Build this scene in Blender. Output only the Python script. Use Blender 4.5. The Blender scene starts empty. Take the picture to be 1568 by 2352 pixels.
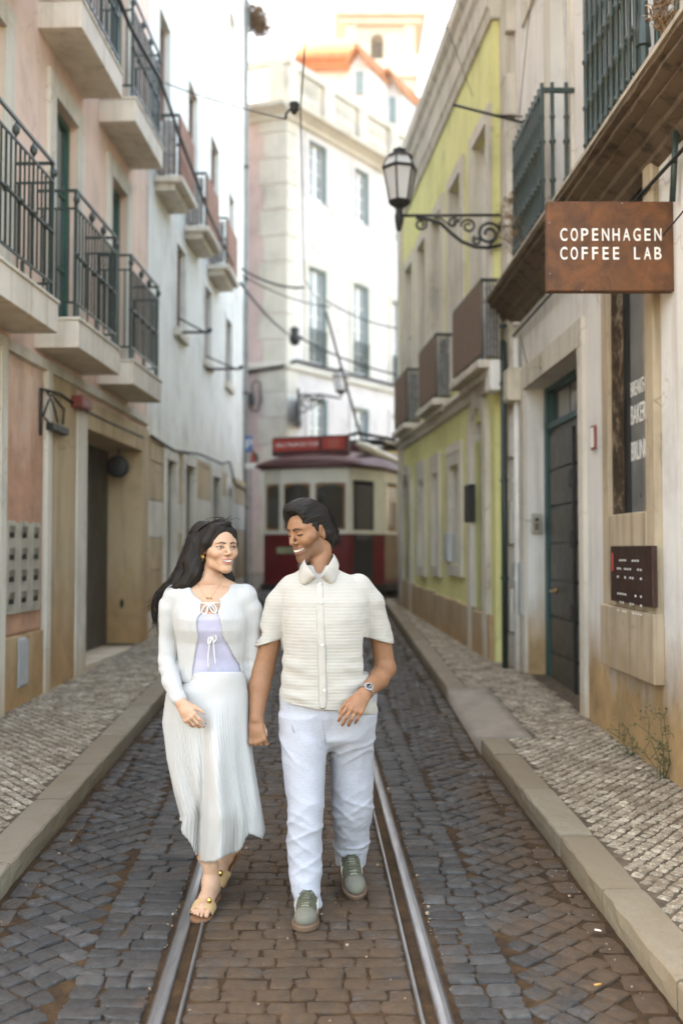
import bpy, math, random
import numpy as np
from mathutils import Vector, Matrix, noise as mnoise
random.seed(11)
rng = np.random.default_rng(5)
sc = bpy.context.scene
COL = sc.collection
# ---------------------------------------------------------------- camera
F, PITCH, H, SL = 2287.0, math.radians(2.1), 1.64, 0.0306
CP, SP = math.cos(PITCH), math.sin(PITCH)
cam_d = bpy.data.cameras.new('camera'); cam = bpy.data.objects.new('camera', cam_d); COL.objects.link(cam)
cam.location = (0, 0, H); cam.rotation_euler = (math.pi / 2 + PITCH, 0, 0)
cam_d.sensor_fit = 'VERTICAL'; cam_d.sensor_height = 36; cam_d.sensor_width = 24; cam_d.lens = 35
cam_d.clip_start = 0.05; cam_d.clip_end = 2000
cam_d.dof.use_dof = True; cam_d.dof.focus_distance = 4.28; cam_d.dof.aperture_fstop = 1.4
sc.camera = cam
# ---------------------------------------------------------------- sky, sun, exposure
SUN_EL, SUN_AZ = math.radians(50), math.radians(-62)     # azimuth from +Y, negative = left
w = bpy.data.worlds.new('World'); sc.world = w; w.use_nodes = True
nt = w.node_tree; nt.nodes.clear()
sky = nt.nodes.new('ShaderNodeTexSky'); sky.sky_type = 'NISHITA'; sky.sun_disc = False
sky.sun_elevation = SUN_EL; sky.sun_rotation = SUN_AZ
sky.air_density = 1.0; sky.dust_density = 3.0; sky.ozone_density = 0.6
bgn = nt.nodes.new('ShaderNodeBackground'); bgn.inputs['Strength'].default_value = 0.15
out = nt.nodes.new('ShaderNodeOutputWorld')
nt.links.new(sky.outputs[0], bgn.inputs[0]); nt.links.new(bgn.outputs[0], out.inputs[0])
sl = bpy.data.lights.new('sun', 'SUN'); sl.energy = 3.2; sl.angle = math.radians(0.5); sl.color = (1, .88, .72)
so = bpy.data.objects.new('sun', sl); COL.objects.link(so)
sd = Vector((math.sin(SUN_AZ) * math.cos(SUN_EL), math.cos(SUN_AZ) * math.cos(SUN_EL), math.sin(SUN_EL)))
so.rotation_euler = (-sd).to_track_quat('-Z', 'Y').to_euler(); so.location = (0, 0, 40)
vs = sc.view_settings
vs.view_transform = 'Standard'; vs.look = 'None'; vs.gamma = 1; vs.use_curve_mapping = False
vs.exposure = 3.4
vs.use_white_balance = True; vs.white_balance_temperature = 8700; vs.white_balance_tint = 8
sc.render.film_transparent = False
cy = sc.cycles
cy.use_denoising = True; cy.max_bounces = 6; cy.diffuse_bounces = 4; cy.glossy_bounces = 3
cy.transmission_bounces = 4; cy.transparent_max_bounces = 8; cy.sample_clamp_indirect = 6
cy.caustics_reflective = False; cy.caustics_refractive = False
# ---------------------------------------------------------------- pixel <-> place (display pixels, 1568 x 2352)
def ray(x, y):
    a = (x - 784) / F; b = -(y - 1176) / F
    return (a, CP - b * SP, SP + b * CP)
def W(x, y, Y):                       # the point seen at a pixel at distance Y
    d = ray(x, y); t = Y / d[1]
    return Vector((d[0] * t, Y, H + d[2] * t))
def gz(y, w=0.0): return SL * y + w
def GP(x, y, w=0.0):
    d = ray(x, y); t = (H - w) / (SL * d[1] - d[2])
    return Vector((d[0] * t, d[1] * t, H + d[2] * t))
# ---------------------------------------------------------------- objects
def tag(o, label=None, cat=None, group=None, kind=None):
    if label: o['label'] = label
    if cat: o['category'] = cat
    if group: o['group'] = group
    if kind: o['kind'] = kind
    return o
def empty(name, loc=(0, 0, 0), label=None, cat=None, group=None, parent=None):
    o = bpy.data.objects.new(name, None); COL.objects.link(o); o.location = loc
    o.empty_display_size = .1
    if parent: setp(o, parent)
    return tag(o, label, cat, group)
def wloc(o):
    l = Vector(o.location)
    while o.parent: o = o.parent; l = l + Vector(o.location)
    return l
def setp(o, parent):                   # all parents are only translated: geometry is kept in place
    o.parent = parent
    o.location = Vector(o.location) - wloc(parent)
def mesh_obj(name, me, mat, parent=None, smooth=False):
    if mat is not None: me.materials.append(mat)
    if smooth: me.polygons.foreach_set('use_smooth', [True] * len(me.polygons))
    o = bpy.data.objects.new(name, me); COL.objects.link(o)
    if parent is not None: setp(o, parent)
    return o
class MB:                              # collects boxes, bars, rings ... into one mesh
    def __init__(s, f=None): s.v = []; s.f = []; s.tf = f
    def add(s, vs_, fs):
        b = len(s.v)
        s.v += [tuple(s.tf(*p)) if s.tf else tuple(p) for p in vs_]
        s.f += [tuple(i + b for i in q) for q in fs]
        return s
    def box(s, a0, a1, b0, b1, c0, c1, j=0.0):
        r = (lambda: random.uniform(-j, j)) if j else (lambda: 0)
        vs_ = [(x + r(), y + r(), z + r()) for x in (a0, a1) for y in (b0, b1) for z in (c0, c1)]
        return s.add(vs_, [(0, 1, 3, 2), (4, 6, 7, 5), (0, 4, 5, 1), (2, 3, 7, 6), (0, 2, 6, 4), (1, 5, 7, 3)])
    def tube(s, pts, r, n=8, cap=True):
        pts = [Vector(p) for p in pts]; rs = r if hasattr(r, '__len__') else [r] * len(pts)
        vs_, fs = [], []
        up = None
        for i, p in enumerate(pts):
            d = (pts[min(i + 1, len(pts) - 1)] - pts[max(i - 1, 0)])
            d = d.normalized() if d.length > 1e-9 else Vector((0, 0, 1))
            if up is None:
                a = Vector((0, 0, 1)) if abs(d.z) < .9 else Vector((0, 1, 0))
            else: a = up
            x = d.cross(a)
            x = x.normalized() if x.length > 1e-6 else d.orthogonal().normalized()
            up = x.cross(d)
            for k in range(n):
                t = 2 * math.pi * (k + .5) / n
                vs_.append(p + (x * math.cos(t) + up * math.sin(t)) * rs[i])
            if i:
                b = (i - 1) * n
                for k in range(n): fs.append((b + k, b + (k + 1) % n, b + n + (k + 1) % n, b + n + k))
        if cap: fs.append(tuple(range(n))[::-1]); fs.append(tuple(range((len(pts) - 1) * n, len(pts) * n)))
        return s.add(vs_, fs)
    def lathe(s, prof, c=(0, 0, 0), n=12, ax='z', sq=False):
        vs_, fs = [], []
        for (r, h) in prof:
            for k in range(n):
                t = 2 * math.pi * (k + (.5 if sq else 0)) / n
                x, y = r * math.cos(t), r * math.sin(t)
                p = {'z': (x, y, h), 'y': (x, h, y), 'x': (h, x, y)}[ax]
                vs_.append((c[0] + p[0], c[1] + p[1], c[2] + p[2]))
        for i in range(len(prof) - 1):
            for k in range(n): fs.append((i * n + k, i * n + (k + 1) % n, (i + 1) * n + (k + 1) % n, (i + 1) * n + k))
        fs.append(tuple(range(n))[::-1]); fs.append(tuple(range((len(prof) - 1) * n, len(prof) * n)))
        return s.add(vs_, fs)
    def prism(s, poly, a, b, order='xzy'):          # polygon extruded from a to b
        n = len(poly)
        def P(u, v, t):
            return {'xzy': (u, t, v), 'yzx': (t, u, v), 'xyz': (u, v, t)}[order]
        vs_ = [P(u, v, a) for u, v in poly] + [P(u, v, b) for u, v in poly]
        fs = [(k, (k + 1) % n, n + (k + 1) % n, n + k) for k in range(n)]
        fs += [tuple(range(n))[::-1], tuple(range(n, 2 * n))]
        return s.add(vs_, fs)
    def sphere(s, c, r, n=12, m=8):
        r3 = r if hasattr(r, '__len__') else (r, r, r)
        vs_, fs = [], []
        for i in range(m + 1):
            p = math.pi * i / m
            for k in range(n):
                t = 2 * math.pi * k / n
                vs_.append((c[0] + r3[0] * math.sin(p) * math.cos(t), c[1] + r3[1] * math.sin(p) * math.sin(t), c[2] + r3[2] * math.cos(p)))
        for i in range(m):
            for k in range(n): fs.append((i * n + k, (i + 1) * n + k, (i + 1) * n + (k + 1) % n, i * n + (k + 1) % n))
        return s.add(vs_, fs)
    def mesh(s, name):
        me = bpy.data.meshes.new(name); me.from_pydata(s.v, [], s.f); me.update()
        return me
    def build(s, name, mat, parent=None, smooth=False, bevel=0, fix=True):
        me = s.mesh(name)
        if fix and len(s.f) < 60000:
            import bmesh
            bm = bmesh.new(); bm.from_mesh(me)
            bmesh.ops.remove_doubles(bm, verts=bm.verts, dist=1e-6) if smooth else None
            bmesh.ops.recalc_face_normals(bm, faces=bm.faces)
            bm.to_mesh(me); bm.free()
        o = mesh_obj(name, me, mat, parent, smooth)
        if bevel:
            m = o.modifiers.new('bevel', 'BEVEL'); m.width = bevel; m.segments = 2; m.limit_method = 'ANGLE'
        return o
# ---------------------------------------------------------------- materials
MATS = {}
class NT:
    def __init__(s, name):
        s.m = bpy.data.materials.new(name); s.m.use_nodes = True; s.t = s.m.node_tree
        s.b = s.t.nodes['Principled BSDF']
    def n(s, typ, **kw):
        nd = s.t.nodes.new(typ)
        for k, v in kw.items():
            if k in nd.inputs: nd.inputs[k].default_value = v
            else: setattr(nd, k, v)
        return nd
    def l(s, a, b): s.t.links.new(a, b)
    def pos(s, scale=(1, 1, 1), obj=False):
        tc = s.n('ShaderNodeTexCoord').outputs['Object'] if obj else s.n('ShaderNodeNewGeometry').outputs['Position']
        mp = s.n('ShaderNodeMapping'); mp.inputs['Scale'].default_value = scale
        s.l(tc, mp.inputs['Vector']); return mp.outputs[0]
    def noise(s, vec, scale, detail=4, rough=.6, dist=0):
        nd = s.n('ShaderNodeTexNoise', Scale=scale, Detail=detail, Roughness=rough, Distortion=dist)
        if vec is not None: s.l(vec, nd.inputs['Vector'])
        return nd.outputs['Fac']
    def ramp(s, fac, stops):
        nd = s.n('ShaderNodeValToRGB'); e = nd.color_ramp.elements
        while len(e) < len(stops): e.new(.5)
        for el, (p, c) in zip(e, stops):
            el.position = p; el.color = (*c, 1) if hasattr(c, '__len__') else (c, c, c, 1)
        s.l(fac, nd.inputs[0]); return nd.outputs[0]
    def mix(s, fac, a, b, mode='MIX'):
        nd = s.n('ShaderNodeMix', data_type='RGBA', blend_type=mode)
        for v, k in ((fac, 0), (a, 6), (b, 7)):
            if isinstance(v, (int, float)): nd.inputs[k].default_value = v
            elif isinstance(v, tuple): nd.inputs[k].default_value = (*v, 1)
            else: s.l(v, nd.inputs[k])
        return nd.outputs[2]
    def math(s, op, a, b=0, clamp=False):
        nd = s.n('ShaderNodeMath', operation=op); nd.use_clamp = clamp
        for v, k in ((a, 0), (b, 1)):
            if isinstance(v, (int, float)): nd.inputs[k].default_value = v
            else: s.l(v, nd.inputs[k])
        return nd.outputs[0]
    def bump(s, h, strength=.3, dist=.01, prev=None):
        nd = s.n('ShaderNodeBump', Strength=strength, Distance=dist)
        s.l(h, nd.inputs['Height'])
        if prev is not None: s.l(prev, nd.inputs['Normal'])
        return nd.outputs[0]
    def done(s, col=None, rough=.8, metal=0, normal=None, spec=.5, **kw):
        b = s.b
        if isinstance(col, tuple): b.inputs['Base Color'].default_value = (*col, 1)
        elif col is not None: s.l(col, b.inputs['Base Color'])
        if isinstance(rough, (int, float)): b.inputs['Roughness'].default_value = rough
        else: s.l(rough, b.inputs['Roughness'])
        b.inputs['Metallic'].default_value = metal
        b.inputs['Specular IOR Level'].default_value = spec
        if normal is not None: s.l(normal, b.inputs['Normal'])
        for k, v in kw.items(): b.inputs[k].default_value = v
        MATS[s.m.name] = s.m
        return s.m
def simple(name, col, rough=.7, metal=0, var=.25, scale=6, bump=.15, bscale=60, spec=.4, obj=False, bdist=.004):
    t = NT(name); p = t.pos(obj=obj)
    n1 = t.noise(p, scale, 5)
    dark = tuple(c * (1 - var) for c in col); lite = tuple(min(1, c * (1 + var * .7)) for c in col)
    c = t.ramp(n1, [(.3, dark), (.5, col), (.7, lite)])
    nb = t.bump(t.noise(p, bscale, 3), bump, bdist)
    r = t.math('ADD', t.math('MULTIPLY', t.noise(p, scale * 2.5, 3), .25), rough - .12, True)
    return t.done(c, r, metal, nb, spec)
def plaster(name, col, stain, top, fade=.5, amount=1.0, streak=.25, lowcol=None, slope=SL, grime=(.30, .26, .2)):
    """wall render: cloudy colour, vertical dirt runs, damp brown staining that climbs from the pavement"""
    t = NT(name); p = t.pos()
    cl = t.noise(p, 1.3, 6, .65)
    c = t.ramp(cl, [(.28, tuple(x * .74 for x in col)), (.48, col), (.72, tuple(min(1, x * 1.10) for x in col))])
    vo = t.n('ShaderNodeTexVoronoi', feature='DISTANCE_TO_EDGE', Scale=.9)
    wv_ = t.n('ShaderNodeVectorMath', operation='ADD'); nz_ = t.n('ShaderNodeTexNoise', Scale=2.2, Detail=6); t.l(p, nz_.inputs['Vector']); t.l(p, wv_.inputs[0]); t.l(nz_.outputs['Color'], wv_.inputs[1]); t.l(wv_.outputs[0], vo.inputs['Vector'])
    ck = t.math('MULTIPLY', t.ramp(vo.outputs['Distance'], [(.0, 1.0), (.012, 0.0)]), t.ramp(t.noise(p, .8, 2), [(.48, 0.0), (.6, .55)]))
    c = t.mix(ck, c, grime)
    run = t.noise(t.pos((5, 5, .35)), 1.6, 5, .6)
    rf = t.ramp(run, [(.5, 0.0), (.72, 1.0)])
    c = t.mix(t.math('MULTIPLY', rf, streak), c, grime)
    spots = t.ramp(t.noise(p, 9, 6, .7), [(.6, 0.0), (.75, 1.0)])
    c = t.mix(t.math('MULTIPLY', spots, streak * .6), c, grime)
    sx = t.n('ShaderNodeSeparateXYZ'); t.l(t.n('ShaderNodeNewGeometry').outputs['Position'], sx.inputs[0])
    hgt = t.math('SUBTRACT', sx.outputs['Z'], t.math('MULTIPLY', sx.outputs['Y'], slope))
    wob = t.math('MULTIPLY', t.math('SUBTRACT', t.noise(t.pos((2.2, 2.2, .6)), 1.5, 6, .7), .5), 2.2 * fade)
    low = t.math('DIVIDE', t.math('SUBTRACT', t.math('ADD', top, wob), hgt), fade, True)
    c = t.mix(t.math('MULTIPLY', low, amount), c, t.ramp(t.noise(p, 3.5, 6, .7), [(.3, tuple(x * .65 for x in stain)), (.5, stain), (.75, tuple(min(1, x * 1.35) for x in stain))]))
    nb = t.bump(t.noise(p, 55, 4), .25, .004, t.bump(t.noise(p, 4, 4), .3, .02))
    return t.done(c, .88, 0, nb, .25)
# ---------------------------------------------------------------- facade frame: s = distance along y, z up, n = out into the street
class Facade:
    def __init__(s, p0, m, side):      # wall line x = p0 + m*y ; side = +1 when the street lies towards +x
        s.p0, s.m, s.side = p0, m, side; s.k = math.sqrt(1 + m * m)
    def P(s, a, n, z):
        return (s.p0 + s.m * a + s.side * n / s.k, a - s.side * n * s.m / s.k, z)
    def px(s, x, y, n=0.0):
        d = ray(x, y); p0 = s.p0 + s.side * n * s.k
        t = p0 / (d[0] - s.m * d[1]); return d[1] * t + s.side * n * s.m / s.k, H + d[2] * t
    def mb(s): return MB(lambda a, n, z: s.P(a, n, z))
    def wall(s, name, mat, parent, s0, s1, z0, z1, holes, thick=.35):
        """wall panel with openings; each hole (a0,a1,b0,b1)"""
        m = s.mb()
        ss = sorted({s0, s1, *[h[0] for h in holes], *[h[1] for h in holes]}); zs = sorted({z0, z1, *[h[2] for h in holes], *[h[3] for h in holes]})
        for a0, a1 in zip(ss, ss[1:]):
            for b0, b1 in zip(zs, zs[1:]):
                ca, cb = (a0 + a1) / 2, (b0 + b1) / 2
                if any(h[0] < ca < h[1] and h[2] < cb < h[3] for h in holes): continue
                m.add([(a0, 0, b0), (a1, 0, b0), (a1, 0, b1), (a0, 0, b1)], [(0, 1, 2, 3) if s.side < 0 else (3, 2, 1, 0)])
        for (a0, a1, b0, b1) in holes:
            c = [(a0, b0), (a1, b0), (a1, b1), (a0, b1)]
            for i in range(4):
                (p, q), (p2, q2) = c[i], c[(i + 1) % 4]
                m.add([(p, 0, q), (p2, 0, q2), (p2, -thick, q2), (p, -thick, q)], [(0, 1, 2, 3)])
        return m.build(name, mat, parent, fix=False)
def frame_ring(m, a0, a1, b0, b1, w, n0, n1, sill=True):
    """four bars round an opening, in facade coordinates (a, n, z)"""
    m.box(a0 - w, a0, n0, n1, b0, b1); m.box(a1, a1 + w, n0, n1, b0, b1)
    m.box(a0 - w, a1 + w, n0, n1, b1, b1 + w)
    if sill: m.box(a0 - w, a1 + w, n0, n1, b0 - w, b0)
    return m
# ================================================================ ground, road, rails, kerbs, pavements
XC = lambda y: -0.0115 - 0.037 * y                    # centre line of the track
PL0, PLM = -2.958, 0.0376                              # left facade line
PR0, PRM = 2.07, -0.0236                               # cafe facade line
PY0, PYM = 2.55, -0.085                                # yellow facade line
def interp(tbl):
    xs = [a for a, b in tbl]; ys = [b for a, b in tbl]
    return lambda y: float(np.interp(y, xs, ys))
RK = interp([(0, 1.235), (3.29, 1.11), (7.05, .966), (9.0, .955), (15.9, .841), (22, .70), (40, .2)])   # kerb front, right
LK = interp([(0, -1.364), (4.32, -1.462), (8.79, -1.563), (22, -1.85), (40, -2.4)])                      # kerb front, left
RW = lambda y: PR0 + PRM * y if y < 10.7 else PY0 + PYM * y
LW = lambda y: PL0 + PLM * y
# --- materials
def sett_mat(name, base, lite, dust, amount, track, rough=.5, lo=.62):
    t = NT(name); p = t.pos()
    isl = t.n('ShaderNodeNewGeometry').outputs['Random Per Island']
    rnd = t.math('FRACT', t.math('ADD', isl, t.n('ShaderNodeObjectInfo').outputs['Random']))
    c = t.ramp(rnd, [(0, tuple(x * lo for x in base)), (.45, base), (.85, lite), (1, tuple(x * 1.25 for x in lite))])
    c = t.mix(t.ramp(t.noise(t.pos((1, 2.4, 1)), 85, 6, .75), [(.48, 0.0), (.66, .8)]), c, tuple(min(1, x * 1.75) for x in lite))
    c = t.mix(t.ramp(t.noise(p, 30, 5, .7), [(.45, 0.0), (.66, .75)]), c, tuple(x * .45 for x in base))
    sx = t.n('ShaderNodeSeparateXYZ'); t.l(t.n('ShaderNodeNewGeometry').outputs['Position'], sx.inputs[0])
    u = t.math('ADD', t.math('ADD', sx.outputs['X'], .0115), t.math('MULTIPLY', sx.outputs['Y'], .037))
    if track:                                           # earth trodden between the rails and washed along the right kerb
        a = t.math('SUBTRACT', 1, t.math('DIVIDE', t.math('ABSOLUTE', u), .62), True)
        b = t.math('MULTIPLY', t.math('DIVIDE', t.math('SUBTRACT', u, .70), .40, True), 1.1)
        e = t.math('MULTIPLY', t.math('DIVIDE', t.math('SUBTRACT', -1.0, u), .3, True), .5)
        z = t.math('MAXIMUM', t.math('MAXIMUM', t.math('MULTIPLY', a, 1.7, True), b), e)
        near = t.math('DIVIDE', t.math('SUBTRACT', 7.5, sx.outputs['Y']), 3.5, True)
        z = t.math('MULTIPLY', z, t.math('ADD', .35, t.math('MULTIPLY', near, .65)))
    else: z = .5
    nz = t.math('ADD', t.math('MULTIPLY', t.noise(p, 5.5, 7, .72), 1.5), t.math('MULTIPLY', t.math('SUBTRACT', t.noise(p, 50, 4), .5), .9))
    d = t.math('SUBTRACT', t.math('ADD', nz, t.math('MULTIPLY', z, .55)), .87)
    d = t.math('MULTIPLY', t.math('MULTIPLY', d, 2.6, True), amount)
    dc = t.ramp(t.noise(p, 14, 6, .7), [(.3, tuple(x * .55 for x in dust)), (.6, dust), (.8, tuple(x * 1.4 for x in dust))])
    c = t.mix(d, c, dc)
    r = t.math('ADD', t.math('MULTIPLY', d, .35), t.math('ADD', rough - .15, t.math('MULTIPLY', t.noise(p, 40, 3), .3)), True)
    nb = t.bump(t.noise(t.pos((1, 1.8, 1)), 70, 6, .72), .8, .008, t.bump(t.noise(p, 22, 4), .5, .012))
    return t.done(c, r, 0, nb, .5)
basalt = sett_mat('basalt', (.021, .021, .0208), (.050, .049, .047), (.074, .041, .018), .95, True, .46)
lime = sett_mat('limestone_sett', (.29, .245, .18), (.44, .385, .295), (.14, .097, .057), .8, False, .62, .82)
t = NT('road_earth'); p = t.pos()
c = t.ramp(t.noise(p, 11, 7, .7), [(.3, (.014, .009, .005)), (.5, (.040, .022, .010)), (.7, (.082, .045, .019))])
c = t.mix(t.ramp(t.noise(p, 240, 2), [(.6, 0.0), (.72, .6)]), c, (.20, .14, .09))
earth = t.done(c, .95, 0, t.bump(t.noise(p, 160, 4), .8, .006, t.bump(t.noise(p, 30, 4), .6, .012)), .2)
joint = simple('pavement_joint', (.085, .064, .042), .95, 0, .5, 14, .5, 120)
kerb_m = NT('kerb_limestone'); t = kerb_m; p = t.pos()
isl = t.math('FRACT', t.math('ADD', t.n('ShaderNodeNewGeometry').outputs['Random Per Island'], t.n('ShaderNodeObjectInfo').outputs['Random']))
c = t.ramp(isl, [(0, (.155, .125, .083)), (.5, (.195, .162, .115)), (1, (.225, .20, .152))])
c = t.mix(t.ramp(t.noise(p, 6, 6, .7), [(.42, 0.0), (.72, .75)]), c, (.165, .125, .08))
c = t.mix(t.ramp(t.noise(p, 60, 3), [(.58, 0.0), (.7, .4)]), c, (.1, .085, .065))
kerb_m = t.done(c, .74, 0, t.bump(t.noise(p, 90, 4), .4, .004, t.bump(t.noise(p, 12, 4), .5, .01)), .3)
t = NT('rail_steel'); p = t.pos((14, 1.2, 14))
wear = t.noise(p, 3, 5, .6)
c = t.ramp(wear, [(.3, (.20, .20, .205)), (.6, (.34, .345, .355)), (.8, (.44, .445, .455))])
steel = t.done(c, t.ramp(wear, [(.3, .5), (.7, .38)]), .9, t.bump(t.noise(t.pos((60, 3, 60)), 4, 4), .12, .002), .5)
t = NT('rail_flank'); p = t.pos()
steel_dark = t.done(t.ramp(t.noise(p, 22, 5), [(.3, (.06, .052, .046)), (.6, (.13, .125, .12)), (.8, (.16, .09, .05))]), .55, .6, t.bump(t.noise(p, 80, 3), .4, .003), .5)
# --- the ground sheet
def sheet(name, f0, f1, ys, wz, mat, kind='structure'):
    v = []; fc = []
    for i, y in enumerate(ys):
        v += [(f0(y), y, gz(y, wz)), (f1(y), y, gz(y, wz))]
        if i: b = 2 * i; fc.append((b - 2, b - 1, b + 1, b))
    me = bpy.data.meshes.new(name); me.from_pydata(v, [], fc)
    return tag(mesh_obj(name, me, mat), kind=kind)
ground = sheet('ground', lambda y: -160, lambda y: 160, [-40, 0, 40, 60], -.03, joint)
# beyond the tram the hill climbs
me = bpy.data.meshes.new('hill'); me.from_pydata([(-160, 60.0, gz(60, -.03)), (160, 60.0, gz(60, -.03)), (160, 400, 30), (-160, 400, 30)], [], [(0, 1, 2, 3)])
tag(mesh_obj('hill', me, joint), 'earth slope rising behind the old town houses', 'hill', kind='structure')
YS = [-6 + .5 * i for i in range(100)]
road = sheet('road', lambda y: LK(y) - .05, lambda y: RK(y) + .3 if y > 3.3 else 9.0, YS, -.004, earth)
tag(road, 'street bed of dark basalt setts with brown earth in the joints', 'road')
bounce_plaza = sheet('bounce_plaza', lambda y: -14, lambda y: 14, [-26, -10, 1.2], -.008, simple('bounce_limestone', (.26, .225, .175), .8, 0, .2, 3, .3, 40))  # unseen pale ground added behind the camera; sun bounces off it into the street
tag(bounce_plaza, 'unseen pale square added behind the camera to bounce sunlight up the street', 'square')
# --- stones
def stone_variants(name, n, npt, rag, inset, shoulder):
    res = []
    for k in range(n):
        P = []
        per = npt // 4
        cor = [(-.5, -.5), (.5, -.5), (.5, .5), (-.5, .5)]
        for e in range(4):
            a, b = cor[e], cor[(e + 1) % 4]
            for q in range(per):
                f = q / per
                x = a[0] + (b[0] - a[0]) * f; y = a[1] + (b[1] - a[1]) * f
                sc_ = .93 if q == 0 else 1
                P.append((x * sc_ + random.uniform(-rag, rag), y * sc_ + random.uniform(-rag, rag)))
        n_ = len(P); tx, ty = random.uniform(-.2, .2), random.uniform(-.2, .2)
        v = [(x, y, -1.0) for x, y in P] + [(x * .985, y * .985, -shoulder + tx * x * .5 + ty * y * .5) for x, y in P]
        v += [(x * (1 - inset) + random.uniform(-.03, .03), y * (1 - inset) + random.uniform(-.03, .03), random.uniform(-.12, .0) + tx * x + ty * y) for x, y in P]
        v.append((0, 0, random.uniform(-.02, .12)))
        f = []
        for r in range(2):
            for q in range(n_): f.append((r * n_ + q, r * n_ + (q + 1) % n_, (r + 1) * n_ + (q + 1) % n_, (r + 1) * n_ + q))
        for q in range(n_): f.append((2 * n_ + q, 2 * n_ + (q + 1) % n_, 3 * n_))
        me = bpy.data.meshes.new(name); me.from_pydata(v, [], f); me.polygons.foreach_set('use_smooth', [True] * len(f)); me.update()
        res.append((me, np.array(v, dtype=np.float32), f))
    return res
TILT = math.atan(SL)
def to_px(p):
    fy = p[1] * CP + (p[2] - H) * SP; uz = -p[1] * SP + (p[2] - H) * CP
    return 784 + F * p[0] / fy, 1176 - F * uz / fy
def lay(name, stuff_name, stones, variants, mat, parent, hgt, limit=300):
    """stones: (x, y, w, sx, sy, ang). The nearest in view become objects of their own, the rest one mesh"""
    for me, _, _ in variants:
        if not me.materials: me.materials.append(mat)
    vis = []
    for i, s in enumerate(stones):
        x, y = to_px((s[0], s[1], gz(s[1], s[2])))
        if s[1] > 2.4 and -20 < x < 1590 and y < 2375: vis.append((s[3] * s[4] / s[1] ** 3, i))
    vis.sort(reverse=True); single = {i for _, i in vis[:limit]}
    V, Fc, off = [], [], 0
    ct, st = math.cos(TILT), math.sin(TILT)
    for i, s in enumerate(stones):
        x, y, w_, sx, sy, a = s
        k = random.randrange(len(variants)); me, va, fa = variants[k]
        if i in single:
            o = bpy.data.objects.new(name, me); COL.objects.link(o); o.parent = parent
            o.location = (x, y, gz(y, w_)); o.scale = (sx, sy, hgt); o.rotation_euler = (TILT, 0, a)
            continue
        c, d = math.cos(a), math.sin(a)
        X, Y, Z = va[:, 0] * sx, va[:, 1] * sy, va[:, 2] * hgt
        xx = X * c - Y * d + x; yy = X * d + Y * c
        V.append(np.stack([xx, yy + y, Z + gz(y, w_) + yy * 0 + SL * yy], 1))
        Fc.append((fa, off)); off += len(va)
    me = bpy.data.meshes.new(stuff_name)
    me.from_pydata(np.concatenate(V).tolist(), [], [tuple(q + o_ for q in f) for fa, o_ in Fc for f in fa])
    me.polygons.foreach_set('use_smooth', [True] * len(me.polygons))
    return tag(mesh_obj(stuff_name, me, mat, parent), kind='stuff')
def rows(fu0, fu1, y0, y1, dep, ln, gap, w_, skew=0.0, lift=.006):
    res = []; y = y0
    while y < y1:
        d = dep * random.uniform(.85, 1.18); u0, u1 = fu0(y), fu1(y); u = u0 + 0
        W_ = u1 - u0; n = max(1, round(W_ / random.uniform(*ln)))
        cuts = sorted([0] + [(i + random.uniform(-.25, .25)) / n for i in range(1, n)] + [1])
        for a, b in zip(cuts, cuts[1:]):
            l = (b - a) * W_
            res.append((u0 + (a + b) / 2 * W_, y + d / 2 + random.uniform(-.006, .006) + skew * ((a + b) / 2 - .5), w_ + random.uniform(-.3, 1) * lift, l - gap, d - gap, random.gauss(0, .035) + skew))
        y += d
    return res
def diamonds(fu0, fu1, y0, y1, a, gap, w_, ang, slip=0, lift=.006, jit=.06):
    res = []; n = int((y1 - y0 + 4) / a); ca, sa = math.cos(ang), math.sin(ang); ou, oy = 0, y0
    N = n + 10
    for i in range(-N, N):
        for j in range(-N, N):
            jj = j + random.gauss(0, .02)
            x = (i * ca - jj * sa) * a; y = (i * sa + jj * ca) * a + (y0 + y1) / 2
            if not y0 < y < y1: continue
            u0, u1 = fu0(y), fu1(y); X = (u0 + u1) / 2 + x
            if not u0 + a * .35 < X < u1 - a * .35: continue
            res.append((X + random.gauss(0, a * .03), y + random.gauss(0, a * .03), w_ + random.uniform(-.3, 1) * lift, (a - gap) * random.uniform(1 - jit, 1 + jit), (a - gap) * random.uniform(1 - jit, 1 + jit), ang + random.gauss(0, .06)))
    return res
Y0, Y1 = 2.6, 24
RIDGE = .495
st = []
st += rows(lambda y: XC(y) - .385, lambda y: XC(y) + .385, Y0, Y1, .078, (.10, .165), .005, .0)
st += rows(lambda y: XC(y) + .515, lambda y: XC(y) + .76, Y0, Y1, .078, (.10, .15), .007, .004, lift=.009)
st += rows(lambda y: XC(y) - .80, lambda y: XC(y) - .515, Y0, Y1, .079, (.105, .165), .007, .004, -.03, lift=.009)
st += diamonds(lambda y: XC(y) + .75, lambda y: RK(y) - .10, Y0, Y1, .090, .005, .003, math.radians(42), lift=.009, jit=.1)
st += diamonds(lambda y: LK(y) + .09, lambda y: XC(y) - .79, Y0, Y1, .094, .005, .003, math.radians(48), lift=.009, jit=.1)
st += rows(lambda y: RK(y) - .125, lambda y: RK(y) - .01, Y0, Y1, .15, (.10, .14), .014, -.002)
st += rows(lambda y: LK(y) + .01, lambda y: LK(y) + .12, Y0, Y1, .15, (.10, .14), .014, -.002)
st += rows(lambda y: RK(y) + .0, lambda y: RK(y) + .9, 2.6, 3.28, .11, (.11, .17), .014, -.002)
sv = stone_variants('sett', 24, 12, .055, .09, .26)
lay('sett', 'sett_field', st, sv, basalt, road, .020)
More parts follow.
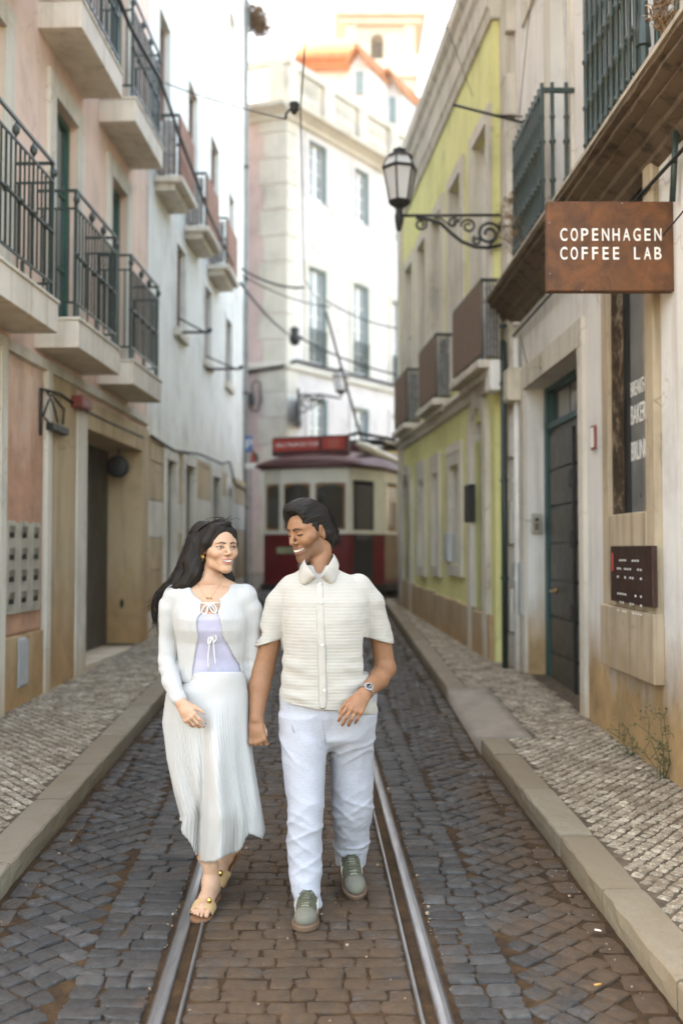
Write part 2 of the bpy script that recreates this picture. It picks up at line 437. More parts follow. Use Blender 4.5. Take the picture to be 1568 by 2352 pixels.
# --- rails
def rail(label, sgn):
    root = empty('tram_rail', (XC(3) + sgn * .45, 3, gz(3)), label, 'tram rail', 'rails of the tram track')
    def strip(name, mat, prof):
        m = MB(); ys = [2, 4, 6, 9, 13, 20, 40]; n = len(prof); v = []; f = []
        for i, y in enumerate(ys):
            v += [(XC(y) + sgn * u, y, gz(y, w_)) for u, w_ in prof]
            if i: f += [((i - 1) * n + k, (i - 1) * n + (k + 1) % n, i * n + (k + 1) % n, i * n + k) for k in range(n)]
        f += [tuple(range(n)), tuple(range((len(ys) - 1) * n, len(ys) * n))]
        m.add(v, f); return m.build(name, mat, root)
    strip('railhead', steel, [(.448, -.02), (.448, .006), (.453, .011), (.473, .013), (.488, .011), (.493, .004), (.495, -.02)])
    strip('groove', steel_dark, [(.404, -.06), (.404, -.026), (.4479, -.024), (.4479, -.06)])
    strip('guard_lip', steel, [(.391, -.03), (.391, .004), (.395, .008), (.402, .008), (.4039, .003), (.4039, -.03)])
    strip('rail_foot', steel_dark, [(.496, -.03), (.496, -.002), (.503, -.005), (.503, -.03)])
    m = MB()
    for k in range(260):
        y = random.uniform(3, 9); u = sgn * random.uniform(.408, .434); r = random.uniform(.002, .005)
        m.sphere((XC(y) + u, y, gz(y, -.024) + r * .3), (r, r * 1.3, r * .7), 5, 3)
    tag(m.build('grit', earth, root), kind='stuff')
    return root
rail('grooved steel tram rail that the woman in white is stepping beside', -1)
rail('bright grooved steel tram rail running past the man\'s watch hand side', 1)
# --- kerbs
def kerb(label, fk, sgn, y0, y1, width, skip=None, name='kerb', lens=(.6, 1.2)):
    root = tag(sheet(name, lambda y: fk(y) + sgn * .02, lambda y: fk(y) + sgn * width, [y0, (y0 + y1) / 2, y1], .002, joint), label, 'kerb')
    y = y0
    while y < y1:
        L = min(random.uniform(*lens), y1 - y + .02)
        if skip and skip[0] < y + L and y < skip[1]:
            if y < skip[0] - .15: L = skip[0] - y
            else: y = skip[1]; continue
        m = MB(); nl = max(3, int(L / .06)); top = .112 + random.uniform(-.003, .003)
        prof = [(.012, -.05), (0, .02), (-.003, .06), (-.001, .105), (.007, .114), (.05, .116), (.11, .116), (width, .113), (width, -.05)]
        v = []; f = []; n = len(prof)
        for i in range(nl + 1):
            yy = y + .006 + (L - .012) * i / nl
            for q, (a, b) in enumerate(prof):
                ra = .006 if 1 <= q <= 4 else 0; rb = .005 if 3 <= q <= 4 else .0015
                nz = mnoise.noise((yy * 9, q * .7, sgn * 3.1)); n2 = mnoise.noise((yy * 23, q * 1.3, sgn * 7.7))
                ed = .0
                if i in (0, nl): ed = .006
                v.append((fk(yy) + sgn * (a + ra * (nz + .7 * n2) + (ed if q in (1, 2, 3, 4) else 0)), yy, gz(yy, b - .116 + top + rb * (n2 + nz) - (ed if 3 <= q <= 7 else 0))))
            if i: f += [((i - 1) * n + k, (i - 1) * n + (k + 1) % n, i * n + (k + 1) % n, i * n + k) for k in range(n)]
        f += [tuple(range(n)), tuple(range(nl * n, (nl + 1) * n))]
        m.add(v, f).build('kerb_stone', kerb_m, root, smooth=False)
        y += L
    return root
kerb('worn limestone kerb in front of the cafe wall and yellow house', RK, 1, 3.36, 22, .165, (7.02, 9.05))
kerb('worn limestone kerb below the pink house with letterboxes', LK, -1, 2.6, 22, .175)
# kerb return at the near end of the cafe pavement
m = MB()
m.box(RK(3.3) + .0, 2.6, 3.20, 3.36, gz(3.3, -.05), gz(3.3, .11), .004)
tag(m.build('kerb', kerb_m, None, bevel=.012), 'end block of the cafe pavement kerb at the near corner', 'kerb', kind='structure')
# dropped kerb
m = MB(); v = []; f = []
NI, NJ = 14, 6
for i in range(NI + 1):
    y = 6.99 + 2.06 * i / NI; e = min(1, min(i, NI - i) / 2.5)
    for j in range(NJ + 1):
        g = j / NJ; x = RK(y) + .0 + .36 * g
        hz = (.018 + .10 * g ** .7) * e + .116 * (1 - e)
        v.append((x, y, gz(y, hz + .004 * mnoise.noise((x * 6, y * 4, 0)))))
NV = NJ + 2
v = [q for i in range(NI + 1) for q in ([(v[i * (NJ + 1)][0] - .004, v[i * (NJ + 1)][1], v[i * (NJ + 1)][2] - .09)] + v[i * (NJ + 1):(i + 1) * (NJ + 1)])]
NJ += 1
for i in range(NI):
    for j in range(NJ): a = i * (NJ + 1) + j; f.append((a, a + 1, a + NJ + 2, a + NJ + 1))
nv_ = len(v); v += [(x, y, gz(y, -.10)) for x, y, z in v]; W1 = NJ + 1
per = [i * W1 for i in range(NI + 1)] + [NI * W1 + j for j in range(1, W1)] + [i * W1 + NJ for i in range(NI - 1, -1, -1)] + [j for j in range(NJ - 1, 0, -1)]
f += [(per[k], per[(k + 1) % len(per)], nv_ + per[(k + 1) % len(per)], nv_ + per[k]) for k in range(len(per))]
m.add(v, f)
ramp_m = simple('ramp_stone', (.215, .19, .155), .7, 0, .25, 5, .3, 50)
tag(m.build('dropped_kerb', ramp_m, None, smooth=True), 'smooth dropped kerb slab ramping to the cafe doorway', 'kerb', kind='structure')
# --- pavements
pr_ = sheet('pavement', lambda y: RK(y) + (.37 if 7.02 < y < 9.04 else .1), lambda y: RW(y) + .3, [3.3, 5, 7.0, 7.03, 8, 9.03, 9.06, 10.69, 10.71, 13, 16, 22], .100, joint)
pl_ = sheet('pavement', lambda y: LW(y) - .6, lambda y: LK(y) - .1, [0, 3, 6, 9, 13, 18, 24], .100, joint)
tag(pr_, 'pale limestone sett pavement along the cafe and the yellow house', 'pavement')
tag(pl_, 'pale limestone sett pavement along the pink house', 'pavement')
cv = stone_variants('paving_stone', 16, 8, .06, .14, .3)
dropin = lambda y: RK(y) + (.37 if 7.0 < y < 9.1 else .17)
ps = diamonds(dropin, lambda y: RW(y) + .02, 3.37, 19, .060, .010, .107, math.radians(50), lift=.003, jit=.12)
lay('paving_stone', 'paving_field', ps, cv, lime, pr_, .016)
ps = diamonds(lambda y: LW(y) - .02, lambda y: LK(y) - .18, 3.0, 22, .060, .010, .107, math.radians(40), lift=.003, jit=.12)
lay('paving_stone', 'paving_field', ps, cv, lime, pl_, .016)
# ================================================================ right side: cafe house and yellow house
white_wall = plaster('cafe_render', (.66, .645, .615), (.37, .235, .105), 1.0, .55, .95, .42, grime=(.34, .28, .2))
stone_m = plaster('weathered_stone', (.57, .53, .46), (.36, .25, .135), .45, .5, .7, .5, grime=(.16, .125, .09))
stone_dirty = plaster('stained_stone', (.42, .34, .24), (.33, .195, .085), .9, .8, .8, .75, grime=(.10, .07, .045))
ledge_m = plaster('sooty_moulding', (.13, .095, .065), (.1, .07, .05), -5, .5, 0, .95, grime=(.03, .022, .016))
ledge_top = simple('ledge_cap', (.36, .32, .26), .85, 0, .3, 7, .3, 60)
iron_green = simple('green_iron', (.014, .030, .026), .42, 0, .35, 12, .2, 90, .5)
door_steel = simple('door_steel', (.062, .058, .05), .42, .25, .3, 5, .12, 40, .5)
teal_paint = simple('teal_frame', (.012, .062, .064), .45, 0, .25, 5, .1, 60)
black_iron = simple('black_iron', (.016, .017, .017), .5, .2, .35, 14, .2, 80, .5)
cable_m = simple('black_cable', (.02, .019, .018), .6, 0, .3, 10, .1, 80)
def glass(name, tint, rough=.05):
    t = NT(name); p = t.pos()
    c = t.ramp(t.noise(p, 1.6, 4), [(.3, tuple(x * .5 for x in tint)), (.7, tint)])
    return t.done(c, rough, 0, t.bump(t.noise(p, 2.5, 2), .06, .02), .9, **{'Coat Weight': .3})
shop_glass = glass('shop_glass', (.24, .25, .245), .12)  # pale tint stands in for sky reflected in the pane
dark_glass = glass('dark_glass', (.035, .038, .038), .08)
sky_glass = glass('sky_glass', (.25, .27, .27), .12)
white_paint = simple('white_paint', (.72, .71, .68), .55, 0, .1, 6, .08, 50)
paper = simple('white_print', (.78, .77, .74), .6, 0, .05, 10, 0, 50)
t = NT('corten'); p = t.pos((6, 6, 6))
c = t.ramp(t.noise(p, 1.1, 8, .68, .6), [(.25, (.045, .018, .009)), (.45, (.095, .036, .013)), (.6, (.155, .056, .017)), (.8, (.20, .085, .036))])
c = t.mix(t.ramp(t.noise(t.pos((20, 20, 20)), 2.2, 6, .75), [(.55, 0.0), (.75, .6)]), c, (.07, .032, .019))
c = t.mix(t.ramp(t.noise(t.pos((14, 14, 3)), 1.7, 6, .75), [(.63, 0.0), (.75, .35)]), c, (.26, .2, .16))
corten = t.done(c, .62, .15, t.bump(t.noise(t.pos(), 140, 4), .25, .002), .45)
R_ = Facade(PR0, PRM, -1)
GR = lambda s, w_=.11: gz(s, w_)
# ---- cafe house
cafe = empty('cafe_building', (2.4, 6, GR(6)), 'white rendered cafe house with dark moulded ledge, steel door and lettered window', 'building')
DO = (7.80, 9.85, GR(8.6) - .04, H + (1260 - 372 - 512 + 120) / F * 8.8 + .0)     # door opening, top set below
dz = R_.px(1340, 795)[1], R_.px(1210, 893)[1]
DO = (7.80, 9.85, GR(7.8) - .02, sum(dz) / 2)
WO = (6.14, 6.93, R_.px(1437, 1184, -.08)[1], 4.02)
R_.wall('wall', white_wall, cafe, 3.6, 10.7, -.4, 9.2, [DO, WO, (9.0, 9.75, 7.0, 8.6), (8.05, 8.75, 4.36, 6.7), (5.65, 6.5, 4.35, 6.9), (6.8, 7.6, 7.7, 9.1)])
m = R_.mb(); m.box(3.6, 10.7, -.6, -.36, -.4, 9.2); m.box(3.6, 10.7, -6, -.6, 9.1, 9.25); m.box(10.5, 10.69, -6, -.37, -.4, 9.2); m.box(3.5, 3.6, -6, -.37, -.4, 9.2)
m.build('inner_wall', dark_glass, cafe)
m = R_.mb(); m.box(3.6, 10.75, -.2, .5, 9.26, 9.42); m.box(3.6, 10.75, -.2, .3, 9.1, 9.255); m.build('eaves', stone_m, cafe)
# door surround
m = R_.mb(); m.box(DO[0] - .15, DO[0], -.002, .035, GR(7.7), DO[3]); m.build('door_jamb', stone_m, cafe, bevel=.006)
m = R_.mb(); m.box(DO[1], DO[1] + .2, -.002, .035, GR(9.9), DO[3]); m.build('door_jamb', stone_m, cafe, bevel=.006)
m = R_.mb(); m.box(DO[0] - .15, DO[1] + .2, -.002, .038, DO[3] + .001, DO[3] + .22); m.build('lintel', stone_m, cafe, bevel=.006)
m = R_.mb(); m.box(DO[0] - .08, DO[1] + .1, -.36, .07, GR(7.8, -.1), GR(8.9, -.04)); m.build('doorstep', stone_m, cafe, bevel=.01)
m = R_.mb(); m.box(9.0, 9.05, .037, .05, DO[3] + .06, DO[3] + .17); m.build('house_number', stone_dirty, cafe)
# door: frame, transom, leaf with panels
rd = -.20
door = R_.mb(); door.box(DO[0] + .1, DO[1] - .12, rd - .05, rd - .01, GR(8.8, -.05), DO[3] - .42)
door = door.build('door', door_steel, cafe)
m = R_.mb(); m.box(DO[1] - .12, DO[1] - .001, rd - .06, rd + .03, GR(8.8, -.05), DO[3] - .001); m.box(DO[0], DO[0] + .1, rd - .06, rd + .03, GR(8.8, -.05), DO[3])
m.box(DO[0] + .1, DO[1] - .12, rd - .06, rd + .02, DO[3] - .42, DO[3] - .36); m.box(DO[0] + .1, DO[1] - .12, rd - .06, rd + .02, DO[3] - .05, DO[3] - .002)
m.build('door_frame', teal_paint, cafe)
for a, b in ((DO[0] + .11, 8.35), (8.39, 9.03), (9.07, DO[1] - .13)):
    m = R_.mb(); m.box(a, b, rd - .05, rd - .03, DO[3] - .36, DO[3] - .05); m.build('transom_pane', dark_glass, cafe)
z0 = GR(8.8, .02); ph = (DO[3] - .48 - z0) / 7
for la, lb in ((DO[0] + .13, 8.72), (8.80, DO[1] - .16)):
    for k in range(7):
        m = R_.mb(); m.box(la, lb, rd - .012, rd + .012, z0 + k * ph + .012, z0 + (k + 1) * ph - .012); m.build('door_panel', door_steel, door, bevel=.006)
m = R_.mb()
m.box(8.735, 8.785, rd - .012, rd + .03, z0, DO[3] - .5); m.build('meeting_stile', black_iron, door)
for k in (.7, 1.35, 1.9):
    m = R_.mb(); m.box(8.70, 8.82, rd + .012, rd + .045, z0 + k, z0 + k + .16); m.build('hinge', black_iron, door, bevel=.006)
m = R_.mb(); m.tube([(9.45, rd + .01, z0 + .95), (9.45, rd + .07, z0 + .95), (9.33, rd + .075, z0 + .95)], .012, 8); m.sphere((9.45, rd + .02, z0 + .95), .028, 10, 6); m.build('handle', simple('brass', (.32, .22, .1), .35, .9), door, True)
# cafe window
m = R_.mb(); m.box(WO[1], WO[1] + .15, -.002, .05, WO[2] - .85, WO[3] + .16); m.build('window_jamb', stone_dirty, cafe, bevel=.008)
m = R_.mb(); m.box(WO[0] - .16, WO[0], -.002, .05, WO[2] - .85, WO[3] + .16); m.build('window_jamb', stone_dirty, cafe, bevel=.008)
m = R_.mb(); m.box(WO[0], WO[1], -.002, .05, WO[2] - .62, WO[2] + .001); m.build('window_apron', stone_dirty, cafe, bevel=.008)
m = R_.mb(); m.box(WO[0] - .17, WO[1] + .16, -.002, .07, WO[2] - 1.05, WO[2] - .622); m.build('window_sill', stone_dirty, cafe, bevel=.01)
t = NT('rotten_reveal'); p = t.pos()
rot = t.done(t.ramp(t.noise(t.pos((6, 6, 2.2)), 2.2, 7, .75), [(.35, (.02, .014, .01)), (.52, (.07, .045, .028)), (.66, (.34, .26, .18)), (.8, (.42, .36, .28))]), .9, 0, t.bump(t.noise(p, 40, 5), .6, .01), .2)
m = R_.mb(); m.box(WO[1] - .03, WO[1] - .001, -.10, .02, WO[2], WO[3]); m.build('window_reveal', rot, cafe)
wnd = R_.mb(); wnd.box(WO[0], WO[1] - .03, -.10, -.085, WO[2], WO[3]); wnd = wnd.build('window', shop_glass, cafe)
m = R_.mb(); m.box(WO[1] - .10, WO[1] - .031, -.084, -.055, WO[2], WO[3]); m.box(WO[0], WO[1] - .1, -.084, -.055, WO[3] - .08, WO[3]); m.build('window_frame', black_iron, wnd)
m = R_.mb(); m.box(WO[0] + .02, WO[1] - .15, -.5, -.48, WO[2] + 1.0, WO[3]); m.build('blind', simple('pale_blind', (.45, .45, .43), .7), wnd)
def text(name, s, mat, parent, size, M, ext=.001, align='LEFT', off=0.0):
    cu = bpy.data.curves.new(name, 'FONT'); cu.body = s; cu.size = size; cu.extrude = ext; cu.align_x = align; cu.offset = off
    cu.materials.append(mat)
    tmp = bpy.data.objects.new('tmp_text', cu); COL.objects.link(tmp)
    bpy.context.view_layer.update()
    me = bpy.data.meshes.new_from_object(tmp.evaluated_get(bpy.context.evaluated_depsgraph_get()))
    bpy.data.objects.remove(tmp); bpy.data.curves.remove(cu); me.name = name
    o = bpy.data.objects.new(name, me); COL.objects.link(o)
    o.matrix_world = M
    if parent is not None: o.parent = parent; o.location = Vector(o.location) - wloc(parent)
    return o

def face_mat(F_, a, n, z):             # text on a facade, reading towards the viewer walking up the street
    o = Vector(F_.P(a, n, z)); nx = Vector(F_.P(a, n + 1, z)) - o
    x = Vector((0, 0, 1)).cross(nx).normalized()
    return Matrix.Translation(o) @ Matrix((x, Vector((0, 0, 1)), nx.normalized())).transposed().to_4x4()
zb = [R_.px(1447, y, -.083)[1] for y in (913, 977, 1060)]
a0 = R_.px(1447, 950, -.083)[0]
for s_, z_, q in (('BREAKFAST', zb[0], .145), ('BAKERY', zb[1], .188), ('BRUNCH', zb[2], .188)):
    o = text('lettering', s_, paper, wnd, q, face_mat(R_, a0, -.0835, z_)); o.scale = (.56, 1, 1)
# ledge with mouldings
LZ = 4.25
prof = [(0, .0), (.30, .0), (.30, -.03), (.265, -.04), (.27, -.075), (.20, -.10), (.21, -.125), (.13, -.16), (.12, -.19), (.06, -.22), (.05, -.25), (0, -.28)]
def moulding(name, F_, prof, z, s0, s1, mat, parent, rag=.012, seg=.08):
    m = F_.mb(); n = max(2, int((s1 - s0) / seg)); N = len(prof); v = []; f = []
    for i in range(n + 1):
        a = s0 + (s1 - s0) * i / n
        for q, (pn, pz) in enumerate(prof):
            j = rag * mnoise.noise((a * 5, q * 1.7, z)) if pn > .01 else 0
            v.append((a, pn + j, z + pz + rag * .7 * mnoise.noise((a * 4, q * 2.3, 9))))
        if i: f += [((i - 1) * N + k, (i - 1) * N + (k + 1) % N, i * N + (k + 1) % N, i * N + k) for k in range(N)]
    f += [tuple(range(N)), tuple(range(n * N, (n + 1) * N))]
    m.add(v, f); return m.build(name, mat, parent)
s = 3.7
while s < 10.2:
    L = min(random.uniform(.7, 1.1), 10.5 - s)
    moulding('ledge_stone', R_, prof, LZ - .012, s, s + L - .006, ledge_m, cafe); s += L
m = R_.mb(); m.box(3.7, 10.5, 0.001, .315, LZ - .010, LZ + .018, .004); m.build('ledge_cap', ledge_top, cafe)
# balconies of the cafe house: turned green iron balusters
def turned_bar(h, r=.017):
    m = MB(); q = [(r * .8, 0), (r * .8, .05), (r * 1.5, .06), (r * 1.5, .075), (r, .09), (r, .3), (r * 1.55, .31), (r * 1.55, .33), (r * .95, .345), (r * .95, h * .55), (r * 1.6, h * .55 + .012), (r * 1.6, h * .55 + .032), (r * .95, h * .55 + .045), (r * .95, h - .3), (r * 1.5, h - .28), (r * .95, h - .26), (r * .95, h)]
    m.lathe(q, n=8); return m.mesh('baluster')
def iron_balcony(parent, F_, s0, s1, n0, z, h, cnt, bar, mat, post=.03, nside=2, name='balcony'):
    m = F_.mb()
    m.box(s0, s1, n0 - .03, n0, z + h, z + h + .035); m.box(s0, s0 + .03, .0, n0 - .031, z + h, z + h + .035); m.box(s1 - .03, s1, .0, n0 - .031, z + h, z + h + .035)
    m.box(s0, s1, n0 - .03, n0, z + .03, z + .055); m.box(s0, s0 + .03, .0, n0 - .031, z + .03, z + .055); m.box(s1 - .03, s1, .0, n0 - .031, z + .03, z + .055)
    for a in (s0 + .002, s1 - .026): m.box(a, a + .024, n0 - .027, n0 - .003, z + .04, z + h + .01)
    b = m.build(name, mat, parent)
    bar.materials.clear(); bar.materials.append(mat)
    def put(a, n):
        o = bpy.data.objects.new('baluster', bar); COL.objects.link(o); o.parent = b; o.location = Vector(F_.P(a, n, z + .02)) - wloc(b)
    for i in range(cnt): put(s0 + .03 + (s1 - s0 - .06) * i / (cnt - 1), n0 - .015)
    for i in range(nside):
        for a in (s0 + .015, s1 - .015): put(a, (n0 - .05) * (i + .6) / nside)
    return b
bar = turned_bar(1.12); bar.polygons.foreach_set('use_smooth', [True] * len(bar.polygons))
iron_balcony(cafe, R_, 5.45, 6.66, .275, LZ + .02, 1.14, 11, bar, iron_green)
iron_balcony(cafe, R_, 7.92, 9.12, .275, LZ + .02, 1.06, 11, bar, iron_green)
m = R_.mb(); m.lathe([(.03, 0), (.03, .16), (.045, .17), (.04, .26), (.028, .33), (.028, .9), (.05, .95), (.05, 1.02), (.02, 1.1)], (5.46, .26, LZ + .02), 8); m.build('newel', iron_green, cafe)
def french_window(F_, parent, s0, s1, z0, z1, depth, frame_m, glass_m, leaves=2, rows_=3, fw=.06, name='window'):
    g = F_.mb(); g.box(s0, s1, -depth - .02, -depth - .005, z0, z1); g = g.build(name, glass_m, parent)
    m = F_.mb()
    m.box(s0, s0 + fw, -depth - .004, -depth + .03, z0, z1); m.box(s1 - fw, s1, -depth - .004, -depth + .03, z0, z1)
    m.box(s0 + fw, s1 - fw, -depth - .004, -depth + .03, z1 - fw, z1); m.box(s0 + fw, s1 - fw, -depth - .004, -depth + .03, z0, z0 + fw * 1.4)
    m.build('window_frame', frame_m, g)
    m = F_.mb()
    for k in range(1, leaves): a = s0 + (s1 - s0) * k / leaves; m.box(a - fw * .55, a + fw * .55, -depth - .003, -depth + .022, z0 + fw * 1.4, z1 - fw)
    for k in range(1, rows_): b = z0 + (z1 - z0) * k / rows_; m.box(s0 + fw, s1 - fw, -depth - .003, -depth + .014, b - .012, b + .012)
    if m.v: m.build('glazing_bar', frame_m, g)
    return g
for (a, b, c, d) in ((9.0, 9.75, 7.0, 8.6), (8.05, 8.75, 4.36, 6.7), (5.65, 6.5, 4.35, 6.9), (6.8, 7.6, 7.7, 9.1)):
    french_window(R_, cafe, a, b, c, d, .14, white_paint if d < 8 else door_steel, dark_glass)
    m = R_.mb(); frame_ring(m, a, b, c, d, .11, -.002, .03, c > 5); m.build('window_surround', stone_m, cafe)
# upper small balcony slab high up
m = R_.mb(); m.box(6.6, 7.75, .001, .42, 7.36, 7.6); m.build('balcony_slab', ledge_m, cafe, bevel=.02)
iron_balcony(cafe, R_, 6.62, 7.73, .4, 7.6, 1.0, 10, bar, iron_green)
# quoin strip where the two houses meet
for k in range(20):
    zq = GR(10.5) - .1 + k * .45
    m = R_.mb(); w_ = .42 if k % 2 else .34
    m.box(10.69 - w_, 10.695, -.002, .1 + random.uniform(-.003, .003), zq + .004, zq + .446); m.build('quoin', stone_m, cafe, bevel=.006)
# ---- things fixed to the cafe house
sg = empty('shop_sign', (1.55, 5.74, 3.1), 'rusty steel projecting sign reading COPENHAGEN COFFEE LAB in white capitals', 'sign')
p0, p1 = W(1257, 668, 5.74), W(1545, 462, 5.74)
MB().box(p0.x, p1.x, 5.74, 5.81, p0.z, p1.z).build('sign_plate', corten, sg, bevel=.006)
zq = p1.z
for row, (word, yb_) in enumerate((('COPENHAGEN', 554), ('COFFEE LAB', 597))):
    for i, ch in enumerate(word):
        if ch == ' ': continue
        q = W(1294 + 24.0 * i, yb_ + (-1.5 + i * .0), 5.737)
        o = text('letter', ch, paper, sg, .104, Matrix.Translation(q) @ Matrix.Rotation(math.pi / 2, 4, 'X'), .002, 'LEFT', .0005)
        xs = [v_.co.x for v_ in o.data.vertices]; tw = .034 if ch in 'LEF' else .0405; k_ = tw / (max(xs) - min(xs)); o.scale = (k_, 1, 1); o.location.x -= k_ * (max(xs) + min(xs)) / 2
for yy in (505, 637):
    q = W(1548, yy, 5.77); m = MB()
    for dzz in (-.035, .035): m.tube([(q.x - .02, q.y, q.z + dzz), (q.x + .05, q.y, q.z + dzz)], .006, 6)
    m.box(q.x + .012, q.x + .022, q.y - .014, q.y + .014, q.z - .07, q.z + .07); m.build('bracket', black_iron, sg)
m = MB()
for bx, bz in ((p0.x + .012, .1), (p0.x + .012, .4), (p0.x + .2, .0), (p1.x - .3, .515)):
    m.sphere((bx, 5.738, p0.z + bz), .006, 6, 4)
m.build('rivet', steel, sg)
# number plate, intercom, menu plaque
pa, pb = R_.px(1361, 1034), R_.px(1370, 976)
red = simple('red_enamel', (.22, .05, .04), .4, 0, .15)
np_ = R_.mb(); np_.box(pb[0], pa[0], .002, .02, (pa[1] + pb[1]) / 2 - .09, (pa[1] + pb[1]) / 2 + .09); np_ = np_.build('notice_plate', red, None, bevel=.004)
tag(np_, 'small narrow red and white plate between steel door and lettered window', 'plate')
m = R_.mb(); m.box(pb[0] + .02, pa[0] - .02, .0205, .023, (pa[1] + pb[1]) / 2 - .075, (pa[1] + pb[1]) / 2 + .075); m.build('plate_print', paper, np_)
# intercom on the far reveal of the doorway (it faces the camera)
ic = empty('intercom', R_.P(9.84, -.1, 2.0), 'metal door intercom with black lens on the doorway reveal', 'intercom')
c0, c1 = W(1220, 1224, 9.83), W(1242, 1180, 9.83)
MB().box(c0.x, c1.x, 9.80, 9.849, c0.z, c1.z).build('intercom_plate', simple('brushed_plate', (.42, .40, .36), .35, .8), ic, bevel=.006)
MB().lathe([(.02, 0), (.02, -.012), (.012, -.016)], ((c0.x + c1.x) / 2, 9.799, c1.z - .06), 12, 'y').build('lens', black_iron, ic)
m = MB()
for k in range(3): m.box((c0.x + c1.x) / 2 - .02, (c0.x + c1.x) / 2 + .02, 9.793, 9.7995, c0.z + .03 + k * .022, c0.z + .044 + k * .022)
m.build('call_button', black_iron, ic)
# menu plaque in dark brown metal with white dots
pl = empty('menu_plaque', R_.P(6.5, .05, 1.6), 'dark brown metal plaque with rows of white dots under the lettered window', 'plaque')
qa, qb = R_.px(1410, 1372, .06), R_.px(1505, 1256, .06)
brown_m = simple('brown_plaque', (.045, .020, .015), .45, .2, .3, 5, .1, 40)
zl, zh = qa[1] - .02, R_.px(1410, 1254, .06)[1]
m = R_.mb(); m.box(qb[0], qa[0], .051, .085, zl, zh); m.build('plaque_plate', brown_m, pl, bevel=.004)
W_ = qa[0] - qb[0]
m = R_.mb()
for row, pat in enumerate(('001110011100', '011011100110', '010010110010', '000000000000', '011110001010', '001100110010', '010110011110')):
    for c_, ch in enumerate(pat):
        if ch == '1': m.box(qa[0] - .14 * W_ - c_ * .062 * W_ - .006, qa[0] - .14 * W_ - c_ * .062 * W_ + .006, .0851, .089, zh - .1 - row * .055, zh - .088 - row * .055)
m.build('raised_dots', paper, pl)
m = R_.mb(); m.box(qa[0] - .08 * W_, qa[0] - .04 * W_, .0851, .088, zl + .2, zl + .32); m.build('red_mark', simple('red_mark', (.5, .06, .05), .5), pl)
# cables under the ledge and drooping to the sign
def cable(pts, r, label, group=None, sag=0, parent=None, name='cable', mat=None):
    P_ = []
    pts = [Vector(q) for q in pts]
    for a, b in zip(pts, pts[1:]):
        n = max(2, int((b - a).length / .15))
        n = min(n, 40)
        for i in range(n):
            t_ = i / n; q = a.lerp(b, t_); q.z -= sag * 4 * t_ * (1 - t_); P_.append(q)
    P_.append(pts[-1])
    o = MB().tube(P_, r, 6).build(name, mat or cable_m, parent, True)
    return tag(o, label, 'cable', group) if label else o
cable([R_.P(3.7, .06, 3.86), R_.P(5, .07, 3.83), R_.P(7, .06, 3.85), R_.P(10.2, .06, 3.83)], .012, 'black cable bundle clipped along the foot of the cafe ledge')
cable([R_.P(5.0, .05, 3.6), R_.P(7.4, .09, 3.78)], .005, 'thin black cable sagging from the ledge towards the rusty sign', sag=.22)
cable([R_.P(5.55, .05, 4.0), R_.P(5.62, .05, 3.62)], .018, 'green plastic conduit dropping behind the rusty sign', name='conduit', mat=iron_green)
cable([R_.P(10.0, .03, 3.8), R_.P(9.7, .02, DO[3] + .2)], .004, 'thin grey wire running down from the ledge to the door lintel')
# bracket pole
m = MB(); b0, b1 = W(1206, 283, 9.95), W(1043, 241, 9.95); b2 = W(1204, 268, 9.95)
m.tube([b0, b1], .014, 8); m.tube([b2, W(1120, 263, 9.95)], .009, 6); m.sphere(b1, .02, 8, 6)
tag(m.build('flag_bracket', black_iron, None, True), 'bare iron pole bracket projecting beside the second cafe balcony', 'bracket')
# dry weeds on the ledge and at the wall foot
dry = simple('dry_weed', (.20, .115, .055), .9, 0, .35, 30, 0)
greenw = simple('green_weed', (.055, .075, .03), .9, 0, .35, 30, 0)
def weed(name, base, hgt, spread, n, mat, label, leaf=.012, out=(0, 0), seed=1):
    rr = random.Random(seed); m = MB(); root = empty(name, base, label, 'weed')
    tips = []
    for k in range(n):
        a = rr.uniform(0, 6.28); l = hgt * rr.uniform(.5, 1.05); sp = spread * rr.uniform(.2, 1)
        pts = [Vector(base)]
        for i in range(1, 6):
            t_ = i / 5
            pts.append(Vector(base) + Vector((math.cos(a) * sp * t_ + out[0] * t_ * t_ + rr.gauss(0, .012), math.sin(a) * sp * t_ + out[1] * t_ + rr.gauss(0, .012), l * t_)))
        m.tube(pts, [.004 * (1 - .7 * i / 5) for i in range(6)], 4)
        for i in range(2, 6):
            for q in range(2):
                e = pts[i] + Vector((rr.gauss(0, .05), rr.gauss(0, .05), rr.uniform(0, .07))) * (hgt / .5)
                m.tube([pts[i], e], .0022, 3); tips.append(e)
    m.build('stem', mat, root)
    m = MB()
    for e in tips:
        for q in range(3):
            c = e + Vector((rr.gauss(0, .014), rr.gauss(0, .014), rr.gauss(0, .014)))
            d1 = Vector((rr.gauss(0, 1), rr.gauss(0, 1), rr.gauss(0, 1))).normalized() * leaf; d2 = d1.orthogonal().normalized() * leaf * .5
            m.add([c - d1, c + d2, c + d1, c - d2], [(0, 1, 2, 3)])
    m.build('leaves', mat, root, fix=False)
    return root
weed('dry_weed', R_.P(9.25, .22, LZ + .02), .62, .22, 16, dry, 'tall tangle of dry brown weeds on the ledge end by the lamp', .016, seed=3)
weed('dry_weed', R_.P(8.75, .24, LZ + .02), .45, .2, 10, dry, 'shorter dry weeds sprouting through the second balcony railing', .014, seed=4)
weed('dry_weed', R_.P(5.15, .24, LZ + .02), .34, .16, 9, dry, 'dead brown leaves at the top right on the cafe ledge', .02, seed=5)
weed('green_weed', R_.P(5.95, .03, GR(5.95, -.005)), .48, .12, 5, greenw, 'thin green weed growing at the foot of the cafe wall, nearest the frame edge', .011, out=(-.06, 0), seed=6)
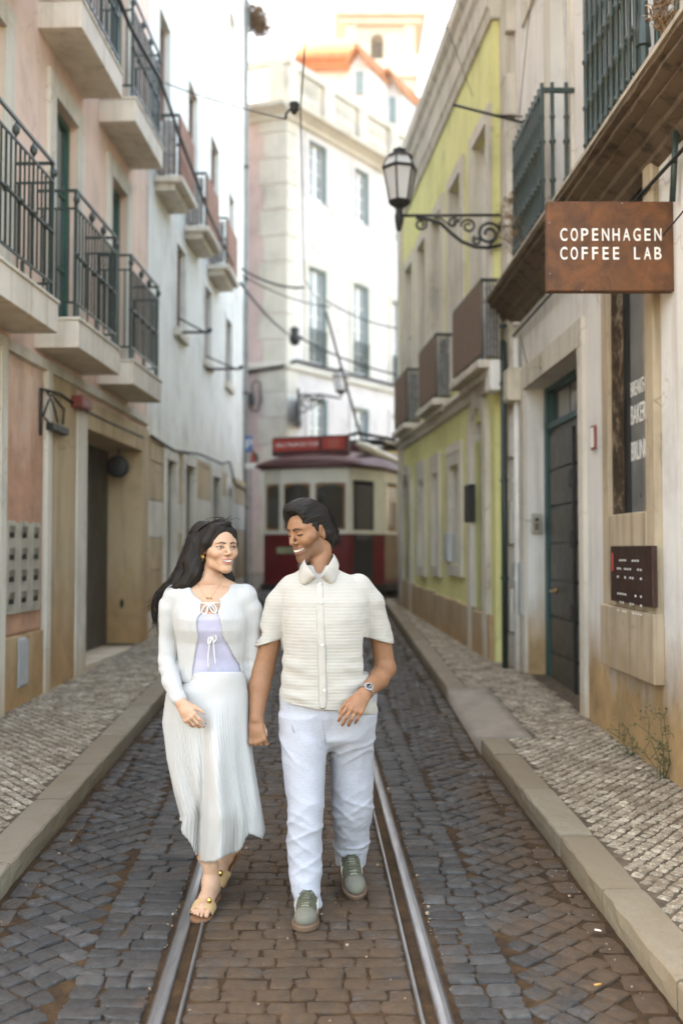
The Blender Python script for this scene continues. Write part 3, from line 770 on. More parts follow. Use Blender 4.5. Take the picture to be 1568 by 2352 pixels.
weed('green_weed', R_.P(6.5, .03, GR(6.5, -.005)), .40, .06, 3, greenw, 'sparse upright weed at the stained foot of the cafe wall, farther from the edge', .01, out=(-.05, 0), seed=7)
# ================================================================ yellow house
Y_ = Facade(PY0, PYM, -1)
yel = plaster('yellow_render', (.66, .645, .30), (.40, .36, .10), -3, .5, 0, .3, grime=(.34, .32, .12))
yel_low = yel
yw = empty('yellow_house', (1.4, 14, gz(14)), 'lime yellow house with stone window frames and screened balconies', 'building')
holes = []; wins = []
up = [((1092, 304), (1120, 470)), ((1039, 422), (1058, 640)), ((999, 519), (1010, 640)), ((966, 585), (976, 700)), ((937, 640), (947, 700))]
ZT2 = 6.35; ZB2 = 3.75
for (a, _) , (b, _) in up:
    s1, s0 = Y_.px(a, 500)[0], Y_.px(b, 500)[0]
    s0 = (s0 + s1) / 2 - .36; s1 = s0 + .72
    wins.append((s0, s1)); holes.append((s0, s1, ZB2, ZT2))
gf = []
for a, b, t_ in ((962, 981, 1060), (993, 1014, 1043), (1032, 1065, 1018)):
    s1, s0 = Y_.px(a, 1200)[0], Y_.px(b, 1200)[0]
    gf.append((s0, s1, Y_.px((a + b) / 2, 1325)[1], Y_.px((a + b) / 2, t_)[1]))
for (s0, s1, z0_, z1_) in gf: holes.append((s0 + .16, s1 - .14, z0_ + .16, z1_ - .28))
A1 = (Y_.px(1118, 1200)[0], Y_.px(1090, 1200)[0]); A2 = (Y_.px(947, 1200)[0], min(17.3, Y_.px(929, 1200)[0]))
za1 = Y_.px(1104, 915)[1]; za2 = Y_.px(937, 1075)[1]
holes += [(A1[0], A1[1], gz(11.5), za1 - .25), (A2[0], A2[1], gz(17), za2 - .2)]
Y_.wall('wall', yel, yw, 10.72, 17.65, -.3, 7.45, holes, .3)
m = Y_.mb(); m.box(10.72, 17.65, -.7, -.31, -.3, 7.45); m.build('inner_wall', dark_glass, yw)
m = Y_.mb(); m.box(17.652, 17.72, -6, .0, -.3, 7.45); m.build('gable_wall', yel, yw)
m = Y_.mb(); m.box(10.66, 10.718, -6, .0, -.3, 7.45); m.build('gable_wall', yel, yw)
cp = [(-.3, .0), (.03, .0), (.05, .10), (.075, .13), (.08, .40), (.12, .45), (.13, .58), (.19, .64), (.20, .80), (-.3, .82)]
moulding('cornice', Y_, cp, 7.40, 10.6, 17.75, stone_m, yw, .004, .4)
m = Y_.mb(); m.add([(10.6, .18, 8.24), (17.75, .18, 8.24), (17.75, -3, 9.5), (10.6, -3, 9.5)], [(0, 1, 2, 3)]); m.build('roof', simple('clay_roof', (.42, .17, .08), .85), yw)
m = Y_.mb(); m.box(17.3, 17.66, -.002, .05, gz(17), 7.4); m.build('corner_pilaster', stone_m, yw)
m = Y_.mb()
for k in range(8):
    a = 10.74 + k * .86
    m = Y_.mb(); m.box(a, a + .85, -.002, .05, gz(a, -.1), gz(a, .60) + random.uniform(-.01, .01)); m.build('plinth_block', stone_dirty, yw, bevel=.012)
for (s0, s1) in wins:
    m = Y_.mb(); frame_ring(m, s0, s1, ZB2, ZT2, .16, -.002, .04, False); m.build('window_surround', stone_m, yw)
    m = Y_.mb(); m.box(s1 - .014, s1 - .002, -.118, -.003, ZB2, ZT2); m.build('window_lining', stone_m, yw)
    french_window(Y_, yw, s0, s1, ZB2, ZT2, .12, white_paint, sky_glass, 2, 4, .07)
for (s0, s1, z0_, z1_) in gf:
    m = Y_.mb(); frame_ring(m, s0 + .16, s1 - .14, z0_ + .16, z1_ - .28, .15, -.002, .045); m.box(s0 + .01, s1 + .01, -.002, .05, z1_ - .13, z1_); m.build('window_surround', stone_m, yw)
    m = Y_.mb(); m.box(s1 - .154, s1 - .142, -.098, -.003, z0_ + .16, z1_ - .28); m.build('window_lining', stone_m, yw)
    french_window(Y_, yw, s0 + .16, s1 - .14, z0_ + .16, z1_ - .28, .1, white_paint, sky_glass, 2, 3, .09)
def arch(F_, parent, s0, s1, z0, z1, w_, mat, door_m, name='arch'):
    c = (s0 + s1) / 2; r = (s1 - s0) / 2; zs = z1 - r * 1.15
    m = F_.mb(); N = 14; v = []; f = []
    pts = [(s0, z0), (s0, zs)] + [(c - r * math.cos(math.pi * k / N), zs + r * 1.15 * math.sin(math.pi * k / N)) for k in range(1, N)] + [(s1, zs), (s1, z0)]
    outp = [(s0 - w_, z0), (s0 - w_, zs)] + [(c - (r + w_) * math.cos(math.pi * k / N), zs + (r * 1.15 + w_) * math.sin(math.pi * k / N)) for k in range(1, N)] + [(s1 + w_, zs), (s1 + w_, z0)]
    n = len(pts)
    for n_ in (-.25, .06):
        v += [(a, n_, b) for a, b in pts] + [(a, n_, b) for a, b in outp]
    for k in range(n - 1):
        for o_ in (0, 2 * n): f.append((o_ + k, o_ + k + 1, o_ + n + k + 1, o_ + n + k))
        f.append((k, k + 1, 2 * n + k + 1, 2 * n + k)); f.append((n + k, n + k + 1, 3 * n + k + 1, 3 * n + k))
    m.add(v, f); m.build(name, mat, parent)
    m = F_.mb(); m.box(s0, s1, -.24, -.2, z0, z1); m.build('door', door_m, parent)
wood_d = simple('old_door', (.20, .135, .085), .7, 0, .3, 8, .2, 30)
arch(Y_, yw, A1[0], A1[1], gz(11.6), za1 - .1, .17, stone_m, wood_d, 'door_arch')
arch(Y_, yw, A2[0], A2[1], gz(17), za2 - .1, .15, stone_m, wood_d, 'door_arch')
# screened balconies
t = NT('reed_screen'); p = t.pos()
wv = t.n('ShaderNodeTexWave', wave_type='BANDS', bands_direction='Z', Scale=18, Distortion=1.5); t.l(p, wv.inputs['Vector'])
reed = t.done(t.ramp(t.math('ADD', t.math('MULTIPLY', wv.outputs['Fac'], .5), t.math('MULTIPLY', t.noise(t.pos((4, 4, 20)), 3, 5), .5)), [(.3, (.09, .055, .038)), (.55, (.19, .12, .083)), (.8, (.26, .18, .13))]), .85, 0, t.bump(wv.outputs['Fac'], .5, .01), .2)
def screen_balcony(F_, parent, s0, s1, n0, zt, zb, mat, slab_m, slab_h=.09, side=True, under=.07):
    m = F_.mb(); m.box(s0 - .05, s1 + .05, .001, n0 + .05, zb - slab_h, zb); m.box(s0 + .02, s1 - .02, .001, n0 - .06, zb - slab_h - under, zb - slab_h + .02)
    b = m.build('balcony', slab_m, parent, bevel=.015)
    m = F_.mb(); m.box(s0 + .005, s1 - .005, n0 + .001, n0 + .014, zb + .06, zt - .035); m.build('screen', mat, b)
    m = F_.mb()
    m.box(s0, s1, n0 - .03, n0, zt - .03, zt); m.box(s0, s0 + .03, 0, n0 - .031, zt - .03, zt); m.box(s1 - .03, s1, 0, n0 - .031, zt - .03, zt)
    for k in range(12): a = s0 + .01 + (s1 - s0 - .03) * k / 11; m.box(a, a + .014, n0 - .022, n0 - .008, zb, zt - .031)
    for k in range(4):
        for a in (s0 + .008, s1 - .022): m.box(a, a + .014, .05 + (n0 - .1) * k / 3.5, .062 + (n0 - .1) * k / 3.5, zb, zt - .031)
    m.build('railing', black_iron, b)
    m = F_.mb(); m.box(s0 + .035, s0 + .045, .02, n0 - .05, zb + .05, zt - .08); m.build('side_panel', simple('peeling_panel', (.42, .40, .38), .8, 0, .45, 14, .2), b)
    return b
for a, b, ty, by in ((1041, 1105, 640, 855), (967, 1000, 760, 915), (917, 933, 845, 975)):
    s1, s0 = Y_.px(a, 800, .22)[0], Y_.px(b, 800, .22)[0]
    if s1 - s0 < 1.2: s1 = s0 + 1.3
    screen_balcony(Y_, yw, s0, s1, .22, 4.46, 3.60, reed, stone_m)
moulding('string_course', Y_, [(0, 0), (.13, 0), (.14, -.05), (.08, -.09), (.06, -.16), (0, -.18)], 3.52, 10.72, 17.6, stone_m, yw, .004, .4)
# boxes and pipes between the houses
def wall_box(F_, x0, x1, y0, y1, n, mat, name, label, cat, bev=.01):
    s1, s0 = F_.px(x0, (y0 + y1) / 2, n)[0], F_.px(x1, (y0 + y1) / 2, n)[0]
    za, zb_ = F_.px((x0 + x1) / 2, y1, n)[1], F_.px((x0 + x1) / 2, y0, n)[1]
    root = empty(name, F_.P((s0 + s1) / 2, 0, za), label, cat)
    F_.mb().box(s0, s1, .002, n, za, zb_).build('box_body', mat, root, bevel=bev)
    F_.mb().box(s0 + .02, s1 - .02, n + .0005, n + .008, za + .02, zb_ - .02).build('box_lid', mat, root, bevel=.003)
    return root
wall_box(Y_, 1066, 1078, 1113, 1200, .07, black_iron, 'meter_box', 'dark narrow meter box between arch and nearest stone framed window', 'meter box')
grey_box = simple('grey_box', (.40, .42, .43), .55, 0, .12)
wall_box(R_, 1172, 1196, 1290, 1410, .05, grey_box, 'utility_cabinet', 'pale grey flat utility box left of the steel door near the pavement', 'cabinet')
wall_box(R_, 1152, 1166, 850, 925, .16, simple('cream_box', (.55, .5, .4), .6), 'junction_box', 'cream junction box high on the quoin strip under the lamp bracket', 'junction box')
wall_box(Y_, 1114, 1127, 830, 900, .14, white_paint, 'junction_box', 'white cable box under the nearest screened balcony', 'junction box')
wall_box(Y_, 1019, 1027, 1225, 1290, .08, grey_box, 'meter_box', 'pale grey meter box between two ground floor windows of the yellow house', 'meter box')
for s_, n_, lab, mt in ((10.1, .05, 'white rain pipe on the cafe wall just left of the steel door', white_paint), (10.22, .16, 'dark green rain pipe on the quoin strip between two houses', iron_green)):
    m = MB(); pts = [R_.P(s_, n_, z_) for z_ in (GR(s_, .02), 2, 3.78)]; m.tube(pts, .032, 10)
    root = empty('rain_pipe', pts[0], lab, 'pipe'); m.build('pipe', mt, root, True)
    for z_ in (.9, 1.9, 2.9, 3.5):
        MB().tube([R_.P(s_, n_, GR(s_) + z_), R_.P(s_, n_, GR(s_) + z_ + .03)], .042, 10).build('clip', mt, root)
# ================================================================ left side: pink house and tall white house
pink = plaster('pink_render', (.76, .575, .475), (.47, .25, .155), 3.1, 1.0, .9, .34, grime=(.46, .33, .26))
cream_st = plaster('cream_stone', (.64, .60, .52), (.44, .30, .155), .5, .5, .7, .35, grime=(.26, .21, .14))
ochre_st = plaster('ochre_stone', (.50, .385, .245), (.36, .20, .08), 1.2, .9, .8, .55, grime=(.2, .15, .09))
slab_m = plaster('slab_render', (.68, .63, .55), (.4, .3, .2), -5, .5, 0, .6, grime=(.40, .34, .25))
pale_wall = plaster('pale_render', (.76, .775, .735), (.46, .39, .24), 3.2, 1.6, .8, .42, grime=(.46, .45, .36))
garage_m = simple('garage_door', (.062, .054, .040), .6, .0, .2, 2, .1, 30)
green_paint = simple('green_paint', (.018, .10, .075), .45, 0, .2, 6, .1, 60)
L_ = Facade(PL0, PLM, 1)
ph_ = empty('pink_house', (-3, 9, gz(9)), 'salmon pink house with concrete balconies and green iron railings', 'building')
cols = [(6.60, 7.95), (8.50, 9.87), (10.40, 11.75)]
doors = [(c0 + .44, c0 + 1.12) for c0, c1 in cols]
ZS1, ZS2 = 3.60, 6.40                                   # balcony floors
GD = (9.95, 12.28, gz(11) + .02, 2.84)
holes = [GD]
for a, b in doors: holes += [(a, b, ZS1 - .02, 5.76), (a, b, ZS2 - .02, 8.6)]
L_.wall('wall', pink, ph_, 3.6, 12.62, -.4, 18, holes, .13)
m = L_.mb(); m.box(3.6, 12.62, -.9, -.45, -.4, 18); m.build('inner_wall', dark_glass, ph_)
m = L_.mb(); m.box(3.6, 12.7, -6, .45, 18, 18.2); m.build('eaves', cream_st, ph_)
# deep recess of the garage
for nm, bx in (('recess_side', (GD[1] - .001, GD[1] + .02, -.45, -.131, GD[2] - .3, GD[3])), ('recess_side', (GD[0] - .02, GD[0] + .001, -.45, -.131, GD[2] - .3, GD[3])), ('recess_soffit', (GD[0], GD[1], -.45, -.131, GD[3], GD[3] + .02))):
    m = L_.mb(); m.box(*bx); m.build(nm, ochre_st, ph_)
m = L_.mb(); m.box(GD[1] - .0015, GD[1] + .33, -.131, .045, gz(12), GD[3] + .30); m.build('door_jamb', ochre_st, ph_, bevel=.01)
m = L_.mb(); m.box(GD[1] - .012, GD[1] - .002, -.42, .04, gz(12), GD[3]); m.build('door_reveal', ochre_st, ph_)
m = L_.mb(); m.box(GD[0] - .33, GD[0] + .002, -.131, .045, gz(9.7), GD[3] + .30); m.build('door_jamb', cream_st, ph_, bevel=.01)
m = L_.mb(); m.box(GD[0] + .003, GD[1] - .002, -.131, .047, GD[3] - .001, GD[3] + .30); m.build('lintel', ochre_st, ph_, bevel=.01)
g = L_.mb(); g.box(GD[0], GD[1], -.41, -.385, gz(10), GD[3]); g = g.build('garage_door', garage_m, ph_)
for k in range(6):
    a = GD[0] + .04 + k * .375; m = L_.mb(); m.box(a, a + .355, -.384, -.372, gz(11, .06), GD[3] - .06); m.build('door_panel', garage_m, g, bevel=.004)
m = L_.mb(); m.box(GD[0] - .05, GD[1], -.43, .03, gz(11, -.1), gz(11.2, .125)); m.build('doorstep', cream_st, ph_)
# ground floor bays
for a, b, mt, n_ in ((7.66, 7.80, cream_st, .05), (8.74, 8.87, cream_st, .05), (6.2, 7.66, ochre_st, .03), (8.87, 9.62, ochre_st, .03)):
    m = L_.mb(); m.box(a, b, -.002, n_, gz(8, -.1), 3.18 + n_); m.build('stone_pier', mt, ph_, bevel=.008)
m = L_.mb(); m.box(7.80, 8.74, -.002, .028, gz(8, -.1), .93); m.build('dado_stone', ochre_st, ph_, bevel=.008)
m = L_.mb(); m.box(7.84, 8.70, -.002, .02, .95, 3.1); m.build('wall_panel', pink, ph_, bevel=.006)
moulding('string_course', L_, [(0, 0), (.05, 0), (.05, -.09), (0, -.1)], 3.30, 3.6, 12.6, cream_st, ph_, .003, .5)
# balconies
def railing_bar(h, r=.0085, knot=False):
    m = MB(); q = [(r, 0), (r, h * .46), (r * 2.4, h * .485), (r * 2.4, h * .515), (r, h * .54), (r, h)] if knot else [(r, 0), (r, h)]
    m.lathe(q, n=6); me = m.mesh('baluster'); me.materials.append(iron_green); return me
bar_a, bar_b = railing_bar(.80), railing_bar(.80, .010, True)
knob_me = MB().lathe([(.006, 0), (.008, .03), (.026, .055), (.03, .075), (.026, .095), (.008, .12), (.006, .15)], n=8).mesh('spacer'); knob_me.materials.append(iron_green)
def pink_balcony(c0, c1, z):
    n0 = .387
    m = L_.mb(); m.box(c0, c1, -.05, n0, z - .235, z)
    sl_ = m.build('balcony', slab_m, ph_, bevel=.006)
    m = L_.mb(); m.box(c0 - .012, c1 + .012, .001, n0 + .012, z + .001, z + .03); m.build('balcony_floor', cream_st, sl_, bevel=.006)
    z0 = z + .03; n1 = n0 - .03
    for zz, w_, nm in ((.14, .018, 'bottom_rail'), (.96, .016, 'middle_rail'), (1.12, .022, 'handrail')):
        m = L_.mb()
        m.box(c0 + .02, c1 - .02, n1 - w_, n1, z0 + zz - w_, z0 + zz); m.box(c0 + .02, c0 + .02 + w_, -.002, n1 - w_ - .0005, z0 + zz - w_, z0 + zz); m.box(c1 - .02 - w_, c1 - .02, -.002, n1 - w_ - .0005, z0 + zz - w_, z0 + zz)
        m.build(nm, iron_green, sl_)
    def put(me, a, n, zz):
        o = bpy.data.objects.new(me.name, me); COL.objects.link(o); o.parent = sl_; o.location = Vector(L_.P(a, n, zz)) - wloc(sl_)
    N = 15
    for i in range(N):
        a = c0 + .03 + (c1 - c0 - .06) * i / (N - 1)
        put(bar_b if i % 3 == 0 else bar_a, a, n1 - .01, z0 + .14)
        if i in (0, 5, 9, 14): put(knob_me, a, n1 - .01, z0 + .955)
    for i in range(3):
        for a in (c0 + .03, c1 - .03): put(bar_a, a, .06 + i * .11, z0 + .14)
    m = L_.mb()
    for a in (c0 + .12, (c0 + c1) / 2, c1 - .12): m.box(a - .012, a + .012, n1 - .03, n1 - .008, z0, z0 + .122)
    m.box(c0 + .022, c0 + .05, n1 - .03, n1 - .002, z0, z0 + 1.1); m.box(c1 - .05, c1 - .022, n1 - .03, n1 - .002, z0, z0 + 1.1)
    m.box(c0 + .03, c1 - .03, n1 - .022, n1 + .004, z0 + .535, z0 + .55)
    tag(m.build('rail_foot', iron_green, sl_), kind='stuff')
for z in (ZS1, ZS2):
    for c0, c1 in cols: pink_balcony(c0, c1, z)
pane_b = glass('window_pane', (.10, .14, .14), .08)
for a, b in doors:
    for z0, z1 in ((ZS1, 5.76), (ZS2, 8.6)):
        french_window(L_, ph_, a, b, z0, z1 - .002, .095, green_paint, pane_b, 2, 3, .055)
        m = L_.mb(); frame_ring(m, a, b, z0 + .03, z1, .19, -.002, .035, False); m.build('window_surround', cream_st, ph_, bevel=.006)
# pink house fittings
lb = empty('letterbox_panel', L_.P(8.3, .04, 1.7), 'pale steel panel of twelve letterbox slots on the pink wall', 'letterboxes')
s0, zt = L_.px(13, 1183, .05); s1, zb_ = L_.px(94, 1405, .05); zt = L_.px(94, 1205, .05)[1]; zb_ = L_.px(94, 1400, .05)[1]
box_m = simple('letterbox_metal', (.46, .43, .36), .5, .2, .2, 6, .1, 40)
L_.mb().box(s0, s1, .003, .045, zb_, zt).build('panel_plate', box_m, lb, bevel=.006)
slot_me = None
for i in range(3):
    for j in range(4):
        a = s0 + (s1 - s0) * (i + .5) / 3; zc = zt - (zt - zb_) * (j + .42) / 4.15
        m = L_.mb(); m.box(a - .085, a + .085, .0455, .05, zc - .09, zc + .09); d = m.build('letterbox', box_m, lb, bevel=.003)
        m = L_.mb(); m.box(a - .05, a + .05, .0505, .056, zc - .045, zc - .005); m.build('slot', black_iron, d)
        m = L_.mb(); m.box(a - .05, a + .05, .0505, .062, zc - .004, zc + .05); m.build('slot_flap', simple('flap_metal', (.24, .22, .18), .45, .5), d)
wall_box(L_, 44, 62, 1465, 1578, .04, grey_box, 'utility_cover', 'narrow pale grey utility cover low on the pink house dado', 'cover')
m = L_.mb()
rl = empty('round_lamp', L_.P(12.0, -.2, 2.45), 'black round lamp hanging in the garage doorway', 'lamp')
q = W(272, 1072, 11.95); MB().lathe([(.05, .06), (.12, .05), (.135, 0), (.135, -.05), (.11, -.06)], q, 20, 'y').build('lamp_body', black_iron, rl, True)
MB().tube([(q.x, q.y, q.z + .1), (q.x, q.y, 2.86)], .012, 6).build('stem', black_iron, rl)
MB().lathe([(.02, -.05), (.05, -.04), (.04, .01)], (q.x, q.y, q.z + .12), 10).build('lamp_cap', black_iron, rl)
q0, q1 = W(276, 1397, 12.26), W(284, 1375, 12.26)
kb = MB().sphere(((q0.x + q1.x) / 2, 12.262, (q0.z + q1.z) / 2), (.022, .016, .06), 12, 8).build('door_bell', black_iron, None, True); tag(kb, 'small black oval bell on the stone reveal of the garage doorway', 'bell')
wall_box(L_, 190, 210, 912, 940, .14, simple('alarm_red', (.22, .045, .035), .5), 'alarm_box', 'small red alarm box under the farthest pink house balcony', 'alarm')
cp_ = [L_.P(*(lambda s_, z_: (s_, .045, z_))(*L_.px(x, y, .045))) for x, y in ((94, 1000), (95, 893), (140, 905), (181, 936), (255, 972), (329, 1005))]
cable(cp_, .014, 'black pipe running over the stone bay and garage lintel of the pink house')
cp_ = [L_.P(*(lambda s_, z_: (s_, .05, z_))(*L_.px(x, y, .05))) for x, y in ((110, 900), (128, 945), (136, 985), (112, 970), (100, 955), (118, 905), (148, 940), (145, 975))]
cable(cp_, .009, 'loose loop of black cable hanging on the stone bay of the pink house')
m = L_.mb(); a_, z_ = L_.px(130, 985, .06); m.box(a_ - .2, a_ + .25, .03, .1, z_ - .035, z_ + .035); tag(m.build('cable_tray', black_iron, None, bevel=.01), 'dark horizontal bar holding the looped cable on the pink house', 'cable tray')
# ---- tall white house
wh = empty('white_house', (-2.8, 17, gz(17)), 'tall pale stained house with brown screened balconies past the pink house', 'building')
bal = [(13.0, 14.0), (15.05, 16.15), (17.1, 18.3)]
bz = 6.56
wl = [(14.4, 15.05), (16.75, 17.4), (19.1, 19.85)]
gfl = [(13.55, 14.15, gz(14) + .75, 2.86), (14.85, 15.6, gz(15), 2.9), (17.3, 18.1, gz(17), 2.9)]
holes = [(b0 + .16, b1 - .14, bz, 8.95) for b0, b1 in bal] + [(a, b, 4.87, 6.12) for a, b in wl] + [(a, b, 10.7, 12.4) for a, b in ((13.2, 13.9), (15.3, 16.0), (17.4, 18.1), (19.4, 20.1))] + [(19.4, 20.1, bz + .6, 8.7)] + gfl
L_.wall('wall', pale_wall, wh, 12.64, 21.8, -.3, 18, holes, .16)
m = L_.mb(); m.box(12.64, 21.8, -.6, -.4, -.3, 18); m.build('inner_wall', dark_glass, wh)
m = L_.mb(); m.box(21.802, 21.9, -6, .0, -.3, 18); m.build('gable_wall', pale_wall, wh)
m = L_.mb(); m.box(12.5, 22.2, -6, .4, 18, 18.2); m.build('eaves', cream_st, wh)
brown_paint = simple('brown_shutter', (.19, .095, .065), .6, 0, .2, 6, .1, 50)
for (a, b, c, d) in holes:
    if d < 3: continue
    french_window(L_, wh, a, b, c, d, .1, brown_paint if d < 9 else white_paint, sky_glass, 2, 3, .06)
    if c < 5:
        m = L_.mb(); m.box(a - .08, b + .08, -.01, .07, c - .14, c - .01); m.build('window_sill', cream_st, wh, bevel=.01)
    m = L_.mb(); frame_ring(m, a, b, c, d, .09, -.002, .02, False); m.build('window_surround', pale_wall, wh)
for (a, b, c, d) in gfl:
    m = L_.mb(); m.box(a, b, -.32, -.28, c, d); m.build('door', wood_d if c < 1 else dark_glass, wh)
    m = L_.mb(); frame_ring(m, a, b, c, d, .14, .05, .085, False); m.build('door_surround', cream_st, wh, bevel=.008)
    m = L_.mb(); m.box(b - .0, b + .004, -.3, .05, c, d); m.build('door_reveal', cream_st, wh)
# stone base: big ashlar blocks between the doors
for s0_, s1_ in ((12.64, 13.40), (14.30, 14.70), (15.75, 17.15), (18.25, 19.0), (19.95, 21.8)):
    z = gz(s0_, -.05); k = 0
    while z < 3.0:
        h_ = random.uniform(.42, .56); h_ = min(h_, 3.08 - z)
        n_ = max(1, round((s1_ - s0_) / .75)); cut = [s0_ + (s1_ - s0_) * (i + (random.uniform(-.2, .2) if 0 < i < n_ else 0)) / n_ for i in range(n_ + 1)]
        for a, b in zip(cut, cut[1:]):
            m = L_.mb(); m.box(a + .004, b - .004, -.002, .055 + random.uniform(-.006, .006), z + .004, z + h_ - .004); m.build('ashlar_block', ochre_st if k % 3 else cream_st, wh, bevel=.008)
        z += h_; k += 1
for (a, b) in ((13.4, 14.3), (14.7, 15.75), (17.15, 18.25)):
    m = L_.mb(); m.box(a, b, -.002, .052, 2.92, 3.08); m.build('ashlar_block', cream_st, wh, bevel=.008)
m = L_.mb(); m.box(13.4, 14.3, -.002, .05, gz(13.4), gz(14) + .74); m.build('ashlar_block', ochre_st, wh)
arch(L_, wh, 19.15, 19.8, gz(19.5), 2.85, .16, cream_st, dark_glass, 'door_arch')
reed_rust = simple('rust_screen', (.30, .15, .10), .85, 0, .25, 5, .2, 30)
for b0, b1 in bal:
    screen_balcony(L_, wh, b0, b1, .33, bz + .84, bz, reed_rust, slab_m, .09, under=.09)
cp_ = [L_.P(s_, .075, z_) for s_, z_ in ((12.6, 3.07), (14, 3.02), (16, 3.16), (18.3, 3.2), (19.2, 3.32), (19.9, 2.95), (21.7, 2.9))]
cable(cp_, .02, 'dark sagging cable along the top of the white house stone base')
pts = [(274, 0), (300, 62), (335, 125), (368, 182), (392, 250), (414, 318), (443, 392), (479, 490), (505, 545), (535, 610)]
nn = [.42, .42, .42, .42, .3, .42, .42, .42, .42, .42]
cp_ = [L_.P(*(lambda s_, z_: (s_, n_, z_))(*L_.px(x, y, n_))) for (x, y), n_ in zip(pts, nn)]
cable(cp_, .022, 'thick brown cable bundle slung past the upper balconies on the left')
for s_, zp, ln, lab in ((14.55, 4.82, .48, 'iron wire bracket on the white house under its nearest upper window'), (17.0, 4.72, .6, 'iron wire bracket on the white house under its middle window')):
    m = MB(); m.tube([L_.P(s_, 0, zp), L_.P(s_, ln, zp)], .02, 6); m.tube([L_.P(s_, 0, zp + .22), L_.P(s_, ln * .8, zp + .01)], .013, 6); m.sphere(L_.P(s_, ln, zp + .03), .035, 8, 6)
    tag(m.build('wire_bracket', black_iron, None, True), lab, 'bracket')
wp = [L_.P(21.6, .06, z_) for z_ in (gz(21.6, .05), 5, 9, 17.9)]
root = empty('rain_pipe', wp[0], 'grey rain pipe at the far edge of the tall white house', 'pipe'); MB().tube(wp, .045, 8).build('pipe', simple('grey_pipe', (.22, .23, .23), .5), root, True)
for z_ in (2.5, 5, 7.5, 10): MB().tube([L_.P(21.6, .06, z_), L_.P(21.6, .06, z_ + .05)], .06, 8).build('clip', black_iron, root)
# sun-browned creeper hanging off the eaves corner
rr = random.Random(8); c0 = W(592, 48, 21.9); m = MB(); root = empty('roof_shrub', c0, 'brown leafy shrub hanging from the white house roof corner', 'shrub')
for k in range(1300):
    q = Vector((rr.gauss(0, .13), rr.gauss(0, .16), rr.gauss(0, .17))); q.z += -q.x * .6
    c = c0 + q; d1 = Vector((rr.gauss(0, 1), rr.gauss(0, 1), rr.gauss(0, 1))).normalized() * .045; d2 = d1.orthogonal().normalized() * .03
    m.add([c - d1, c + d2, c + d1, c - d2], [(0, 1, 2, 3)])
m.build('leaves', simple('sunlit_leaf', (.15, .085, .04), .8, 0, .5, 9, 0), root, fix=False)
m = MB(); wx = Vector(L_.P(21.7, .02, c0.z - .2))
for k in range(6): m.tube([wx, c0 + Vector((rr.gauss(0, .1), rr.gauss(0, .1), rr.gauss(0, .15)))], .02, 5)
m.build('branches', wood_d, root)
# parking sign on a post
ps_ = empty('parking_sign', (-1.88, 20.5, gz(20.5, .11)), 'blue parking sign with red and green flag plate on a post by the tram', 'sign')
q0, q1 = W(563, 1037, 20.4), W(579, 1001, 20.4)
MB().tube([(-1.88, 20.5, gz(20.5, .1)), (-1.88, 20.5, q1.z)], .03, 8).build('post', simple('galvanised', (.34, .35, .36), .45, .6), ps_)
MB().box(q0.x, q1.x, 20.42, 20.44, q0.z, q1.z).build('blue_plate', simple('sign_blue', (.02, .11, .32), .4, 0, .05), ps_)
text('letter', 'P', paper, ps_, .28, Matrix.Translation(((q0.x + q1.x) / 2, 20.415, q0.z + .06)) @ Matrix.Rotation(math.pi / 2, 4, 'X'), .002, 'CENTER')
a, b = W(574, 1062, 20.3), W(588, 1030, 20.3)
MB().prism([(a.x, a.z), (b.x, a.z), (b.x, (a.z + b.z) / 2), (a.x + .04, b.z)], 20.38, 20.4).build('red_plate', simple('sign_red', (.35, .05, .035), .5), ps_)
MB().prism([(b.x + .002, a.z), (b.x + .04, a.z), (b.x + .04, (a.z + b.z) / 2), (a.x + .045, b.z)], 20.38, 20.4).build('green_plate', simple('sign_green', (.03, .12, .06), .5), ps_)
a, b = W(563, 1076, 20.3), W(586, 1062, 20.3); MB().box(a.x, b.x, 20.38, 20.41, a.z, b.z - .01).build('white_plate', white_paint, ps_)
# ================================================================ corner house at the bend, dormers, church tower
bwall = plaster('corner_render', (.56, .53, .515), (.5, .45, .36), 2.2, 1, .5, .12, grime=(.5, .47, .40))
bstone = plaster('corner_stone', (.54, .515, .455), (.45, .38, .26), 2, 1, .5, .35, grime=(.46, .42, .3))
bpink = plaster('corner_pink', (.58, .45, .425), (.5, .42, .34), 1.5, 1, .5, .12, grime=(.5, .4, .35))
blue_fr = simple('blue_grey_frame', (.16, .23, .24), .5, 0, .15)
tile = NT('roof_tile'); t = tile; p = t.pos()
wv = t.n('ShaderNodeTexWave', wave_type='BANDS', bands_direction='X', Scale=6, Distortion=1); t.l(p, wv.inputs['Vector'])
tile = t.done(t.ramp(t.noise(p, 2.5, 6, .7), [(.3, (.30, .11, .05)), (.5, (.46, .18, .08)), (.75, (.55, .26, .13))]), .85, 0, t.bump(wv.outputs['Fac'], .6, .05), .2)
C_ = Facade(-1.692 - 21.21, .707, 1)
D_ = Facade(-1.692 + 82.5, -2.75, -1)
ch_ = empty('corner_house', (-1.0, 31, gz(31)), 'pale pinkish corner house with tall windows behind the red tram', 'building')
wins2 = []
def cwin(x0, x1, ya, yb, rail=0):
    s0 = C_.px(x0, ya)[0]; s1 = C_.px(x1, ya)[0]; xm = (x0 + x1) / 2
    return (s0, s1, C_.px(xm, yb)[1], C_.px(xm, ya)[1], rail)
wins2 = [cwin(707, 748, 617, 838, 1), cwin(809, 845, 655, 862, 1), cwin(898, 920, 693, 890, 1), cwin(707, 748, 330, 462), cwin(813, 845, 392, 512), cwin(899, 921, 440, 560), cwin(709, 750, 915, 1050), cwin(809, 845, 938, 1060), cwin(898, 920, 955, 1060)]
C_.wall('wall', bwall, ch_, 30, 44, -.2, 15.0, [q[:4] for q in wins2], .22)
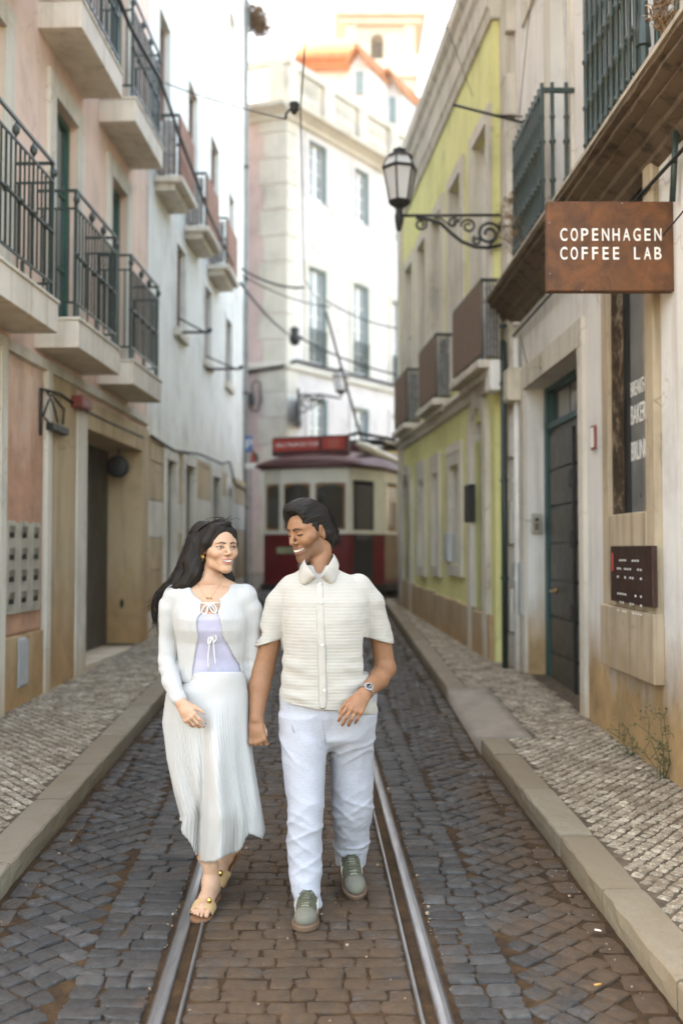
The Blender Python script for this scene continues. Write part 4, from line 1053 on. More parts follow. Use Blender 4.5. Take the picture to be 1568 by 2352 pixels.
m = C_.mb(); m.box(30.05, 44, -.6, -.35, -.2, 15); m.build('inner_wall', dark_glass, ch_)
D_.wall('side_wall', bpink, ch_, 30.0, 33.5, -.2, 15.0, [], .2)
for (a, b, c, d, rl_) in wins2:
    french_window(C_, ch_, a, b, c, d, .13, white_paint, sky_glass, 2, 4, .09)
    m = C_.mb(); m.box(b - .06, b - .001, -.12, .0, c, d); m.box(a, b - .06, -.12, 0, d - .06, d - .001); m.build('window_lining', blue_fr, ch_)
    m = C_.mb(); frame_ring(m, a, b, c, d, .16, -.002, .04, False); m.build('window_surround', bstone if rl_ else bwall, ch_)
    if rl_:
        m = C_.mb(); h_ = 1.05
        m.box(a, b, .06, .09, c + h_, c + h_ + .05); m.box(a, b, .06, .09, c + .05, c + .1)
        for k in range(9): q = a + (b - a) * (k + .5) / 9; m.box(q - .012, q + .012, .065, .085, c + .1, c + h_)
        for k in range(4): q = a + (b - a) * (k + .5) / 4; m.box(q - .06, q + .06, .066, .084, c + .45, c + .6)
        m.build('window_railing', iron_green, ch_)
for F_, s0, s1 in ((C_, 29.9, 44), (D_, 29.95, 33.5)):
    moulding('cornice', F_, [(0, 0), (.12, .05), (.14, .15), (.32, .25), (.5, .3), (.52, .42), (.3, .46), (0, .46)], 14.75, s0, s1, bstone, ch_, .0, 1)
    moulding('string_course', F_, [(0, 0), (.1, 0), (.12, .1), (.08, .2), (0, .22)], 7.1, s0, s1, bstone, ch_, 0, 1)
    m = F_.mb(); m.box(s0, s1, -.15, .05, 16.5, 16.75); m.box(s0, s1, -.15, .05, 15.2, 15.45); m.build('parapet', bstone, ch_)
for k in range(8):
    q = 30.0 + k * 1.6; m = C_.mb(); m.box(q, q + .4, -.16, .06, 15.45, 16.5); m.build('parapet_pier', bstone, ch_)
    if k < 7:
        for j in range(6):
            m = C_.mb(); m.lathe([(.05, 0), (.09, .25), (.05, .5), (.07, .8), (.05, 1.05)], (q + .5 + j * .17, -.05, 15.45), 8); m.build('parapet_baluster', bstone, ch_)
for k in range(3):
    q = 30.0 + k * .7
    m = D_.mb(); m.box(q, q + .2, -.16, .06, 15.45, 16.5); m.build('parapet_pier', bstone, ch_)
for k in range(19):                                           # quoins on the corner
    z = k * .8; m = D_.mb(); m.box(29.98, 30.26 if k % 2 else 30.31, -.002, .03, z + .01, z + .79); m.build('quoin', bstone, ch_, bevel=.02)
for k in range(19):
    z = k * .8; m = C_.mb(); m.box(29.99, 30.34 if k % 2 else 30.44, -.002, .03, z + .01, z + .79); m.build('quoin', bstone, ch_, bevel=.02)
# roof behind the parapet
P_ = lambda a, n, z: C_.P(a, n, z)
m = MB(); m.add([P_(30.6, -.8, 16.9), P_(44, -.8, 16.9), P_(44, -4.2, 19.6), P_(30.6, -4.2, 19.6)], [(0, 1, 2, 3)]); m.build('roof', tile, ch_)
m = C_.mb(); m.box(30.3, 44, -.7, -.5, 15, 16.9); m.build('attic_wall', bwall, ch_)
def dormer(x0, x1, yt, yb, Y, label):
    a, b = W(x0, yb, Y), W(x1, yt, Y)
    root = empty('dormer', ((a.x + b.x) / 2, Y, a.z), label, 'dormer', 'dormers on the corner house roof')
    w_ = (b.x - a.x); zt = b.z; ze = a.z + (zt - a.z) * .55; z0 = a.z - 1.2; dx = .5
    f = lambda u, y, z: (a.x + u + .55 * (y), Y + y * 1.0, z)
    v = [f(0, 0, z0), f(w_, 0, z0), f(w_, 0, ze), f(w_ / 2, 0, zt), f(0, 0, ze)]; v += [f(u - a.x, 2.5, z) for u, _, z in [(q[0], 0, q[2]) for q in v]]
    MB().add(v, [(0, 1, 2, 3, 4), (5, 9, 8, 7, 6), (0, 4, 9, 5), (1, 6, 7, 2), (2, 7, 8, 3), (4, 3, 8, 9)]).build('dormer_wall', bwall, root)
    for side in (-1, 1):
        e = w_ / 2 * 1.12; zz = zt - (zt - ze) * 1.12
        q = [f(w_ / 2, -.25, zt + .03), f(w_ / 2 + side * e, -.25, zz + .03), f(w_ / 2 + side * e, 2.6, zz + .03), f(w_ / 2, 2.6, zt + .03)]
        q2 = [(x, y, z + .18) for x, y, z in q]
        MB().add(q + q2, [(0, 1, 2, 3), (4, 7, 6, 5), (0, 4, 5, 1), (1, 5, 6, 2), (2, 6, 7, 3), (3, 7, 4, 0)]).build('dormer_roof', tile, root)
    MB().box(a.x + w_ * .3, a.x + w_ * .7, Y - .06, Y - .005, a.z - .3, a.z + (ze - a.z) * .8).build('dormer_window', blue_fr, root)
    return root
dormer(803, 848, 118, 200, 36, 'white gabled dormer with orange tiles, largest on the corner house roof')
dormer(868, 925, 172, 265, 37.5, 'white gabled dormer with orange tiles, middle one of the roof')
dormer(928, 972, 222, 300, 39, 'white gabled dormer with orange tiles, lowest by the yellow cornice')
ah = empty('attic_house', W(740, 170, 37.5), 'small white attic with orange tiled roof left of the dormers', 'attic')
a, b = W(690, 230, 37.5), W(803, 139, 37.5)
MB().box(a.x, b.x, 37.5, 41.5, a.z, b.z).build('attic_wall', bwall, ah)
r0, r1 = W(678, 141, 37.2), W(812, 139, 37.2); t1, t0 = W(806, 92, 40.0), W(690, 104, 40.0)
q = [r0, r1, t1, t0]; MB().add([tuple(p) for p in q] + [(p.x, p.y + .05, p.z - .25) for p in q], [(0, 1, 2, 3), (4, 7, 6, 5), (0, 4, 5, 1), (1, 5, 6, 2), (2, 6, 7, 3), (3, 7, 4, 0)]).build('attic_roof', tile, ah)
m = MB()
for k in range(13): p_ = r0.lerp(r1, k / 12); q_ = t0.lerp(t1, k / 12); m.tube([p_ + Vector((0, -.03, .03)), q_ + Vector((0, -.03, .03))], .09, 6)
tag(m.build('roof_tile', tile, ah, True), kind='stuff')
# church tower on the hill
tw = empty('church_tower', (2.9, 78, 20), 'pale sunlit church bell tower with arched opening above the roofs', 'tower')
tst = plaster('tower_stone', (.62, .53, .42), (.5, .4, .3), -9, .5, 0, .3, grime=(.5, .38, .26))
a, b = W(792, 330, 78), W(952, 60, 78); x0, x1, z0, z1 = a.x, b.x, 10, b.z
ax0, ax1 = W(851, 120, 78).x, W(881, 120, 78).x; az0, az1 = W(860, 135, 78).z, W(860, 78, 78).z
TF = Facade(0, 0, 1)
def bx(u, n, z): return (u, 78 - n, z)
m = MB(bx); r = (ax1 - ax0) / 2; cxx = (ax0 + ax1) / 2
m.box(x0, ax0, -5, 0, z0, z1); m.box(ax1, x1, -5, 0, z0, z1); m.box(ax0, ax1, -5, 0, z0, az0); m.box(ax0, ax1, -5, 0, az1 + r * .05, z1)
pts = [(ax0, az1 + r * .05)] + [(cxx - r * math.cos(math.pi * k / 10), az1 - r + r * math.sin(math.pi * k / 10)) for k in range(11)] + [(ax1, az1 + r * .05)]
for k in range(11):
    m.add([(pts[k][0], 0, pts[k][1]), (pts[k + 1][0], 0, pts[k + 1][1]), (pts[k + 1][0], 0, az1 + r * .05), (pts[k][0], 0, az1 + r * .05)], [(0, 1, 2, 3)])
tag(m.build('tower_shaft', tst, tw, fix=False), kind=None)
m = MB(bx); m.box(ax0, ax1, -1.6, -1.5, az0, az1 + .1); m.build('bell_opening', simple('belfry', (.16, .12, .085), .9), tw)
for zz, e in ((z1, .5), (z1 + .5, .9), (az0 - 1.6, .3)):
    m = MB(bx); m.box(x0 - e, x1 + e, -5 - e, e, zz, zz + .5); m.build('tower_cornice', tst, tw, bevel=.06)
m = MB(bx); m.box(x0 + .8, x1 - .8, -4.2, -.8, z1 + 1.0, z1 + 5); m.build('tower_lantern', tst, tw)
for k in range(2): m = MB(bx); m.box((x0, x1 - .9)[k], (x0 + .9, x1)[k], 0.002, .25, az0 - 1, z1); m.build('tower_pilaster', tst, tw)
# yellow wall behind the tram, then two unseen blocks added for shade
hb = empty('garden_wall', (2, 27, gz(27)), 'sunlit yellow wall glimpsed behind the tram roof', 'wall')
a, b = W(880, 1100, 27), W(935, 1016, 27)
MB().box(a.x, b.x + 4, 27, 27.3, 0, b.z).build('wall_face', simple('mustard_wall', (.48, .36, .10), .85), hb)
MB().box(a.x - .05, b.x + 4, 26.95, 27.35, b.z, b.z + .1).build('wall_coping', bstone, hb)
m = MB(); m.prism([(2.8, 17.9), (3.2, 19), (6.2, 27), (18, 27), (18, 17.9)], -.3, 8.0, 'xyz')  # unseen block added to shade the ground and stop its warm bounce
shade_block = empty('house', (8, 22, gz(22)), 'unseen plain block added behind the lime yellow house to shade the ground', 'building'); m.build('wall', bwall, shade_block)
MB().prism([(2.7, 17.8), (3.1, 19), (6.1, 27.1), (18.1, 27.1), (18.1, 17.8)], 8.001, 8.2, 'xyz').build('roof', simple('grey_roof', (.22, .2, .18), .9), shade_block)
shade_block = empty('house', (-8, 26, gz(26)), 'unseen plain block added behind the tall white house to keep sun out', 'building')
m = MB(); m.prism([(-3.05, 21.95), (-3.05, 29.7), (-14, 33.4), (-14, 21.95)], -.3, 17.5, 'xyz'); m.build('wall', bwall, shade_block)  # unseen block added to close the gap where sun came in
MB().prism([(-3.0, 21.93), (-3.0, 29.8), (-14.1, 33.5), (-14.1, 21.93)], 17.501, 17.7, 'xyz').build('roof', MATS['grey_roof'], shade_block)
# ---- lanterns
lamp_glass = NT('lamp_glass'); t = lamp_glass
lamp_glass = t.done((.85, .85, .84), .3, 0, None, .4, **{'Alpha': .7})
def lantern(root, c, w_, h, mat):
    """six-sided street lantern standing on c"""
    r = w_ / 2; b0, b1 = .12 * h, .70 * h
    MB().lathe([(.02, -.10 * h), (.035, -.04 * h), (.10 * w_, 0), (.26 * w_, .06 * h), (.31 * w_, .10 * h), (.31 * w_, .125 * h)], c, 6).build('lantern_foot', mat, root)
    m = MB(); pr0, pr1 = r * .60, r * .97
    ring = lambda rr_, z, k: Vector((c[0] + rr_ * math.cos(math.pi / 3 * k + .26), c[1] + rr_ * math.sin(math.pi / 3 * k + .26), c[2] + z))
    for k in range(6): m.tube([ring(pr0, b0, k), ring(pr1, b1, k)], .012 * w_ / .39, 5)
    for k in range(6): m.tube([ring(pr0, b0, k), ring(pr0, b0, k + 1)], .015 * w_ / .39, 5)
    for k in range(6): m.tube([ring(pr1, b1 - .02, k), ring(pr1, b1 - .02, k + 1)], .019 * w_ / .39, 5)
    for k in range(6): m.tube([ring(pr1 * .72, h * .86, k), ring(pr1, b1, k)], .010 * w_ / .39, 5)
    m.build('lantern_frame', mat, root)
    for k in range(6):
        MB().add([ring(pr0, b0, k), ring(pr0, b0, k + 1), ring(pr1, b1, k + 1), ring(pr1, b1, k)], [(0, 1, 2, 3)]).build('pane', lamp_glass, root, fix=False)
    for k in range(6):
        MB().add([ring(pr1, b1, k), ring(pr1, b1, k + 1), ring(pr1 * .72, h * .86, k + 1), ring(pr1 * .72, h * .86, k)], [(0, 1, 2, 3)]).build('upper_pane', lamp_glass, root, fix=False)
    MB().lathe([(r * .80, h * .85), (r * .70, h * .885), (r * .36, h * .92), (r * .26, h * .96), (r * .40, h * .975), (r * .34, h * .995), (r * .08, h * 1.03), (.004, h * 1.06)], c, 12).build('lantern_cap', mat, root, True)
    MB().lathe([(.012, b0), (.012, b0 + .12 * h), (.05, b0 + .2 * h), (.05, b0 + .36 * h), (.01, b0 + .42 * h)], c, 8).build('bulb', white_paint, root, True)
def scroll(m, c, r, turns, a0, dirn, ux, uz, th):
    pts = []
    for k in range(int(16 * turns) + 1):
        t_ = k / 16 * 2 * math.pi; rr_ = r * (1 - .72 * k / (16 * turns))
        pts.append(c + ux * (rr_ * math.cos(a0 + dirn * t_)) + uz * (rr_ * math.sin(a0 + dirn * t_)))
    m.tube(pts, th, 6)
# near lamp with scrolled bracket
Z1 = 10.6
lp = empty('street_lamp', W(1157, 530, Z1), 'black iron street lantern on a long scrolled bracket before the yellow house', 'street lamp', 'wall mounted street lanterns')
lc = W(917, 480, Z1); ltop = W(917, 336, Z1)
lantern(lp, lc, (958 - 877) / F * Z1, (ltop.z - lc.z) / 1.05, black_iron)
m = MB(); j0 = W(916, 495, Z1); w0 = W(1157, 494, Z1); ux, uz = Vector((1, 0, 0)), Vector((0, 0, 1))
m.tube([j0, w0], .016, 8); m.build('bracket_arm', black_iron, lp, True)
m = MB(); m.lathe([(.015, -.17), (.03, -.13), (.045, -.08), (.05, 0), (.03, .05), (.045, .08)], j0, 10); m.build('lamp_socket', black_iron, lp, True)
m = MB(); m.box(w0.x - .015, w0.x + .03, Z1 - .05, Z1 + .05, w0.z - .42, w0.z + .16); m.build('wall_plate', black_iron, lp)
m = MB()
curve = [W(x, y, Z1) for x, y in ((955, 500), (985, 504), (1012, 513), (1035, 535), (1060, 555), (1090, 567), (1120, 569), (1153, 562))]
m.tube(curve, .02, 6)
px_ = lambda q: q / F * Z1
scroll(m, W(1122, 537, Z1), px_(28), 1.5, math.pi * .1, 1, ux, uz, .017)
scroll(m, W(1075, 520, Z1), px_(18), 1.4, math.pi, -1, ux, uz, .014)
scroll(m, W(1040, 512, Z1), px_(13), 1.3, 0, 1, ux, uz, .013)
scroll(m, W(966, 515, Z1), px_(15), 1.4, 1.2, -1, ux, uz, .014)
scroll(m, W(1095, 552, Z1), px_(11), 1.2, 2, 1, ux, uz, .013)
m.tube([W(1153, 500, Z1), W(1140, 545, Z1), W(1122, 566, Z1)], .012, 6); m.tube([W(1010, 500, Z1), W(1035, 520, Z1), W(1060, 500, Z1)], .010, 6)
m.build('scrollwork', black_iron, lp, True)
# far lamp on the corner house
Z2 = 28.6
lp2 = empty('street_lamp', W(686, 930, Z2), 'small brownish street lantern hung before the corner house above the tram', 'street lamp', 'wall mounted street lanterns')
lc = W(783, 905, Z2); bronze = simple('bronze_lamp', (.05, .036, .018), .5, .3)
lantern(lp2, lc, 40 / F * Z2, 62 / F * Z2 / 1.05, bronze)
m = MB(); j0, w0 = W(783, 915, Z2), W(686, 908, Z2)
m.tube([j0, W(735, 906, Z2), w0], .03, 6); scroll(m, W(705, 925, Z2), 16 / F * Z2, 1.4, 0, 1, ux, uz, .025); scroll(m, W(733, 918, Z2), 10 / F * Z2, 1.3, math.pi, -1, ux, uz, .02)
m.tube([W(688, 950, Z2), W(720, 935, Z2), W(745, 912, Z2)], .022, 6); m.build('bracket_arm', black_iron, lp2, True)
w1 = W(685, 900, Z2)
m = MB(); m.box(w1.x - .04, w1.x + .02, Z2 - .05, 30.9, W(685, 962, Z2).z, w1.z + .1); m.build('wall_plate', black_iron, lp2)
# cable loop and box on the pink end
q = W(576, 918, 30.2); q.y = 30.1
cb = MB().box(q.x - .09, q.x + .09, q.y - .2, q.y + .4, q.z - .17, q.z + .17).build('cable_box', black_iron, None, bevel=.02); tag(cb, 'black cable box on the pink end wall beside the corner house quoins', 'cable box')
lo = [W(580, 905, 30.0), W(578, 885, 30.0), W(586, 872, 30.0), W(597, 878, 30.0), W(598, 920, 30.0), W(590, 945, 30.0), W(574, 940, 30.0)]
cable([Vector((v.x, 30.05, v.z)) for v in lo], .03, 'dark cable loop hanging from the box on the pink end wall')
cable([D_.P(30.75, .1, W(598, 860, 30.3).z)] + [D_.P(30.0, .12, W(655, 842, 30).z)] + [C_.P(s_, .13, 7.38) for s_ in (30.3, 33, 37)], .05, 'dark cable along the string course of the corner house')
# overhead wires
wire_m = simple('wire', (.028, .026, .024), .5, .4, .1)
cable([(-.02, 1.0, 5.83), W(707, 0, 7.65), W(690, 255, 9.6), W(698, 640, 16), W(746, 716, 21)], .0075, 'contact wire of the tramway running down the middle of the street', name='overhead_wire', mat=wire_m)
h0 = W(676, 250, 9.5)
m = MB(); m.lathe([(.02, .07), (.045, .06), (.05, .03), (.03, .015), (.05, 0), (.02, -.05)], h0, 10)
m.tube([h0 + Vector((0, 0, 0)), h0 + Vector((-.05, 0, -.01)), h0 + Vector((-.08, 0, -.05)), h0 + Vector((-.085, 0, -.10))], .012, 6)
tag(m.build('wire_hanger', black_iron, None, True), 'dark curved wire hanger on the tram contact wire overhead', 'wire hanger')
cable([L_.P(*(lambda q: (q[0], .4, q[1]))(L_.px(368, 186, .4))), h0 + Vector((-.085, 0, -.10))], .006, 'thin span wire from the left balconies to the wire hanger', sag=.03, name='span_wire', mat=wire_m)
wires = [((553, 616, 20.0), (700, 660, 20.5), .022, 'upper thin span wire between white house and tram wire'), ((553, 650, 20), (670, 772, 27), .03, 'heavy black span wire slanting from the white house corner'), ((690, 776, 27), (918, 862, 27), .025, 'span wire from the strain insulator to the right'), ((556, 632, 20), (760, 705, 22), .014, 'thin sagging span wire above the trolley pole'), ((750, 690, 22), (925, 755, 22), .014, 'thin span wire reaching the yellow house corner')]
for (xa, ya, za), (xb, yb, zb_), r, lab in wires:
    cable([W(xa, ya, za), W(xb, yb, zb_)], r, lab, sag=.12, name='span_wire', mat=wire_m)
q = W(677, 773, 27); m = MB(); m.lathe([(.04, -.25), (.12, -.2), (.16, -.05), (.10, .1), (.14, .2), (.04, .28)], q, 8); m.tube([q, W(695, 777, 27)], .05, 6)
tag(m.build('strain_insulator', black_iron, None, True), 'black strain insulator on the heavy span wire', 'insulator')
cable([W(1003, 0, 8.2), W(1090, 235, 12)], .004, 'faint thin wire rising over the yellow house cornice', name='span_wire', mat=wire_m)
cable([W(1218, 0, 7), W(1185, 330, 9.1), W(1188, 520, 9.1)], .004, 'pale thin wire dropping past the second cafe balcony', name='span_wire', mat=simple('pale_wire', (.3, .28, .24), .6))
# ================================================================ tram
tr = empty('tram', (-.65, 18.5, gz(18.5)), 'old red and cream tram waiting on the track behind the couple', 'tram')
TA = math.radians(20); tcx, tcy = -.66, 18.35; tz = gz(18.5, .0) - .02
def TT(x, y, z): return (tcx + x * math.cos(TA) + y * math.sin(TA), tcy - x * math.sin(TA) + y * math.cos(TA), tz + z)
tred = simple('tram_red', (.125, .006, .009), .4, 0, .2, 3, .05, 30, .3)
tmar = simple('tram_maroon', (.07, .016, .017), .5, 0, .25, 4, .1, 30)
tcream = simple('tram_cream', (.60, .575, .50), .4, 0, .1, 4, .05, 30)
twood = simple('tram_wood', (.20, .095, .03), .45, 0, .3, 6, .1, 40)
tglass = glass('tram_glass', (.028, .03, .026), .06)
tdark = simple('tram_under', (.02, .018, .016), .8)
HW, FW = 1.19, .93                                         # body and front half widths
front = [(-FW, .20), (-.50, .04), (.14, .0), (.80, .10)]
outl = front + [(HW, 1.05), (HW, 8.0), (FW, 9.1), (-FW, 9.1), (-HW, 8.0), (-HW, 1.15)]
def band(name, mat, z0, z1, off=0.0, cap=False, pts=outl, parent=tr):
    m = MB(TT); n = len(pts); c = (0, 4.6)
    P2 = [(x + (off if x > 0 else -off), y + (off if y > 4 else -off)) for x, y in pts]
    v = [(x, y, z0) for x, y in P2] + [(x, y, z1) for x, y in P2]
    f = [(k, (k + 1) % n, n + (k + 1) % n, n + k) for k in range(n)] + [tuple(range(n)), tuple(range(n, 2 * n))]
    m.add(v, f); return m.build(name, mat, parent)
band('body_panel', tred, .42, 1.36); band('waist_rail', tcream, 1.36, 1.43, .02); band('fascia', tcream, 2.36, 2.58, .0)
band('gutter', tmar, 2.58, 2.63, .06); band('fender', tdark, .30, .42, .05)
m = MB(TT); m.box(-.9, .9, 1.6, 7.6, .12, .30); m.build('underframe', tdark, tr)
inside = [(x * .8, 4.6 + (y - 4.6) * .9) for x, y in outl]
# floor and bulkhead inside so that the cab reads as a space
m = MB(TT); m.box(-1.0, 1.0, 1.3, 1.34, 1.43, 2.36); m.build('cab_bulkhead', tglass, tr)
segs = list(zip(outl, outl[1:] + outl[:1]))
def on(seg, t_, off=0.0):
    (xa, ya), (xb, yb) = seg; L = math.hypot(xb - xa, yb - ya); nx, ny = (yb - ya) / L, -(xb - xa) / L
    return xa + (xb - xa) * t_ + nx * off, ya + (yb - ya) * t_ + ny * off
def tpanel(name, mat, seg, t0, t1, z0, z1, o0, o1, arch_=0.0, parent=tr):
    m = MB(TT); N = 8 if arch_ else 1; v = []; f = []
    for k in range(N + 1):
        t_ = t0 + (t1 - t0) * k / N; zt = z1 - arch_ * (2 * k / N - 1) ** 2
        for o_ in (o0, o1): v += [(*on(seg, t_, o_), z0), (*on(seg, t_, o_), zt)]
    for k in range(N):
        b = 4 * k
        f += [(b, b + 4, b + 5, b + 1), (b + 2, b + 3, b + 7, b + 6), (b + 1, b + 5, b + 7, b + 3), (b, b + 2, b + 6, b + 4)]
    f += [(0, 1, 3, 2), (4 * N, 4 * N + 2, 4 * N + 3, 4 * N + 1)]
    m.add(v, f); return m.build(name, mat, parent)
for si in (0, 1, 2):                                        # three arched front windows
    sg_ = segs[si]; L = math.dist(*sg_); e = .05 / L
    if si == 1:
        wn = ((e * .6, .5 - e * .5), (.5 + e * .5, 1 - e * .6))
        wn = ((e * .6, 1 - e * .6),)
    else: wn = ((e, 1 - e * .6),) if si == 0 else ((e * .6, 1 - e),)
    for (t0, t1) in wn:
        fr = tpanel('window', twood, sg_, t0, t1, 1.43, 2.33, -.045, -.012, .06)
        tpanel('pane', tglass, sg_, t0 + .05 / L, t1 - .05 / L, 1.49, 2.27, -.0119, -.004, .06, fr)
    tpanel('spandrel', tcream, sg_, 0, 1, 2.30, 2.36, -.04, -.0005)
    for t_ in (0, 1): tpanel('post', tcream, sg_, max(0, t_ - e), min(1, t_ + e * 1), 1.43, 2.36, -.05, .012)
for sd_ in (3, 9):
    sg_ = segs[sd_] if sd_ == 3 else segs[9]
    L = math.dist(*sg_)
    d_ = tpanel('door', tdark, sg_, .14, .68, .45, 2.33, -.05, .006); tpanel('pane', tglass, sg_, .2, .62, 1.25, 2.25, .0061, .012, 0, d_)
    tpanel('post', tcream, sg_, .70, 1, 1.43, 2.36, -.05, .008); tpanel('post', tcream, sg_, 0, .12, 1.43, 2.36, -.05, .008)
for sd_ in (4, 8):
    sg_ = segs[sd_]
    for k in range(9):
        t0 = .02 + k * .109
        fr = tpanel('window', twood, sg_, t0, t0 + .1, 1.43, 2.33, -.045, -.012)
        tpanel('pane', tglass, sg_, t0 + .008, t0 + .092, 1.5, 1.98, -.0119, -.004, 0, fr); tpanel('pane', sky_glass, sg_, t0 + .008, t0 + .092, 2.0, 2.27, -.0119, -.004, 0, fr)
        tpanel('post', tcream, sg_, max(0, t0 - .012), t0 + .004, 1.43, 2.36, -.05, .008)
    tpanel('side_panel', simple('tram_slats', (.20, .135, .075), .6, 0, .2), sg_, 0, 1, .5, 1.34, .001, .012)
# roof: curved maroon hood
m = MB(TT); v = []; f = []; NR = 9; ys_ = [-.06, .25, .9, 1.8, 7.4, 8.3, 8.9, 9.2]
for j, yy in enumerate(ys_):
    e = min(1, (min(yy + .06, 9.2 - yy) / 1.2)); hw = FW + .09 + (HW - FW) * min(1, e * 1.1); hh = .10 + .30 * min(1, e) ** .6
    for k in range(NR):
        t_ = math.pi * k / (NR - 1); v.append((-hw * math.cos(t_), yy, 2.62 + hh * math.sin(t_) ** .8))
    if j: f += [((j - 1) * NR + k, (j - 1) * NR + k + 1, j * NR + k + 1, j * NR + k) for k in range(NR - 1)]
f += [tuple(range(NR)), tuple(range((len(ys_) - 1) * NR, len(ys_) * NR))]
m.add(v, f); m.build('roof', tmar, tr, True)
m = MB(TT); m.box(-.5, .5, 1.6, 7.6, 2.95, 3.2); m.build('clerestory', tmar, tr, bevel=.05)
db = MB(TT); db.box(-.86, .68, .40, .56, 2.86, 3.22); db = db.build('destination_board', tmar, tr, bevel=.015)
sred = simple('board_red', (.36, .03, .022), .4, 0, .08)
for a, b in ((-.82, .10), (.17, .63)):
    m = MB(TT); m.box(a, b, .392, .399, 2.95, 3.18); m.build('board_panel', sred, db)
RT = Matrix.Rotation(-TA, 4, 'Z')
def ttext(s_, x, z, size, al='LEFT', sx=1):
    o = text('lettering', s_, paper, db, size, Matrix.Translation(TT(x, .388, z)) @ RT @ Matrix.Rotation(math.pi / 2, 4, 'X'), .002, al); o.scale = (sx, 1, 1)
ttext('HILLS TRAMCAR TOUR', -.77, 3.03, .105, 'LEFT', .80)
for k in range(3):
    m = MB(TT); m.box(.28, .52, .388, .391, 2.99 + k * .06, 3.01 + k * .06); m.build('board_stripe', simple('stripe_red', (.5, .2, .15), .5), db)
pt_ = MB(TT); pt_.box(-.58, -.16, .004, .02, 1.0, 1.12); pt_.build('number_plate', simple('plate_green', (.24, .25, .15), .5), tr)
m = MB(TT)
m.lathe([(.09, .0), (.12, -.03), (.12, -.06), (.05, -.08)], (.0, .02, .78), 14, 'y'); m.build('headlight', tcream, tr, True)
for x_ in (-.45, .45):
    for y_ in (3.2, 6.0): m = MB(TT); m.lathe([(.33, -.05), (.33, .05), (.2, .07)], (x_, y_, .33), 16, 'x'); m.build('wheel', tdark, tr)
# roof gear: trolley base, rolled awning and the pole
m = MB(TT); m.box(.1, .9, 1.7, 2.1, 3.2, 3.26); m.box(.2, .8, 3.2, 3.5, 3.2, 3.26); m.tube([(.05, 1.6, 3.3), (.5, 1.5, 3.37), (1.15, 1.8, 3.25), (1.3, 2.3, 3.0)], .035, 6); m.tube([(.05, 2.6, 3.32), (1.2, 3.0, 3.2)], .03, 6)
m.build('roof_rack', tdark, tr)
m = MB(TT); m.tube([(.85, .5, 3.05), (.9, .8, 3.0), (1.02, 1.3, 2.9), (1.2, 2.4, 2.82)], [.05, .1, .1, .05], 8); m.build('rolled_awning', tcream, tr, True)
m = MB(); m.tube([Vector(TT(.35, 2.2, 3.28)), W(748, 716, 20.6)], .028, 6); m.build('trolley_pole', simple('pole_red', (.06, .03, .028), .5), tr)
